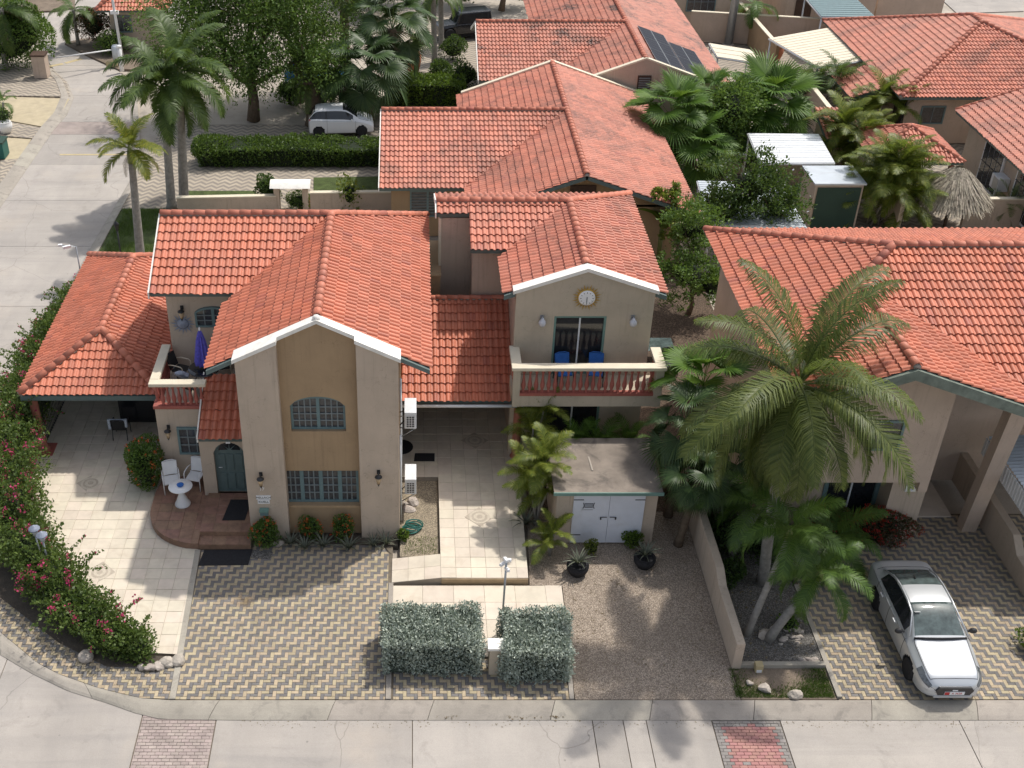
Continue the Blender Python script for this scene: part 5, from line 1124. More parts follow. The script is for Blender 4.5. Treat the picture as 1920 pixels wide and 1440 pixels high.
# metal sun on the wall and clock
a = onY(343, 606, 32.4); t = thing('metal_sun', 'grey blue metal sun ornament on the upper balcony wall', 'ornament', (a.x, 32.38, a.z)); b = MB(); b.lathe([(.2, -.02), (.18, .02), (.02, .05)], k=16); 
M['bluegrey'] = mat('blue_grey_metal', (.24, .27, .34), .5, .2, 10)
def upright(mb, c): mb.v = [(c[0]+x, c[1]-z, c[2]+y) for x, y, z in mb.v]; return mb
obj('face', upright(b, (a.x, 32.37, a.z)), M['bluegrey'], t)
for k in range(16):
    an = k*math.pi/8; b = MB(); L = .36 if k % 2 else .42; w = .035; ca, sa = math.cos(an), math.sin(an); b.add([(a.x+ca*.2-sa*w, 32.36, a.z+sa*.2+ca*w), (a.x+ca*.2+sa*w, 32.36, a.z+sa*.2-ca*w), (a.x+ca*L+sa*.04, 32.36, a.z+sa*L-ca*.04), (a.x+ca*.2-sa*w, 32.38, a.z+sa*.2+ca*w), (a.x+ca*.2+sa*w, 32.38, a.z+sa*.2-ca*w)], [(0, 1, 2), (4, 3, 2), (0, 3, 4, 1)]); obj('ray', b, M['bluegrey'], t)
a = onY(1100, 557, 31.4); t = thing('wall_clock', 'white clock in a gold sunburst under the middle gable', 'clock', (a.x, 31.4, a.z))
b = MB(); b.lathe([(.26, 0), (.26, .07), (.2, .078), (.01, .078)], k=28); obj('dial', upright(b, (a.x, 31.395, a.z)), M['white'], t); b = MB(); b.lathe([(.24, .05), (.27, .06), (.29, .03), (.29, 0), (.24, 0)], k=28); obj('rim', upright(b, (a.x, 31.395, a.z)), M['gold'], t)
for k in range(24):
    an = k*math.pi/12; ca, sa = math.cos(an), math.sin(an); L = .47 if k % 2 else .41; b = MB(); b.add([(a.x+ca*.28-sa*.03, 31.36, a.z+sa*.28+ca*.03), (a.x+ca*.28+sa*.03, 31.36, a.z+sa*.28-ca*.03), (a.x+ca*L, 31.37, a.z+sa*L), (a.x+ca*.28, 31.395, a.z+sa*.28)], [(0, 1, 2), (0, 2, 3), (1, 3, 2)]); obj('ray', b, M['gold'], t)
for k in range(12):
    an = k*math.pi/6; ca, sa = math.cos(an), math.sin(an); b = MB(); b.rbox((a.x+ca*.19, 31.314, a.z+sa*.19), (.05 if k % 3 == 0 else .035, .004, .016), 0, (0, -an)); obj('hour_mark', b, M['dark_metal'], t)
b = MB(); b.box(a.x-.008, a.x+.008, 31.308, 31.312, a.z-.18, a.z+.05); b.box(a.x-.01, a.x+.01, 31.303, 31.307, a.z-.12, a.z+.03); obj('hands', b, M['dark_metal'], t)
# balcony furniture
patio_chair('blue cushioned chair left of the sliding door mullion on the balcony', (4.75, 30.95, 3.37), .15, M['blue'], frame=M['dark_metal'], group='blue balcony chairs')
patio_chair('blue cushioned chair right of the mullion on the balcony', (5.75, 30.95, 3.37), -.15, M['blue'], frame=M['dark_metal'], group='blue balcony chairs')
patio_chair('blue chair in shade below the balcony by the arecas', (4.45, 30.75, .2), .1, M['blue'], frame=M['dark_metal'], group='blue chairs under the balcony')
patio_chair('blue chair in shade below the balcony behind the ferns', (6.2, 30.75, .2), -.2, M['blue'], frame=M['dark_metal'], group='blue chairs under the balcony')
t = thing('balcony_table', 'round dark glass table holding the folded violet parasol', 'table', (-6.75, 31.3, 2.98), local=True)
b = MB(); b.lathe([(.02, .68), (.5, .68), (.52, .7), (.5, .715), (.02, .715)], k=24); link('table_top', b.mesh('table_top', M['glass']), t); b = MB()
for k in range(4): an = k*math.pi/2+.4; b.tube([(.42*math.cos(an), .42*math.sin(an), 0), (.2*math.cos(an), .2*math.sin(an), .69)], .018, 6)
link('legs', b.mesh('legs', M['dark_metal']), t)
u = thing('parasol', 'folded violet blue parasol standing in the balcony table', 'parasol', (-6.75, 31.3, 2.98), local=True)
b = MB(); k = 20; prof = [(.02, 2.12), (.06, 2.05), (.13, 1.75), (.19, 1.3), (.235, .95), (.22, .88)]
b.add([(r*(1+.22*math.cos(j*math.pi))*math.cos(2*math.pi*j/k), r*(1+.22*math.cos(j*math.pi))*math.sin(2*math.pi*j/k), z) for r, z in prof for j in range(k)], [(i*k+j, (i+1)*k+j, (i+1)*k+(j+1) % k, i*k+(j+1) % k) for i in range(len(prof)-1) for j in range(k)]); link('canopy', b.mesh('canopy', M['violet']), u)
b = MB(); b.tube([(0, 0, .03), (0, 0, 2.2)], .02, 8); link('pole', b.mesh('pole', M['white']), u); b = MB(); b.lathe([(.03, 2.12), (.035, 2.18), (.01, 2.24)], k=8); link('finial', b.mesh('finial', M['white']), u)
for x, y, rz, lb in ((-7.6, 31.75, 1.2, 'cream metal chair behind the balcony table, half turned'), (-7.1, 30.75, 2.6, 'cream metal chair with back to the balcony front rail'), (-6.3, 31.95, .3, 'cream metal chair between balcony table and upper window')):
    patio_chair(lb, (x, y, 2.98), rz, M['dark_metal'], frame=M['rail'], group='metal chairs on the balcony')
b = MB(); b.blob((-7.35, 30.85, 3.75), (.2, .12, .1), 4, .4); solo('towel', b, M['bluegrey'], 'pale blue towel over the cream balcony chair', 'towel', (-7.35, 30.85, 3.7))
# things under the carport
q = at(226, 826, .02); t = patio_chair('dark chair with towel at the carport mouth', (q.x, q.y+.3, .02), math.pi, M['dark_metal'])
b = MB(); b.rbox((q.x, q.y-.02, .9), (.56, .09, .07)); b.rbox((q.x-.29, q.y, .72), (.1, .1, .42)); b.rbox((q.x+.29, q.y, .76), (.1, .1, .34)); solo('towel', b, mat('striped_towel', (.5, .55, .62), .9, .3, 25), 'striped pale towel over the back of the carport chair', 'towel', (q.x, q.y, .6), bev=.03)
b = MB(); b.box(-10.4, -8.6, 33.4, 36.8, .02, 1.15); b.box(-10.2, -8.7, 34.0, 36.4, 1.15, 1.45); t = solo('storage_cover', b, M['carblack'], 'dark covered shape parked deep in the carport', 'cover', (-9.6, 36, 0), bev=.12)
# air conditioners on the side wall
def ac(label, x, y, z, w=.36, d=.8, h=.58):
    t = thing('air_conditioner', label, 'air conditioner', (x, y, z), group='outdoor air conditioners'); b = MB(); b.box(x, x+w, y, y+d, z, z+h); o = obj('casing', b, M['whitem'], t, .015)
    b = MB(); b.box(x+.05, x+w-.05, y-.012, y-.002, z+.06, z+h-.12); g = obj('grille', b, M['black'], t); c = MB()
    for k in range(4): xx = x+.06+k*(w-.12)/3; c.box(xx-.008, xx+.008, y-.02, y-.0121, z+.06, z+h-.12)
    for k in range(7): zz = z+.06+k*(h-.18)/6; c.box(x+.05, x+w-.05, y-.018, y-.0122, zz-.007, zz+.007)
    obj('lattice', c, M['white'], g)
    b = MB(); b.tube([(-.45, y+.1, z-.03), (x+w, y+.1, z-.03)], .018, 4); b.tube([(-.45, y+.1, z-.4), (x+w, y+.1, z-.03)], .016, 4); b.tube([(-.45, y+.7, z-.03), (x+w, y+.7, z-.03)], .018, 4); obj('bracket', b, M['grey_metal'], t)
    b = MB(); b.tube([(-.43, y+.3, z+.4), (-.3, y+.2, z+.5), (-.25, y+.1, z+.3), (-.43, y+.05, z+.1)], .02, 6); obj('pipe', b, M['dark_metal'], t)
a = onY(766, 792, 28.6); ac('white air conditioner high on the ochre side wall by the carport roof', -.3, 28.2, a.z+.05)
a = onY(761, 920, 28.6); ac('white air conditioner low on the side wall above the gravel', -.3, 28.3, a.z+.1)
b = MB(); b.tube([(-.42, 28.05, .1), (-.42, 28.05, 3.4)], .035, 8); b.tube([(-.42, 29.3, .1), (-.42, 29.3, 4.6)], .04, 8); solo('drain_pipe', b, M['whitem'], 'white pipes running up the side wall of the near house', 'pipe', (-.42, 28.5, 0))
# rocks, hose
def rocks(label, spots, group, m=M['rock']):
    for k, (u, v, r) in enumerate(spots):
        q = at(u, v); b = MB(); b.blob((q.x, q.y, r*.4), (r, r*.75, r*.6), hash((u, v)) % 999, .3); solo('rock', b, m, label[k] if isinstance(label, list) else label, 'rock', (q.x, q.y, 0), group)
rocks(['white rock nearest the driveway strip at the end of the bougainvillea', 'pale rock second from the driveway strip by the bougainvillea', 'pale rock third from the driveway strip by the bougainvillea', 'pale rock fourth from the driveway strip by the bougainvillea', 'pale rock fifth from the driveway strip by the bougainvillea', 'lone pale rock on the corner pavement under the bougainvillea'], [(334, 1243, .2), (314, 1247, .2), (298, 1253, .17), (283, 1256, .17), (266, 1253, .16), (161, 1236, .22)], 'rocks at the bougainvillea')
rocks(['pale round rock leftmost of three on the yellow gravel', 'flat pale rock rightmost of three on the yellow gravel', 'dark rock lowest of three on the yellow gravel'], [(756, 948, .2), (774, 947, .24), (768, 958, .18)], 'rocks on the yellow gravel')
rocks('small white pebble rock in the palm bed', [(1475+random.uniform(-28, 28), 1195+random.uniform(-18, 16), random.uniform(.06, .12)) for _ in range(16)], 'white pebbles in the palm bed'); rocks(['pinkish boulder at the foot of the leaning palm', 'flat pale stone on the grass verge', 'grey stone beside the flat stone on the verge', 'long brown slab stone on the grass verge'], [(1438, 1196, .24), (1432, 1295, .18), (1405, 1282, .12), (1490, 1306, .2)], 'stones by the palm bed')
rocks('small white stone in a row on the verge', [(1504+i*5.5, 1238+(i % 2)*6, .09) for i in range(6)], 'small stones on the verge'); rocks('white stone beside the orange ixora bush', [(522, 1022, .17)], 'white stones')
b = MB(); pts = []
for k in range(90): an = k*.55; pts.append((-.15+.28*math.cos(an)*(1+.1*math.sin(k*1.7))+k*.002, 27.55+.2*math.sin(an)+.003*k, .09+.02*math.sin(k*.9)+.0012*k))
b.tube(pts, .016, 5); solo('garden_hose', b, M['ginger'], 'coiled dark green hose on the yellow gravel', 'hose', (-.1, 27.6, .05))
b = MB(); q = at(1421, 1256); b.rbox((q.x, q.y, .12), (.2, .2, .24)); t = solo('water_meter', b, M['yline'], 'small orange and white marker post on the grass verge', 'marker', (q.x, q.y, 0)); b = MB(); b.rbox((q.x, q.y-.09, .05), (.14, .03, .1)); obj('base', b, M['white'], t)
# shed with white doors
t = thing('shed', 'small flat-roofed shed with white double doors and a bench sign', 'shed', (5.8, 27.2, 0)); sx0, sx1, sy0, sy1, sh = 4.28, 7.3, 27.1, 29.5, 2.0
b = MB(); b.box(sx0, sx1, sy0, sy1, 0, sh); obj('wall', b, M['cream'], t)
b = MB(); b.add([(sx0-.12, sy0-.16, sh+.02), (sx1+.1, sy0-.16, sh+.02), (sx1+.1, sy1+.1, sh+.08), (sx0-.12, sy1+.1, sh+.08), (sx0-.12, sy0-.16, sh+.1), (sx1+.1, sy0-.16, sh+.1), (sx1+.1, sy1+.1, sh+.16), (sx0-.12, sy1+.1, sh+.16)], [(3,2,1,0),(4,5,6,7),(0,1,5,4),(1,2,6,5),(2,3,7,6),(3,0,4,7)]); ro_ = obj('roof', b, M['shed_roof'], t)
b = MB(); b.box(sx0-.14, sx1+.12, sy0-.2, sy0-.165, sh, sh+.11); obj('fascia', b, M['frame2'], ro_)
b = MB(); b.rbox((5.4, 28.3, sh+.135), (.05, .7, .03), .05); obj('batten', b, M['kerb'], ro_)
for x0, x1, s in ((4.78, 5.86, 1), (5.87, 6.92, -1)):
    b = MB(); b.box(x0, x1, sy0-.05, sy0-.004, .05, sh-.12); d = obj('door', b, M['dwhite'], t)
    for z in (.35, 1.72): h_ = MB(); xa = x0 if s > 0 else x1-.3; h_.box(xa, xa+.3, sy0-.058, sy0-.051, z, z+.03); obj('hinge', h_, M['dark_metal'], d)
    h_ = MB(); cx = x1-.14 if s > 0 else x0+.14; h_.tube([(cx-.1, sy0-.08, 1.08), (cx+.1, sy0-.08, 1.08)], .012, 6); h_.lathe([(.02, -.06), (.025, -.04), (.02, 0)], (cx-.08*s, sy0-.08, 1.05), 8); obj('bolt', h_, M['dark_metal'], d)
sg = thing('bench_sign', 'small black line drawing of a bench on the left shed door', 'sign', (5.3, 27.05, 1.4)); a = onY(1104, 948, sy0-.06); b = MB()
for z in (0, .05, .1, .15): b.box(a.x-.13, a.x+.13, sy0-.062, sy0-.056, a.z-.08+z, a.z-.062+z)
for s in (-1, 1): b.rbox((a.x+s*.15, sy0-.06, a.z+.05), (.02, .008, .12), 0, (0, s*.25)); b.rbox((a.x+s*.15, sy0-.06, a.z-.06), (.02, .008, .12), 0, (0, -s*.35))
obj('drawing', b, M['dark_metal'], sg); b = MB(); b.box(a.x-.2, a.x+.14, sy0-.062, sy0-.056, a.z-.17, a.z-.155); obj('underline', b, M['grey_metal'], sg)
# camera mast in front of the hedge
q = at(940, 1185); t = thing('camera_mast', 'thin grey mast with white security cameras between the clipped hedges', 'mast', (q.x, q.y, 0)); b = MB(); b.tube([(q.x, q.y, 0), (q.x+.03, q.y, 2.75)], .03, 8); obj('pole', b, M['grey_metal'], t)
for dx, dy, dz, rz in ((.0, -.08, 2.78, .3), (.06, .0, 2.7, 1.2), (-.08, -.05, 2.6, -.7), (.05, -.06, 2.42, .4)): b = MB(); b.rbox((q.x+dx, q.y+dy, dz), (.09, .2, .09), rz, (-.2, 0)); obj('security_camera', b, M['white'], t, .02)
q2 = at(920, 1190); b = MB(); b.box(2.0, 2.35, 21.75, 22.05, 0, .95); t = solo('meter_post', b, M['grey_st'], 'grey meter post between the two clipped hedges', 'post', (2.2, 21.9, 0)); b = MB(); b.box(1.95, 2.42, 21.7, 22.1, .95, 1.03); obj('cap', b, M['coping'], t)
# street camera and lantern at the left
q = at(150, 505, 2.4); t = thing('camera_mast', 'slim mast with white camera arm above the carport corner', 'mast', (q.x, q.y, 0)); b = MB(); b.tube([(q.x, q.y, 0), (q.x, q.y, 3.4), (q.x-.6, q.y, 3.45)], .03, 6); obj('pole', b, M['grey_metal'], t); b = MB(); b.rbox((q.x-.35, q.y-.05, 3.4), (.3, .1, .1), .5); b.rbox((q.x-.6, q.y, 3.45), (.16, .1, .08), .2); obj('security_camera', b, M['white'], t)
q = at(230, 498); t = thing('lamp_post', 'black lantern post behind the carport roof', 'lamp post', (q.x, q.y, 0)); b = MB(); b.tube([(q.x, q.y, 0), (q.x, q.y, 1.7)], .035, 8); obj('pole', b, M['dark_metal'], t); b = MB(); b.lathe([(.05, 1.7), (.12, 1.98), (.14, 2.0), (.02, 2.14)], (q.x, q.y, 0), 6); obj('lantern', b, M['dark_metal'], t)
for u, v, lb in ((66, 1000, 'left of two blue grey garden lanterns in the bougainvillea'), (80, 1012, 'right of two blue grey garden lanterns in the bougainvillea')):
    q = at(u, v, 1.9); t = thing('garden_lantern', lb, 'lantern', (q.x, q.y, 0), group='garden lanterns'); b = MB(); b.tube([(q.x, q.y, 0), (q.x, q.y, 1.85)], .03, 6); obj('post', b, M['grey_metal'], t); b = MB(); b.lathe([(.07, 1.85), (.1, 2.05), (.09, 2.06)], (q.x, q.y, 0), 8); obj('glass', b, M['globe'], t); b = MB(); b.lathe([(.17, 2.06), (.16, 2.09), (.05, 2.16), (.02, 2.2)], (q.x, q.y, 0), 10); obj('lid', b, M['bluegrey'], t)
# boom gate, poles
g0, g1 = at(222, 120), at(104, 131); t = thing('boom_gate', 'white barrier arm with blue grey housing across the entry road', 'barrier', tuple(g0)); b = MB(); b.lathe([(.3, 0), (.3, 1.1), (.24, 1.2), (.05, 1.22)], tuple(g0), 14); obj('housing', b, M['tin'], t); b = MB(); d = g1-g0; b.tube([g0+Vector((0, 0, .95)), g0+d*.97+Vector((0, 0, .75))], .05, 6); obj('arm', b, M['white'], t); b = MB(); b.rbox((g0.x-.3, g0.y-.4, .15), (.7, .3, .3)); obj('footing', b, M['yline'], t)
q = at(229, 133); t = thing('bollard', 'white post beside the barrier housing', 'bollard', tuple(q)); b = MB(); b.tube([q, q+Vector((0, 0, 1.5))], .14, 8); obj('post', b, M['white'], t); b = MB(); b.lathe([(.17, 1.5), (.17, 1.6), (.02, 1.65)], tuple(q), 8); obj('cap', b, M['white'], t)
q = at(231, 118); t = thing('light_pole', 'tall slim white pole by the barrier', 'pole', tuple(q)); b = MB(); b.tube([q, q+Vector((-.25, 0, 8.5))], [.11, .05], 8); obj('shaft', b, M['whitem'], t); b = MB(); b.rbox(q+Vector((-.1, 0, 3.2)), (.5, .2, .2)); obj('box', b, M['white'], t)
q = at(1365, 85); t = thing('light_pole', 'thick grey metal post behind the stained roof house', 'pole', tuple(q)); b = MB(); b.tube([q, q+Vector((.1, 0, 8))], [.28, .22], 12); obj('shaft', b, M['grey_metal'], t); b = MB(); b.lathe([(.4, 0), (.4, .1), (.3, .12)], tuple(q), 12); obj('foot', b, M['kerb'], t)
q = at(80, 143); t = thing('litter_bin', 'square stone litter bin on the left kerb corner', 'bin', tuple(q)); b = MB(); b.box(q.x-.4, q.x+.4, q.y-.4, q.y+.4, 0, 1.35); obj('body', b, M['tan'], t); b = MB(); b.box(q.x-.45, q.x+.45, q.y-.45, q.y+.45, 1.35, 1.45); obj('lid', b, M['timber'], t)
q = at(2, 292); t = thing('cabinet', 'green utility cabinet at the left edge', 'cabinet', tuple(q)); b = MB(); b.box(q.x-1.1, q.x+.35, q.y-.5, q.y+.4, 0, .85); obj('body', b, M['ginger'], t, .03); b = MB(); b.box(q.x-1.15, q.x+.4, q.y-.55, q.y+.45, .85, .93); obj('lid', b, M['fgreen'], t)
# shelter behind the ridge and pots
q = at(548, 395); t = thing('letterbox_shelter', 'small cream-roofed shelter in the low wall behind the near ridge', 'shelter', tuple(q)); b = MB(); b.box(q.x-.8, q.x-.55, q.y-.25, q.y+.25, 0, 1.35); obj('pier', b, M['cream'], t); b = MB(); b.box(q.x+.55, q.x+.8, q.y-.25, q.y+.25, 0, 1.35); obj('pier', b, M['cream'], t)
b = MB(); b.prism([(q.y-.5+i*.1, 1.36+.22*math.sin(math.pi*i/10)) for i in range(11)], q.x-.95, q.x+.95, 'x'); obj('roof', b, M['coping'], t)
def pot(name, label, u, v, r, h, m, z=0):
    q = at(u, v, z); b = MB(); b.lathe([(r*.65, 0), (r*.95, h*.5), (r, h*.85), (r*.8, h), (r*.85, h*1.03), (r*.7, h*1.03), (r*.7, h*.9)], (q.x, q.y, z), 16); return solo(name, b, m, label, 'pot', (q.x, q.y, z))
pot('urn', 'tall terracotta urn in the sandy garden behind the fan palm', 775, 135, .5, 1.2, M['terra']); pot('urn', 'round terracotta urn by the cream slatted canopy post', 1452, 112, .5, .9, M['terra']); pot('pot', 'white pot with shrub at the left edge', 12, 248, .4, .6, M['white']); pot('urn', 'terracotta bowl beside the letterbox shelter', 582, 385, .4, .35, M['terra'])
# patio table beside the middle house
q = at(1232, 645, .75); t = thing('patio_table', 'glass-topped patio table beside the middle house wall', 'table', (q.x, q.y, 0)); b = MB(); b.box(q.x-.65, q.x+.62, q.y-.45, q.y+.5, .7, .73); obj('table_top', b, M['wglass'], t, .06); b = MB()
for sx in (-.55, .5):
    for sy in (-.38, .42): b.tube([(q.x+sx, q.y+sy, 0), (q.x+sx, q.y+sy, .7)], .025, 6)
obj('legs', b, M['dark_metal'], t); patio_chair('dark metal chair in front of the glass patio table', (q.x+.35, q.y-.9, .03), .2, M['dark_metal'])
q = at(1865, 335, 1.0); t = thing('air_conditioner', 'white air conditioner between the French windows at the right edge', 'air conditioner', (28.1, 51.6, 1)); b = MB(); b.box(27.75, 28.28, 51.2, 52.0, .9, 1.55); obj('casing', b, M['whitem'], t); b = MB(); b.box(27.73, 27.749, 51.25, 51.75, .95, 1.5); obj('grille', b, M['grey_metal'], t)
# dry leaves in the gutter
for u, v, s, lb in ((848, 1341, .32, 'small heap of brown leaves in the gutter left of the hedge gap'), (970, 1341, .5, 'long heap of brown leaves in the gutter below the hedges'), (1043, 1342, .18, 'tiny heap of brown leaves in the gutter right of the hedges')):
    q = at(u, v, -.1); n = int(s*420); c = np.c_[rng.normal(q.x, s*.5, n), rng.normal(q.y, .06, n), rng.uniform(-.11, -.06, n)]; V_ = []
    for k in range(n):
        a = rng.uniform(0, 6.28); l = rng.uniform(.02, .045); d1_ = np.array([math.cos(a)*l, math.sin(a)*l, rng.uniform(-.01, .015)]); d2_ = np.array([-math.sin(a)*l*.5, math.cos(a)*l*.5, rng.uniform(-.01, .01)]); V_ += [c[k]-d1_, c[k]+d2_, c[k]+d1_, c[k]-d2_]
    me = np_mesh('leaf_litter', V_, np.arange(4*n).reshape(n, 4), rng.random(n), [leafm if 'leafm' in globals() else M['dead']]); o = link('leaf_litter', me); o['kind'] = 'stuff'; o['label'] = lb; o['category'] = 'leaves'
# ================================================================ plants
def unit(v): return v/np.maximum(1e-9, np.linalg.norm(v, axis=1, keepdims=True))
def leaf_quads(P, out, size, up=.25, spread=.9, wide=.5):
    n = len(P); s = (size*rng.uniform(.6, 1.3, n))[:, None]
    d = unit(out*.55+rng.normal(0, spread*.6, (n, 3))+np.array([0, 0, up]))
    r = rng.normal(0, 1, (n, 3)); w = unit(np.cross(d, r)); nrm = np.cross(d, w)
    a = P-d*s*.5; c = P+d*s*.5-nrm*s*.12; m = P+nrm*s*.06
    return np.stack([a, m+w*s*wide*.5, c, m-w*s*wide*.5], 1).reshape(-1, 3)
def lump(D, seed, amp=.22, k=7):
    r = np.random.default_rng(seed); f = np.zeros(len(D))
    for _ in range(k): a = r.normal(0, 2.6, 3); f += np.sin(D@a+r.uniform(0, 6.28))
    return 1+amp*f/math.sqrt(k)
def blob_pts(c, rad, n, seed, amp=.22, shell=.5):
    D = unit(rng.normal(0, 1, (n, 3))); D[:, 2] = np.where(rng.random(n) < .35, np.abs(D[:, 2]), D[:, 2])
    R_ = lump(D, seed, amp)*(1-shell*rng.random(n)**2)
    return np.array(c)+D*R_[:, None]*np.array(rad), D
def box_pts(x0, x1, y0, y1, z0, z1, n, jit=.06, size_w=0):
    A = np.array([(x1-x0)*(y1-y0), (x1-x0)*(z1-z0), (x1-x0)*(z1-z0), (y1-y0)*(z1-z0), (y1-y0)*(z1-z0)]); f = rng.choice(5, n, p=A/A.sum()); u = rng.random((n, 3)); P = np.array([x0, y0, z0])+u*np.array([x1-x0, y1-y0, z1-z0]); D = np.zeros((n, 3))
    for k, (ax, v, s) in enumerate(((2, z1, 1), (1, y0, -1), (1, y1, 1), (0, x0, -1), (0, x1, 1))): m = f == k; P[m, ax] = v; D[m, ax] = s
    wob = .05*np.sin(P[:, 0]*3.1+P[:, 2]*2)+.05*np.sin(P[:, 1]*3.7+P[:, 0]*1.3)+.04*np.sin(P[:, 0]*7.7+P[:, 1]*5)+size_w*np.sin(P[:, 0]*.9+1)*(D[:, 2] > 0); P += D*(wob-rng.random(n)**2*.2+rng.normal(0, jit, n)*.6+.1*(rng.random(n) < .015))[:, None]
    return P, D
def leaves_obj(name, P, D, size, m, parent, up=.25, spread=.9, wide=.5):
    off = np.array(OFF.get(root_of(parent).name, (0, 0, 0))) if parent else 0
    V = leaf_quads(P, D, size, up, spread, wide)-off; n = len(P)
    o = link(name, np_mesh(name, V, np.arange(4*n).reshape(n, 4), rng.random(n), [m]), parent); return o
def plant(name, label, cat, loc, group=None): return thing(name, label, cat, tuple(loc), group=group)
def core(t, c, rad, m, seed=1, name='shade_core'): b = MB(); b.blob(c, rad, seed, .2); obj(name, b, m, t)  # dark solid added inside the leaves so light doesn't pass
M['core'] = mat('shade_core', (.012, .02, .008), .95, .3, 3, .5, 20); M['core_s'] = mat('shade_core_silver', (.05, .065, .05), .95, .3, 3, .5, 20)  # core colours carry the shade between the leaves
def bush(label, c, rad, n, size, m, flowers=None, seed=1, group=None, name='shrub', cat='shrub', amp=.2, corem='core', shell=.5):
    t = plant(name, label, cat, (c[0], c[1], max(0, c[2]-rad[2])), group); P, D = blob_pts(c, rad, n, seed, amp, shell); k = P[:, 2] > .03; leaves_obj('foliage', P[k], D[k], size, m, t)
    core(t, c, [r*.62 for r in rad], M[corem], seed)
    if flowers:
        fm, fn, fs = flowers; P, D = blob_pts(c, [r*1.03 for r in rad], fn, seed, amp, .1); k = (P[:, 2] > c[2]-rad[2]*.5); P, D = P[k], D[k]; Q = np.repeat(P, 9, 0)+rng.normal(0, fs*.7, (len(P)*9, 3)); o = leaves_obj('blossoms', Q, np.repeat(D, 9, 0), fs, fm, t, wide=.9); o['kind'] = 'stuff'
    b = MB()
    for k in range(4): b.tube([(c[0]+random.uniform(-.1, .1)*rad[0], c[1]+random.uniform(-.1, .1)*rad[1], max(-.05, c[2]-rad[2]*1.05)), (c[0]+random.uniform(-.5, .5)*rad[0], c[1]+random.uniform(-.5, .5)*rad[1], c[2]+rad[2]*.3)], .025, 5)
    obj('stems', b, M['brown_bark'], t); return t
def hedge(label, x0, x1, y0, y1, h, n, size, m, corem='core', name='hedge', group=None, z0=0):
    t = plant(name, label, 'hedge', ((x0+x1)/2, (y0+y1)/2, z0), group); P, D = box_pts(x0, x1, y0, y1, z0+.02, z0+h, n, size_w=.12 if x1-x0 > 4 else .02); leaves_obj('foliage', P, D, size, m, t); b = MB(); e = .13; b.box(x0+e, x1-e, y0+e, y1-e, z0, z0+h-e); obj('shade_core', b, M[corem], t); return t  # the box inside is an added dark core that blocks light
def tree(label, base, crowns, n, size, m, trunk_r=.15, seed=1, name='tree', flowers=None, group=None, bark='brown_bark', amp=.3, droop=0, coreon=True):
    "crowns: list of (centre, radii); limbs run from the trunk to each"
    t = plant(name, label, 'tree', base, group); tot = sum(r[0]*r[1]+r[0]*r[2] for _, r in crowns); top = min(c[2] for c, _ in crowns)*.6
    b = MB(); b.tube([base, (base[0]+.1, base[1], top*.5), (base[0]+.05, base[1]+.05, top)], [trunk_r*1.3, trunk_r, trunk_r*.8], 9); obj('trunk', b, M[bark], t)
    b = MB()
    for c, r in crowns:
        p0 = Vector((base[0]+.05, base[1]+.05, top*.9)); p1 = Vector(c); b.tube([p0, p0.lerp(p1, .5)+Vector((random.uniform(-.3, .3), random.uniform(-.3, .3), .15)), p1], [trunk_r*.6, trunk_r*.4, trunk_r*.15], 6)
        for _ in range(5): q = p1+Vector((random.uniform(-.7, .7)*r[0], random.uniform(-.7, .7)*r[1], random.uniform(-.3, .8)*r[2])); b.tube([p0.lerp(p1, random.uniform(.5, .9)), q], [trunk_r*.22, .012], 5)
    obj('limbs', b, M[bark], t); PP, DD = [], []
    for k, (c, r) in enumerate(crowns):
        nk = int(n*(r[0]*r[1]+r[0]*r[2])/tot); ncl = max(12, nk//38); C_, D = blob_pts(c, r, ncl, seed+k, amp, .75); cs = (min(r)*.26)
        P = np.repeat(C_, 38, 0)+rng.normal(0, 1, (ncl*38, 3))*cs*np.array([.55, .55, .4])
        if droop: P[:, 2] -= rng.random(len(P))**2*droop
        PP.append(P); DD.append(np.repeat(D, 38, 0))
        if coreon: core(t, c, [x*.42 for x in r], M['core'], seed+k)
    P, D = np.concatenate(PP), np.concatenate(DD); k = P[:, 2] > .05; leaves_obj('crown', P[k], D[k], size, m, t, up=.25-droop*.5)
    if flowers:
        fm, fn, fs = flowers; Q = P[rng.choice(len(P), fn)]; D2 = unit(Q-np.mean(P, 0)); o = leaves_obj('blossoms', Q+D2*.1, D2, fs, fm, t, wide=.9); o['kind'] = 'stuff'
    return t
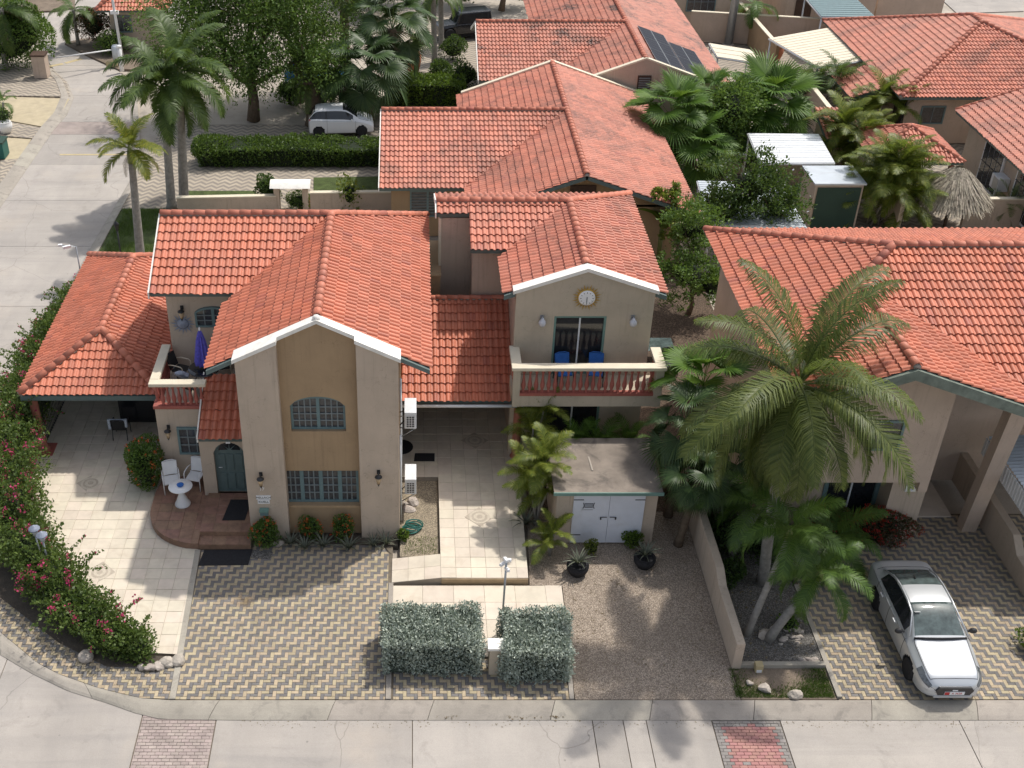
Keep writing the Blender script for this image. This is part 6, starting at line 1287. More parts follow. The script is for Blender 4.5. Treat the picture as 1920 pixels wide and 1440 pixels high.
# ---- palms
def frond_mesh(L, elev, droop, ll, n, m, ldroop=.5, lw=.045, seed=0, curl=.25, name='frond', inner=.12):
    r = np.random.default_rng(seed); ks = 16; s = np.linspace(0, 1, ks); ang = elev-droop*s**1.4; dx = np.cos(ang)*L/(ks-1); dz = np.sin(ang)*L/(ks-1)
    px_ = np.r_[0, np.cumsum(dx[:-1])]; pz_ = np.r_[0, np.cumsum(dz[:-1])]; py_ = curl*L*.3*s**2*r.uniform(-1, 1)
    V, Q, rn = [], [], []
    def pt(t): return np.array([np.interp(t, s, px_), np.interp(t, s, py_), np.interp(t, s, pz_)])
    for k in range(n):
        t = inner+(1-inner)*(k+.5)/n; p = pt(t); a = np.interp(t, s, ang); fwd = np.array([math.cos(a), 0, math.sin(a)]); upv = np.array([-math.sin(a), 0, math.cos(a)])
        env = min(1, .45+1.8*(t-inner))*(1-.75*max(0, (t-.55)/.45)**1.6)
        for sd in (-1, 1):
            l = ll*env*r.uniform(.85, 1.1); f = .35+.75*t; d = np.array([0, sd, 0])+fwd*f+upv*r.uniform(.05, .4); d /= np.linalg.norm(d)
            mid = p+d*l*.5; dd = d+np.array([0, 0, -ldroop*r.uniform(.7, 1.4)]); dd /= np.linalg.norm(dd); tip = mid+dd*l*.5; w = fwd*lw*.5; i = len(V)
            V += [p-w*.7, p+w*.7, mid-w, mid+w, tip-w*.12, tip+w*.12]; q = r.random(); Q += [(i, i+1, i+3, i+2), (i+2, i+3, i+5, i+4)]; rn += [q, min(1, q+.08)]
    for k in range(ks-1):
        w0, w1 = .035*(1-s[k]*.8)*L/3, .035*(1-s[k+1]*.8)*L/3; a, c = np.array([px_[k], py_[k], pz_[k]]), np.array([px_[k+1], py_[k+1], pz_[k+1]]); i = len(V); e1, e2 = np.array([0, 1, 0]), np.array([0, 0, 1]); V += [a+e1*w0, a-e1*w0, c+e1*w1, c-e1*w1, a-e2*w0, c-e2*w1, a+e2*w0*.6, c+e2*w1*.6]; Q += [(i, i+2, i+7, i+6), (i+6, i+7, i+3, i+1), (i+1, i+3, i+5, i+4), (i+4, i+5, i+2, i)]; rn += [.95]*4
    return np_mesh(name, V, Q, rn, [m])
def fan_mesh(lp, Rr, elev, m, k=34, seed=0, droop=.35, name='frond'):
    r = np.random.default_rng(seed); V, Q, rn = [], [], []; ca, sa = math.cos(elev), math.sin(elev); hub = np.array([lp*ca, 0, lp*sa]); e = elev-.35-droop; fw = np.array([math.cos(e), 0, math.sin(e)]); sd = np.array([0, 1, 0]); upv = np.array([-math.sin(e), 0, math.cos(e)])
    for j in range(k):
        an = R(-120)+R(240)*(j+.5)/k; da = R(240)/k*.5; l = Rr*(1-.25*abs(an)/R(120))*r.uniform(.9, 1.06); z0 = .045*Rr
        def P(rr, a, z): return hub+(fw*math.cos(a)+sd*math.sin(a))*rr+upv*z
        lift = .2*Rr*abs(math.sin(an)); i = len(V); dn = np.array([0, 0, -droop*l*.32*r.uniform(.5, 1.7)])
        V += [P(.02, an-da, 0), P(.02, an, .01), P(.02, an+da, 0), P(l*.52, an-da, lift*.5), P(l*.52, an, lift*.5+z0), P(l*.52, an+da, lift*.5), P(l*.8, an-da*.32, lift*.8)+dn*.35, P(l*.8, an, lift*.8+z0*.4)+dn*.35, P(l*.8, an+da*.32, lift*.8)+dn*.35, P(l, an, lift)+dn]
        q = r.random(); Q += [(i, i+1, i+4, i+3), (i+1, i+2, i+5, i+4), (i+3, i+4, i+7, i+6), (i+4, i+5, i+8, i+7), (i+6, i+7, i+8, i+9)]; rn += [q, q*.8, q, q*.8, q]
    w = .022; i = len(V); V += [np.array([0, w, 0]), np.array([0, -w, 0]), hub+sd*w*.6, hub-sd*w*.6, np.array([0, 0, w]), hub+upv*w]; Q += [(i, i+2, i+5, i+4), (i+4, i+5, i+3, i+1)]; rn += [.9]*2
    return np_mesh(name, V, Q, rn, [m])
FR = {}
def fronds(kind, m, **kw):
    key = kind
    if key not in FR:
        if kind.startswith('fan'): FR[key] = [fan_mesh(kw['lp'], kw['R'], R(e), m, seed=i, droop=kw.get('droop', .35)) for i, e in enumerate((78, 55, 30, 8, -18, -45))]
        else: FR[key] = [frond_mesh(1.0*kw['L'], R(e), R(kw['droop']*(.8+.25*i/5)), kw['ll'], kw['n'], m, kw.get('ld', .5), kw.get('lw', .045), seed=i) for i, e in enumerate(kw.get('es', (76, 55, 34, 12, -10, -35)))]
    return FR[key]
def crown(t, top, meshes, n, wts, seed, sc_=1.0, jit=.15, mo=None, az0=0):
    rd = random.Random(seed); off = Vector(OFF[t.name]); ids = [i for i, w in enumerate(wts) for _ in range(w)]
    for k in range(n):
        i = ids[int(k*len(ids)/n)]; me = meshes[i]; o = link('frond', me, t, Vector(top)-off+Vector((0, 0, .12*(2-i)*.3)), (rd.uniform(-jit, jit), rd.uniform(-jit, jit)*.6, az0+k*2.39996+rd.uniform(-.25, .25)))
        s = sc_*rd.uniform(.82, 1.1); o.scale = (s, s*rd.uniform(.9, 1.1), s)
def palm(label, base, top, meshes, n, wts, r=(.17, .11), seed=1, sc_=1, bark='bark', shaft=0, name='palm_tree', group=None, lean=None, dead=0, nuts=False):
    t = plant(name, label, 'palm', base, group); base, top = Vector(base), Vector(top); mid = base.lerp(top, .5)+(Vector(lean) if lean else Vector((0, 0, 0))); b = MB(); pts = []; rs = []; N = max(6, int((top-base).length/.3))
    for k in range(N+1):
        s = k/N; p_ = base*(1-s)**2+mid*2*s*(1-s)+top*s**2; pts.append(p_); rs.append((r[0]*(1-s)+r[1]*s)*(1.25 if k == 0 else 1)*(1+.04*(k % 2)))
    b.tube(pts, rs, 10); obj('trunk', b, M[bark], t)
    if shaft: b = MB(); b.tube([top, top+Vector((0, 0, shaft*.5)), top+Vector((0, 0, shaft))], [r[1]*1.25, r[1]*1.15, r[1]*.5], 9); obj('crown_shaft', b, M['shaft'], t); top = top+Vector((0, 0, shaft*.85))
    crown(t, top, meshes, n, wts, seed, sc_)
    if dead: crown(t, top-Vector((0, 0, .2)), fronds('dead', M['dead'], L=2.4, droop=50, ll=.4, n=26, ld=.8)[4:], dead, (1, 2), seed+5, sc_*.8)
    if nuts:
        for k in range(7): b = MB(); a = k*.9; b.blob(tuple(top+Vector((.28*math.cos(a), .28*math.sin(a), -.3-.05*(k % 3)))), (.12, .12, .15), k, .05); obj('coconut', b, M['shaft'], t)
    return t
royal = fronds('royal', M['frond'], L=3.1, droop=88, ll=.8, n=70, ld=.75, lw=.06)
young = fronds('young', M['frond_yg'], L=2.2, droop=78, ll=.6, n=52, ld=.5, lw=.055)
coco = fronds('coco', M['frond_c'], L=4.2, droop=82, ll=1.0, n=100, ld=1.05, lw=.042, es=(78, 58, 36, 10, -20, -52))
areca = fronds('areca', M['frond_y'], L=1.5, droop=75, ll=.42, n=40, ld=.45, lw=.036)
arecad = fronds('arecad', M['frond'], L=1.6, droop=85, ll=.42, n=30, ld=.5, lw=.036)
manila = fronds('manila', M['manila'], L=1.75, droop=105, ll=.5, n=72, ld=.6, lw=.026)
cyc = fronds('cyc', M['frond'], L=.95, droop=55, ll=.22, n=26, ld=.15, lw=.02)
fern = fronds('fern', M['fan'], L=1.0, droop=70, ll=.26, n=26, ld=.25, lw=.03)
fanb = fronds('fanb', M['fan'], lp=1.0, R=1.15, droop=.3)
fand = fronds('fand', M['fan_d'], lp=.9, R=1.0, droop=.55)
fanw = fronds('fanw', M['fan_d'], lp=1.3, R=1.2, droop=.5)
def P3(u, v, Y): return tuple(onY(u, v, Y))
q = at(265, 497); palm('palm with yellowing crown right of the street, nearest the carport', q, P3(247, 305, q.y), young, 14, (1, 2, 3, 3, 2, 0), (.2, .14), 3, .85, shaft=.75, dead=2, group='royal palms by the street')
q = at(322, 392); palm('left of two tall royal palms behind the near house', q, P3(308, 195, q.y), royal, 17, (1, 2, 3, 4, 3, 1), (.22, .15), 4, .92, shaft=.9, group='royal palms by the street')
q = at(345, 376); palm('right of two tall royal palms, taller with dead skirt', q, P3(337, 165, q.y), royal, 20, (1, 2, 3, 4, 4, 2), (.24, .16), 9, 1.12, shaft=1.0, dead=2, group='royal palms by the street')
q = at(147, 84); palm('slender young palm on the traffic island', q, P3(137, 18, q.y), royal, 10, (0, 1, 2, 3, 3, 2), (.12, .1), 11, .75)
q = at(10, 130); palm('palm at the left edge with hanging dry fronds', q, P3(2, 15, q.y), royal, 12, (0, 1, 2, 3, 3, 3), (.2, .16), 13, 1.0, dead=4)
q = at(6, 222); palm('tiny palm on the yellow drive at the left edge', q, P3(6, 192, q.y), manila, 7, (1, 1, 1, 2, 1, 0), (.08, .06), 15, .6)
Q_ = (10.3, 25.3, 0); palm('large coconut palm in front of the right house', Q_, P3(1500, 718, 24.9), coco, 40, (2, 3, 5, 9, 12, 12), (.16, .13), 21, .9, lean=(-.2, .2, 0), nuts=True, dead=1)
q = at(1400, 1190); palm('manila palm with dark crown left of the leaning palm', q, P3(1478, 1010, q.y+.6), manila, 12, (1, 2, 3, 3, 3, 1), (.1, .08), 22, .95, shaft=.35, group='manila palms by the silver car')
q = at(1440, 1200); palm('leaning manila palm beside the silver car', q, P3(1535, 1085, q.y+.3), manila, 13, (1, 2, 3, 3, 3, 1), (.13, .1), 23, .95, shaft=.3, lean=(-.1, 0, 0), group='manila palms by the silver car')
q = Vector((11.6, 26.2, 0)); palm('manila palm against the right house below the coconut palm', q, P3(1560, 1020, 26.2), manila, 11, (1, 2, 3, 3, 2, 1), (.1, .08), 24, .95, shaft=.3, group='manila palms by the silver car')
q = Vector((9.6, 26.5, 0)); palm('shaded palm left of the coconut trunk', q, P3(1420, 960, 26.5), manila, 12, (1, 2, 3, 3, 3, 2), (.11, .09), 25, 1.05, shaft=.3, group='manila palms by the silver car')
Q_ = (8.2, 29.6, 0); palm('fan palm with upright stiff leaves right of the balcony', Q_, P3(1318, 725, 29.6), fanb, 12, (3, 3, 3, 2, 1, 0), (.13, .11), 31, .9, bark='brown_bark', name='fan_palm')
Q_ = (8.05, 28.4, 0); palm('dark fan palm overhanging the shed roof', Q_, P3(1285, 800, 28.4), fand, 18, (1, 2, 3, 4, 4, 3), (.13, .11), 32, .88, bark='brown_bark', name='fan_palm')
Q_ = (8.1, 27.0, 0); palm('low dark fan palm right of the shed doors', Q_, P3(1310, 900, 27.0), fand, 16, (1, 2, 3, 4, 3, 2), (.12, .1), 33, .75, bark='brown_bark', name='fan_palm')
Q_ = (9.3, 28.2, 0); palm('dark fan palm at the back of the palm bed', Q_, P3(1370, 890, 28.2), fand, 16, (1, 2, 3, 4, 3, 2), (.12, .1), 34, .85, bark='brown_bark', name='fan_palm')
# arecas
def clump(label, base, spread, hs, meshes, n, seed, sc_=1, name='areca_palm', group=None, stems=True):
    t = plant(name, label, 'palm', base, group); rd = random.Random(seed); b = MB(); off = Vector(OFF[t.name])
    for k, h in enumerate(hs):
        p0 = Vector(base)+Vector((rd.uniform(-.2, .2)*spread, rd.uniform(-.2, .2)*spread, 0)); p1 = Vector(base)+Vector((rd.uniform(-1, 1)*spread, rd.uniform(-.6, .6)*spread, h)); b.tube([p0, p0.lerp(p1, .5)+Vector((0, 0, .1)), p1], [.05, .04, .03], 6)
        crown(t, p1, meshes, n, (2, 3, 3, 2, 1, 0), seed*7+k, sc_)
    if stems: obj('stems', b, M['aloe_stem'] if 'aloe_stem' in M else M['bark'], t)
clump('yellow-green areca palm clump between walkway and shed', (3.82, 28.0, 0), .35, (2.2, 1.9, 1.5, 2.4, 1.2, 2.6), areca, 8, 3, .72)
clump('areca palm by the red carport column', (3.85, 30.2, 0), .3, (2.2, 2.7, 1.7), areca, 7, 4, .75)
clump('drooping palm in front of the shed wall left of the doors', (4.1, 26.5, 0), .15, (.8, .5), areca, 8, 5, .55)
q = at(1640, 420); clump('broad orange-tinged areca clump left of the palapa', q, 1.6, (2.2, 2.6, 1.6, 2.9, 2.0, 1.2, 2.6, 3.0, 1.0, .8, 1.4), areca, 13, 6, 1.25)
q = at(1590, 330); clump('areca clump in front of the gazebo', q, 1.1, (2.0, 2.6, 1.5, 2.8, 2.2, 1.0), areca, 13, 7, 1.2)
q = at(1640, 262); clump('bright areca clump behind the gazebo', q, 1.0, (1.4, 1.9, 2.3, 1.0), areca, 13, 8, 1.2)
q = at(1530, 215); clump('dark palm clump below the cream slatted canopy', q, 1.3, (1.4, 1.9, 1.1, 2.2, 1.6, .8), arecad, 12, 9, 1.15)
q = at(1740, 245); palm('small palm with drooping light green crown in front of the hipped house', q, P3(1740, 195, q.y), manila, 14, (1, 2, 2, 3, 4, 3), (.12, .1), 41, 1.2)
for k, (u, v, tu, tv, lb, sz, nn) in enumerate(((1270, 330, 1262, 225, 'bright fan palm at the right edge of the low T-roof', 1.35, 22), (1300, 345, 1305, 285, 'low bright fan palm above the flowering tree', 1.25, 18), (1440, 290, 1440, 205, 'wide bright fan palm behind the white slatted canopy', 1.55, 26), (1330, 290, 1322, 190, 'tall fan palm in front of the stained house gable', 1.05, 18), (1395, 300, 1400, 230, 'fan palm left of the white slatted canopy', 1.3, 18))):
    q = at(u, v); palm(lb, q, P3(tu, tv, q.y), fanb, nn, (2, 3, 4, 4, 3, 2), (.16, .13), 50+k, sz, bark='brown_bark', name='fan_palm', group='bright fan palms behind the houses')
for k, (u, v, tu, tv, lb, sz, nn, sk) in enumerate(((737, 195, 735, 55, 'washingtonia fan palm with shaggy skirt beside the hedge', 1.25, 26, 8), (690, 225, 690, 140, 'low bushy fan palm behind the white hatchback', 1.3, 22, 3), (648, 150, 644, -30, 'tall brown palm trunk above the white hatchback', 1.0, 12, 4), (650, 215, 640, 165, 'dark fan palm in the shade behind the hatchback', 1.2, 18, 2))):
    q = at(u, v); palm(lb, q, P3(tu, tv, q.y), fanw, nn, (2, 3, 4, 4, 5, 5), (.3, .25), 60+k, sz, bark='brown_bark', name='fan_palm', dead=sk)
q = at(592, 232); palm('stout date palm with thick dark trunk beside the hatchback', q, P3(583, 150, q.y), arecad, 18, (1, 2, 3, 4, 3, 2), (.5, .45), 70, 1.3, bark='brown_bark')
for u, v, tu, tv, lb in ((815, 115, 812, -10, 'slim grey palm trunk left of the black off-road car'), (828, 85, 826, -15, 'grey palm trunk beside the black off-road car')):
    q = at(u, v); palm(lb, q, P3(tu, tv, q.y), royal, 10, (0, 1, 2, 3, 3, 2), (.18, .16), u, .7)
q = at(1388, 78); palm('slim palm behind the cream awning', q, P3(1415, 8, q.y), manila, 10, (0, 1, 2, 3, 3, 2), (.1, .08), 77, 1.3)
for k, (u, v, lb) in enumerate(((1085, 812, 'leftmost cycad fern behind the shed roof'), (1130, 815, 'middle cycad fern behind the shed roof'), (1180, 812, 'rightmost cycad fern behind the shed roof'))):
    q = Vector((onY(u, v, 29.95).x, 29.95, 0)); t = plant('fern', lb, 'fern', q, 'ferns behind the shed'); b = MB(); b.tube([q, q+Vector((0, 0, 1.5))], .07, 7); obj('trunk', b, M['brown_bark'], t); crown(t, q+Vector((0, 0, 1.5)), fern, 13, (2, 3, 3, 2, 1, 0), 80+k, 1.1)
q = at(1880, 418); t = plant('cycad', 'dark round cycad right of the palapa', 'cycad', q); b = MB(); b.tube([q, q+Vector((0, 0, .9))], .16, 8); obj('trunk', b, M['brown_bark'], t); crown(t, q+Vector((0, 0, .95)), cyc, 26, (1, 2, 3, 4, 3, 2), 90, 1.3)
# aloes
def spike(L, w, bend, m, seed=0):
    V, Q = [], []; K = 6
    for k in range(K+1):
        s = k/K; a = R(62)-bend*s; x = L*s*math.cos(R(62)-bend*s*.5); z = L*s*math.sin(R(62)-bend*s*.5); ww = w*(1-s**1.5)+.003; V += [(x, -ww, z+ww*.35), (x, 0, z-.01), (x, ww, z+ww*.35)]
    for k in range(K): i = 3*k; Q += [(i, i+3, i+4, i+1), (i+1, i+4, i+5, i+2)]
    return np_mesh('leaf', V, Q, rng.random(len(Q)), [m])
SP = [spike(.62, .035, R(b_), M['aloe']) for b_ in (5, 40, 75)]
def aloe(label, base, n, s, seed, group='aloes', name='aloe'):
    t = plant(name, label, 'aloe', base, group); rd = random.Random(seed)
    for k in range(n): o = link('leaf', SP[min(2, int(3*k/n))], t, (0, 0, .02), (0, rd.uniform(-.1, .15), k*2.4+rd.uniform(-.2, .2))); z = s*rd.uniform(.75, 1.15); o.scale = (z, z, z)
for k, (u, v, lb) in enumerate(((545, 1022, 'leftmost grey green aloe under the front window'), (572, 1030, 'second aloe from the left under the front window'), (607, 1026, 'third aloe from the left under the front window'), (655, 1030, 'spreading aloe below the right ixora bush'), (700, 1025, 'aloe in front of the right pilaster'), (724, 1022, 'aloe at the right corner of the flower bed'))): aloe(lb, at(u, v), 22, .85, k)
aloe('grey aloe at the foot of the areca clump by the walkway', at(986, 985), 26, 1.1, 9)
for u, v, lb, al in ((1082, 1074, 'black pot with spiky aloe left of the shed doors', 'spiky aloe growing in the left black pot'), (1207, 1060, 'black pot with spiky aloe right of the shed doors', 'spiky aloe growing in the right black pot')):
    pot('plant_pot', lb, u, v, .34, .36, M['black']); q = at(u, v); aloe(al, (q.x, q.y, .34), 28, .9, u, name='potted_aloe')
# shrubs
bush('orange flowering ixora ball beside the porch steps', (-4.55, 26.98, .5), (.42, .4, .5), 2600, .075, M['leaf_mid'], (M['fl_orange'], 36, .035), 3, 'ixora bushes on the house front')
bush('orange ixora in the middle of the flower bed', (-3.2, 27.25, .45), (.36, .25, .45), 1500, .07, M['leaf_mid'], (M['fl_orange'], 40, .035), 5, 'ixora bushes on the house front')
bush('orange ixora right under the front window', (-2.2, 27.25, .45), (.36, .25, .45), 1500, .07, M['leaf_mid'], (M['fl_orange'], 36, .035), 6, 'ixora bushes on the house front')
bush('tall shrub with orange flowers between carport and porch', (-8.75, 29.9, .85), (.6, .6, .95), 4500, .09, M['leaf_mid'], (M['fl_orange'], 40, .045), 7)
bush('deep red ixora mass behind the silver car', (14.2, 27.2, .55), (1.0, .6, .65), 5200, .09, M['leaf_red'], (M['fl_red'], 150, .05), 8)
bush('red ixora against the right house below the window', (12.9, 27.4, .5), (.8, .5, .6), 2600, .09, M['leaf_red'], (M['fl_red'], 50, .05), 18)
bush('green shrub at the right edge behind the silver car', (17.15, 22.7, .4), (.45, .5, .45), 1500, .09, M['leaf_bright'], None, 9)
bush('yellow-leaved shrub beside the left black pot', tuple(at(1108, 1040))[:2]+(.3,), (.22, .2, .3), 500, .07, M['frond_y'], None, 10)
bush('bright green shrub behind the right black pot', tuple(at(1185, 1025))[:2]+(.3,), (.3, .25, .3), 700, .09, M['leaf_bright'], None, 11)
bush('small bright plant at the pilaster corner by the gravel', (-.35, 27.2, .25), (.2, .2, .22), 220, .1, M['leaf_bright'], None, 12)
bush('grey green round shrub behind the near ridge in the wall gap', tuple(at(503, 385))[:2]+(.85,), (.6, .6, .85), 1600, .13, M['leaf_dark'], None, 13); bush('clipped green ball below the letterbox shelter', tuple(at(562, 392))[:2]+(.4,), (.8, .5, .5), 2200, .08, M['leaf_mid'], None, 14); bush('yellow-green shrub right of the letterbox shelter', tuple(at(655, 395))[:2]+(.8,), (.55, .5, .8), 700, .16, M['frond_y'], None, 15, shell=.9, amp=.4)
bush('reddish clipped bush on the traffic island', tuple(at(178, 82))[:2]+(1.3,), (1.15, 1.0, 1.1), 3200, .14, M['leaf_red'], None, 16); bush('reddish bush in front of the guard house', tuple(at(236, 78))[:2]+(1.2,), (1.0, .8, 1.0), 2000, .14, M['leaf_red'], None, 17); bush('low green shrub on the island behind the barrier', tuple(at(212, 100))[:2]+(.6,), (1.0, .8, .8), 1800, .14, M['leaf_mid'], None, 19)
bush('large dense green shrub at the upper left edge', tuple(at(28, 122))[:2]+(1.9,), (2.6, 1.8, 2.1), 9000, .2, M['leaf_mid'], None, 20)
bush('shrub in the white pot at the left edge', tuple(at(12, 243))[:2]+(.8,), (.45, .45, .4), 500, .12, M['leaf_dark'], None, 22)
for k, (u, v, r, lb) in enumerate(((850, 110, .9, 'dark shrub right of the terracotta urn'), (825, 150, .8, 'shrub in pot by the bright hedge'), (870, 165, .9, 'grey shrub at the corner of the stained house'), (690, 30, 2.2, 'dark shrub at the top edge left of the cars'), (545, 195, .9, 'small shrub in the shade of the big tree'))): bush(lb, tuple(at(u, v))[:2]+(r*.8,), (r, r, r*.9), 1500, .15, M['leaf_dark'], None, 30+k)
hedge('left clipped silver-leaved hedge block at the front pavement', -.86, 1.76, 21.7, 23.25, 1.2, 19000, .085, M['leaf_silver'], 'core_s', group='silver hedge blocks'); hedge('right clipped silver-leaved hedge block beside the gravel yard', 2.4, 4.13, 21.47, 23.1, 1.18, 14000, .085, M['leaf_silver'], 'core_s', group='silver hedge blocks')
q0, q1 = at(378, 300), at(712, 292); hedge('long clipped dark green hedge in front of the white hatchback', q0.x, q1.x+.3, 56.3, 58.2, 1.0, 13000, .15, M['leaf_hedge']); bush('rounded left end of the long green hedge', (q0.x+.5, 57.0, .7), (1.1, 1.1, .8), 2200, .15, M['leaf_hedge'], None, 40)
q0, q1 = at(728, 200), at(872, 200); hedge('bright green hedge above the low T-roof', q0.x, q1.x, q0.y, q0.y+2.0, 1.3, 6500, .17, M['leaf_bright'])
# bougainvillea along the terrace
t = plant('bougainvillea', 'long bougainvillea hedge with magenta flowers around the terrace corner', 'hedge', (-12, 26, 0)); path = [(-13.6, 41.5, 1.2, 0.77), (-13.75, 38.5, 1.55, 0.9), (-13.8, 35.5, 1.72, 0.99), (-13.7, 32.8, 1.98, 1.08), (-13.3, 30.4, 2.06, 1.17), (-12.6, 28.2, 1.89, 1.17), (-11.75, 26.5, 1.63, 1.08), (-10.9, 25.2, 1.42, 0.99), (-10.0, 24.2, 1.2, 0.9), (-9.1, 23.4, 0.99, 0.81), (-8.2, 22.75, 0.73, 0.68), (-7.4, 22.35, 0.47, 0.5)]
PP, DD, FP = [], [], []
for (x0, y0, h0, r0), (x1, y1, h1, r1) in zip(path[:-1], path[1:]):
    L = math.hypot(x1-x0, y1-y0); n = int(L*2900); s = rng.random(n); C_ = np.c_[x0+(x1-x0)*s, y0+(y1-y0)*s, (h0+(h1-h0)*s)*.62]; rr = r0+(r1-r0)*s; D = unit(rng.normal(0, 1, (n, 3))); R_ = lump(np.c_[C_[:, :2]*.8, D[:, 2]]+D*.6, 5, .28)*(1-.6*rng.random(n)**1.2); PP.append(C_+D*(R_*rr)[:, None]*np.array([1, 1, .85])); DD.append(D)
    ns = int(L*6)   # loose arching sprays
    for _ in range(ns):
        s = rng.random(); d = unit(rng.normal(0, 1, (1, 3))*np.array([[1, 1, .3]])+np.array([[0, 0, .7]]))[0]; p0 = np.array([x0+(x1-x0)*s, y0+(y1-y0)*s, (h0+(h1-h0)*s)*.75]); k = np.linspace(.5, 1.75, 46)[:, None]; arc = p0+d*k*(r0*.95)+np.array([0, 0, -.22])*(k-.5)**2; PP.append(arc+rng.normal(0, .035, arc.shape)); DD.append(np.repeat(d[None], 46, 0)); FP.append(arc[rng.random() < .55 and slice(38, 46) or slice(0, 0)])
P, D = np.concatenate(PP), np.concatenate(DD); k = P[:, 2] > .02; leaves_obj('foliage', P[k], D[k], .105, M['leaf_boug'], t, wide=.65)
cl = P[rng.choice(len(P), 260)]; cl = cl[(cl[:, 2] > .7)]; Q = np.repeat(cl, 20, 0)+rng.normal(0, .07, (len(cl)*20, 3))+np.array([0, -.12, .16]); FPc = np.concatenate([f for f in FP if len(f)]); Q = np.concatenate([Q, FPc[rng.random(len(FPc)) < .5]]); o = leaves_obj('blossoms', Q, unit(rng.normal(0, 1, Q.shape)), .065, M['fl_pink'], t, wide=.95); o['kind'] = 'stuff'
b = MB()
for (x0, y0, h0, r0), (x1, y1, h1, r1) in zip(path[:-1], path[1:]): b.tube([(x0, y0, h0*.55), (x1, y1, h1*.55)], [r0*.42, r1*.42], 9)
obj('shade_core', b, M['core'], t)  # dark tubes added within the leaves to stop light coming through
# trees
q = at(475, 225); tree('big feathery green tree left of the hatchback', q, [((q.x-2.4, q.y, 5.6), (2.9, 2.6, 2.2)), ((q.x+1.5, q.y+.5, 6.0), (3.2, 2.8, 2.4)), ((q.x-.4, q.y-1, 3.8), (2.8, 2.2, 1.5)), ((q.x+3.4, q.y-.5, 3.9), (2.0, 1.8, 1.5)), ((q.x-3.6, q.y-.2, 3.7), (1.8, 1.6, 1.3)), ((q.x, q.y+1.5, 8.0), (4.4, 3.0, 2.4))], 56000, .17, M['leaf_mid'], .3, 3, droop=1.1, coreon=False, amp=.35)
q = at(560, 190); tree('dark tree right behind the feathery tree', q, [((q.x, q.y+1, 5.6), (2.6, 2.4, 2.4)), ((q.x+1.6, q.y, 4.2), (1.9, 1.8, 1.5)), ((q.x-1.5, q.y+1, 7.2), (2.4, 2.2, 2.0)), ((q.x+1.2, q.y+2, 7.6), (2.6, 2.2, 2.0))], 24000, .16, M['leaf_dark'], .28, 8, droop=.5, coreon=False)
q = at(1388, 488); tree('white flowering glossy tree in front of the tin roof', q, [((q.x, q.y, 3.7), (1.7, 1.5, 1.3)), ((q.x-1.1, q.y, 2.4), (1.4, 1.3, 1.2)), ((q.x+1.2, q.y, 2.7), (1.4, 1.3, 1.1))], 12500, .15, M['leaf_dark'], .12, 11, flowers=(M['dwhite'], 130, .1))
q = at(1290, 590); tree('dark leafy tree between the middle and right houses', q, [((q.x, q.y+1, 3.4), (1.3, 1.3, 1.1)), ((q.x-.4, q.y-.6, 2.2), (1.2, 1.0, .9)), ((q.x+.6, q.y-.3, 1.5), (1.0, 1.0, .8))], 7600, .14, M['leaf_mid'], .1, 14)
q = at(1262, 520); tree('thin tree with yellowing leaves beside the middle house', q, [((q.x, q.y, 2.6), (.7, .7, .8)), ((q.x-.5, q.y+.8, 3.4), (.6, .6, .6))], 1500, .2, M['frond_y'], .06, 15, coreon=False)
q = at(1345, 320); tree('round leafy tree between the bright fan palms', q, [((q.x, q.y, 3.3), (1.6, 1.5, 1.8)), ((q.x+.2, q.y, 1.6), (1.3, 1.2, 1.2))], 8200, .17, M['leaf_mid'], .14, 16)
for k, (u, v, lb, r) in enumerate(((940, 20, 'dark tree at the top edge behind the stained house ridge', 2.6), (700, 12, 'dark tree at the top edge above the washingtonia palm', 2.8), (860, 10, 'dark tree at the top edge above the black car', 2.4), (1240, 12, 'dark tree at the top edge right of the stained house', 2.0), (60, -12, 'dark shrub tree at the upper left corner', 2.2))):
    q = at(u, v); tree(lb, q, [((q.x, q.y+1, 3.0), (r, r*.8, r*.9)), ((q.x+r*.7, q.y+1.5, 2.6), (r*.8, r*.7, r*.7)), ((q.x-r*.7, q.y+1.5, 2.4), (r*.8, r*.7, r*.7))], 5500, .26, M['leaf_dark'], .2, 50+k, group='dark trees along the top edge')
for k, (x, y, r, lb) in enumerate(((9.25, 25.4, .5, 'dark fern shrub against the garden wall in the palm bed'), (10.6, 26.6, .7, 'dark leafy shrub behind the palm trunks'), (9.5, 27.0, .7, 'shaded shrub at the back of the palm bed'), (10.5, 23.5, .28, 'small bright plant beside the leaning palm trunk'))): bush(lb, (x, y, r*.7), (r, r, r*.8), 1600 if r > .3 else 350, .11, M['leaf_mid' if r < .3 else 'leaf_dark'], None, 70+k, shell=.7)
# banana
q = at(1232, 500); t = plant('banana_plant', 'banana plant with torn leaves beside the middle house roof', 'banana', q); b = MB(); b.tube([q, q+Vector((0, 0, 2.2))], .1, 8); obj('stem', b, M['shaft'], t); V, Qd = [], []
for k in range(9): s = k/8; a = R(65)-R(85)*s; x, z = 1.5*s*math.cos(R(65)-R(42)*s), 1.5*s*math.sin(R(65)-R(42)*s); w = .24*math.sin(math.pi*min(1, s*.95+.08))+.01; V += [(x, -w, z-w*.25), (x, 0, z), (x, w, z-w*.25)]
for k in range(8): i = 3*k; Qd += [(i, i+3, i+4, i+1), (i+1, i+4, i+5, i+2)]
bl = np_mesh('leaf', V, Qd, rng.random(len(Qd)), [M['leaf_bright']])
for k in range(7): o = link('leaf', bl, t, (0, 0, 2.1), (0, random.uniform(-.2, .3), k*2.4)); o.scale = (1, random.uniform(.8, 1.2), 1)
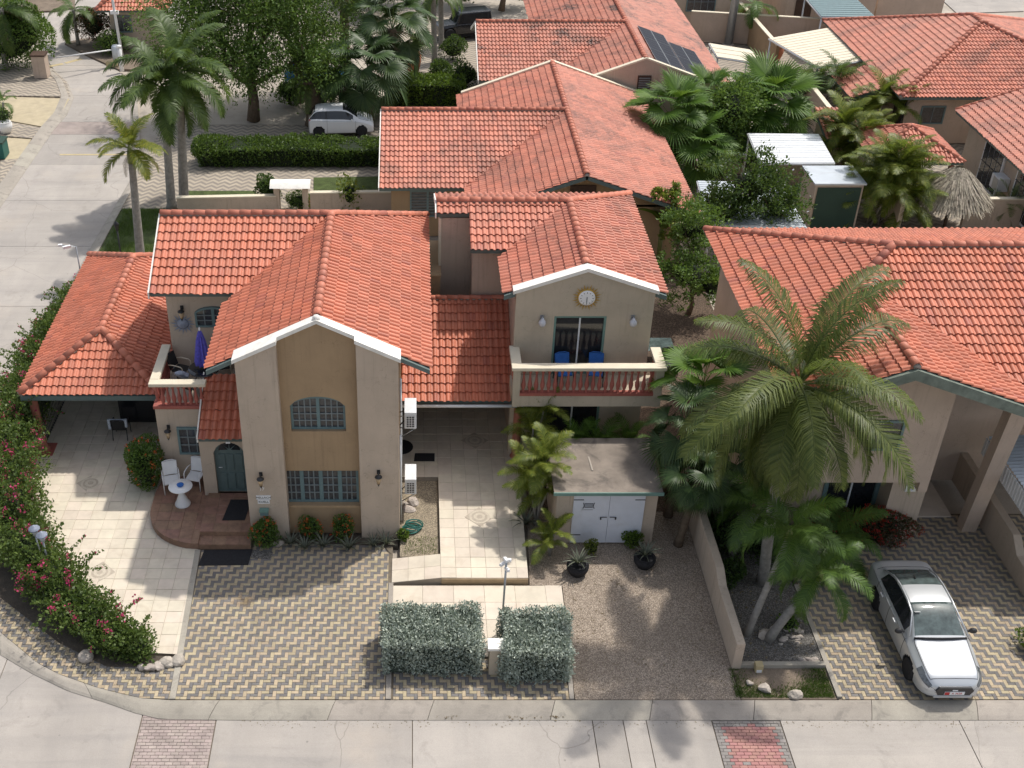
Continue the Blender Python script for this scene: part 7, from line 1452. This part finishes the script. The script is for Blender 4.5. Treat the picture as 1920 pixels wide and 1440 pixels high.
# palapa
q = at(1770, 425); t = thing('palapa', 'shaggy thatched parasol beside the cream wall', 'parasol', tuple(q)); b = MB(); b.tube([q, q+Vector((0, 0, 2.6))], .08, 8); obj('post', b, M['brown_bark'], t)
V, Qd, rn = [], [], []; n = 3200; off = np.array(q)
for k in range(n):
    a = rng.uniform(0, 6.283); s = rng.uniform(.0, 1)**.6; r0 = .08+1.45*s; z0 = 2.95-1.35*s**1.5; L = rng.uniform(.35, .6); an = a+rng.normal(0, .08); sl = rng.uniform(.75, 1.6); d = np.array([math.cos(an), math.sin(an), -sl]); d /= np.linalg.norm(d); w = np.array([-math.sin(a), math.cos(a), 0])*rng.uniform(.02, .05); p_ = np.array([r0*math.cos(a), r0*math.sin(a), z0+rng.uniform(-.03, .05)]); i = len(V); V += [p_-w, p_+w, p_+d*L+w*.3, p_+d*L-w*.3]; Qd.append((i, i+1, i+2, i+3)); rn.append(rng.random())
o = link('thatch', np_mesh('thatch', V, Qd, rn, [M['thatch']]), t); b = MB(); b.lathe([(1.3, 1.62), (.95, 2.2), (.5, 2.65), (.05, 2.93)], tuple(q), 16); obj('frame', b, M['thatch'], t)
# grass tufts
def tufts(label, x0, x1, y0, y1, z, n, h, m):
    P = np.c_[rng.uniform(x0, x1, n), rng.uniform(y0, y1, n), np.full(n, z)]; keep = (np.sin(P[:, 0]*2.3+1)+np.sin(P[:, 1]*3.1)+np.sin(P[:, 0]*1.1-P[:, 1]*1.7)) > rng.normal(-.5, .7, n); P = P[keep]; n = len(P); a = rng.uniform(0, 6.28, n); w = np.c_[np.cos(a), np.sin(a), np.zeros(n)]*.008; tip = P+np.c_[rng.normal(0, h*.5, n), rng.normal(0, h*.5, n), h*rng.uniform(.5, 1.3, n)]; V = np.stack([P-w, P+w, tip+w*.2, tip-w*.2], 1).reshape(-1, 3); o = link('grass', np_mesh('grass', V, np.arange(4*n).reshape(n, 4), rng.random(n), [m])); o['kind'] = 'stuff'; o['label'] = label; o['category'] = 'grass'
tufts('patchy short grass on the verge beside the driveway', 8.5, 11.1, 20.95, 21.95, 0, 11000, .06, M['leaf_hedge']); tufts('rough grass behind the carport beside the royal palms', -14, -9.6, 46.5, 51.3, -.05, 12000, .14, M['leaf_hedge']); tufts('weeds along the edge of the yellow gravel', -.3, .7, 26.5, 27.3, .05, 350, .08, M['leaf_bright'])

# fallen leaves and twigs scattered about
def litter(label, poly, z, n, size, m):
    xs = [p_[0] for p_ in poly]; ys_ = [p_[1] for p_ in poly]; P = []
    while len(P) < n:
        c = (rng.uniform(min(xs), max(xs)), rng.uniform(min(ys_), max(ys_)))
        if inside(c, poly): P.append((c[0], c[1], z))
    P = np.array(P); D = np.zeros_like(P); V = leaf_quads(P, D, size, 0, 1, .5); V[:, 2] = z+(V[:, 2]-z)*.12+.006
    o = link('leaf_litter', np_mesh('leaf_litter', V, np.arange(4*n).reshape(n, 4), rng.random(n), [m])); o['kind'] = 'stuff'; o['label'] = label; o['category'] = 'leaves'
litter('dry leaves scattered over the gravel yard', [(4.4, 21), (8.5, 21), (8.5, 27), (4.6, 25.3)], -.005, 520, .07, M['dead']); litter('dry leaves scattered over the palm bed', [(8.9, 22.2), (11.1, 22.2), (11.1, 29), (8.9, 29)], .024, 420, .1, M['dead']); litter('dry leaves on the neighbour driveway', [(11.4, 21), (17.5, 21), (17.5, 28), (11.4, 28)], .004, 170, .06, M['dead']); litter('dry leaves along the street gutter', [(-4.5, 20.05), (17, 20.05), (17, 20.32), (-4.5, 20.32)], -.116, 420, .05, M['dead']); litter('petals and leaves under the bougainvillea', [(-12, 24.6), (-10.6, 22.9), (-8.8, 21.6), (-6.6, 21.0), (-6.6, 22.3), (-8.6, 22.4), (-10.8, 24.3)], .004, 650, .05, M['dead']); litter('small leaves on the zigzag driveway', [(-6.2, 21), (-.8, 21), (-.8, 26.6), (-6.2, 26.6)], .004, 90, .045, M['dead'])
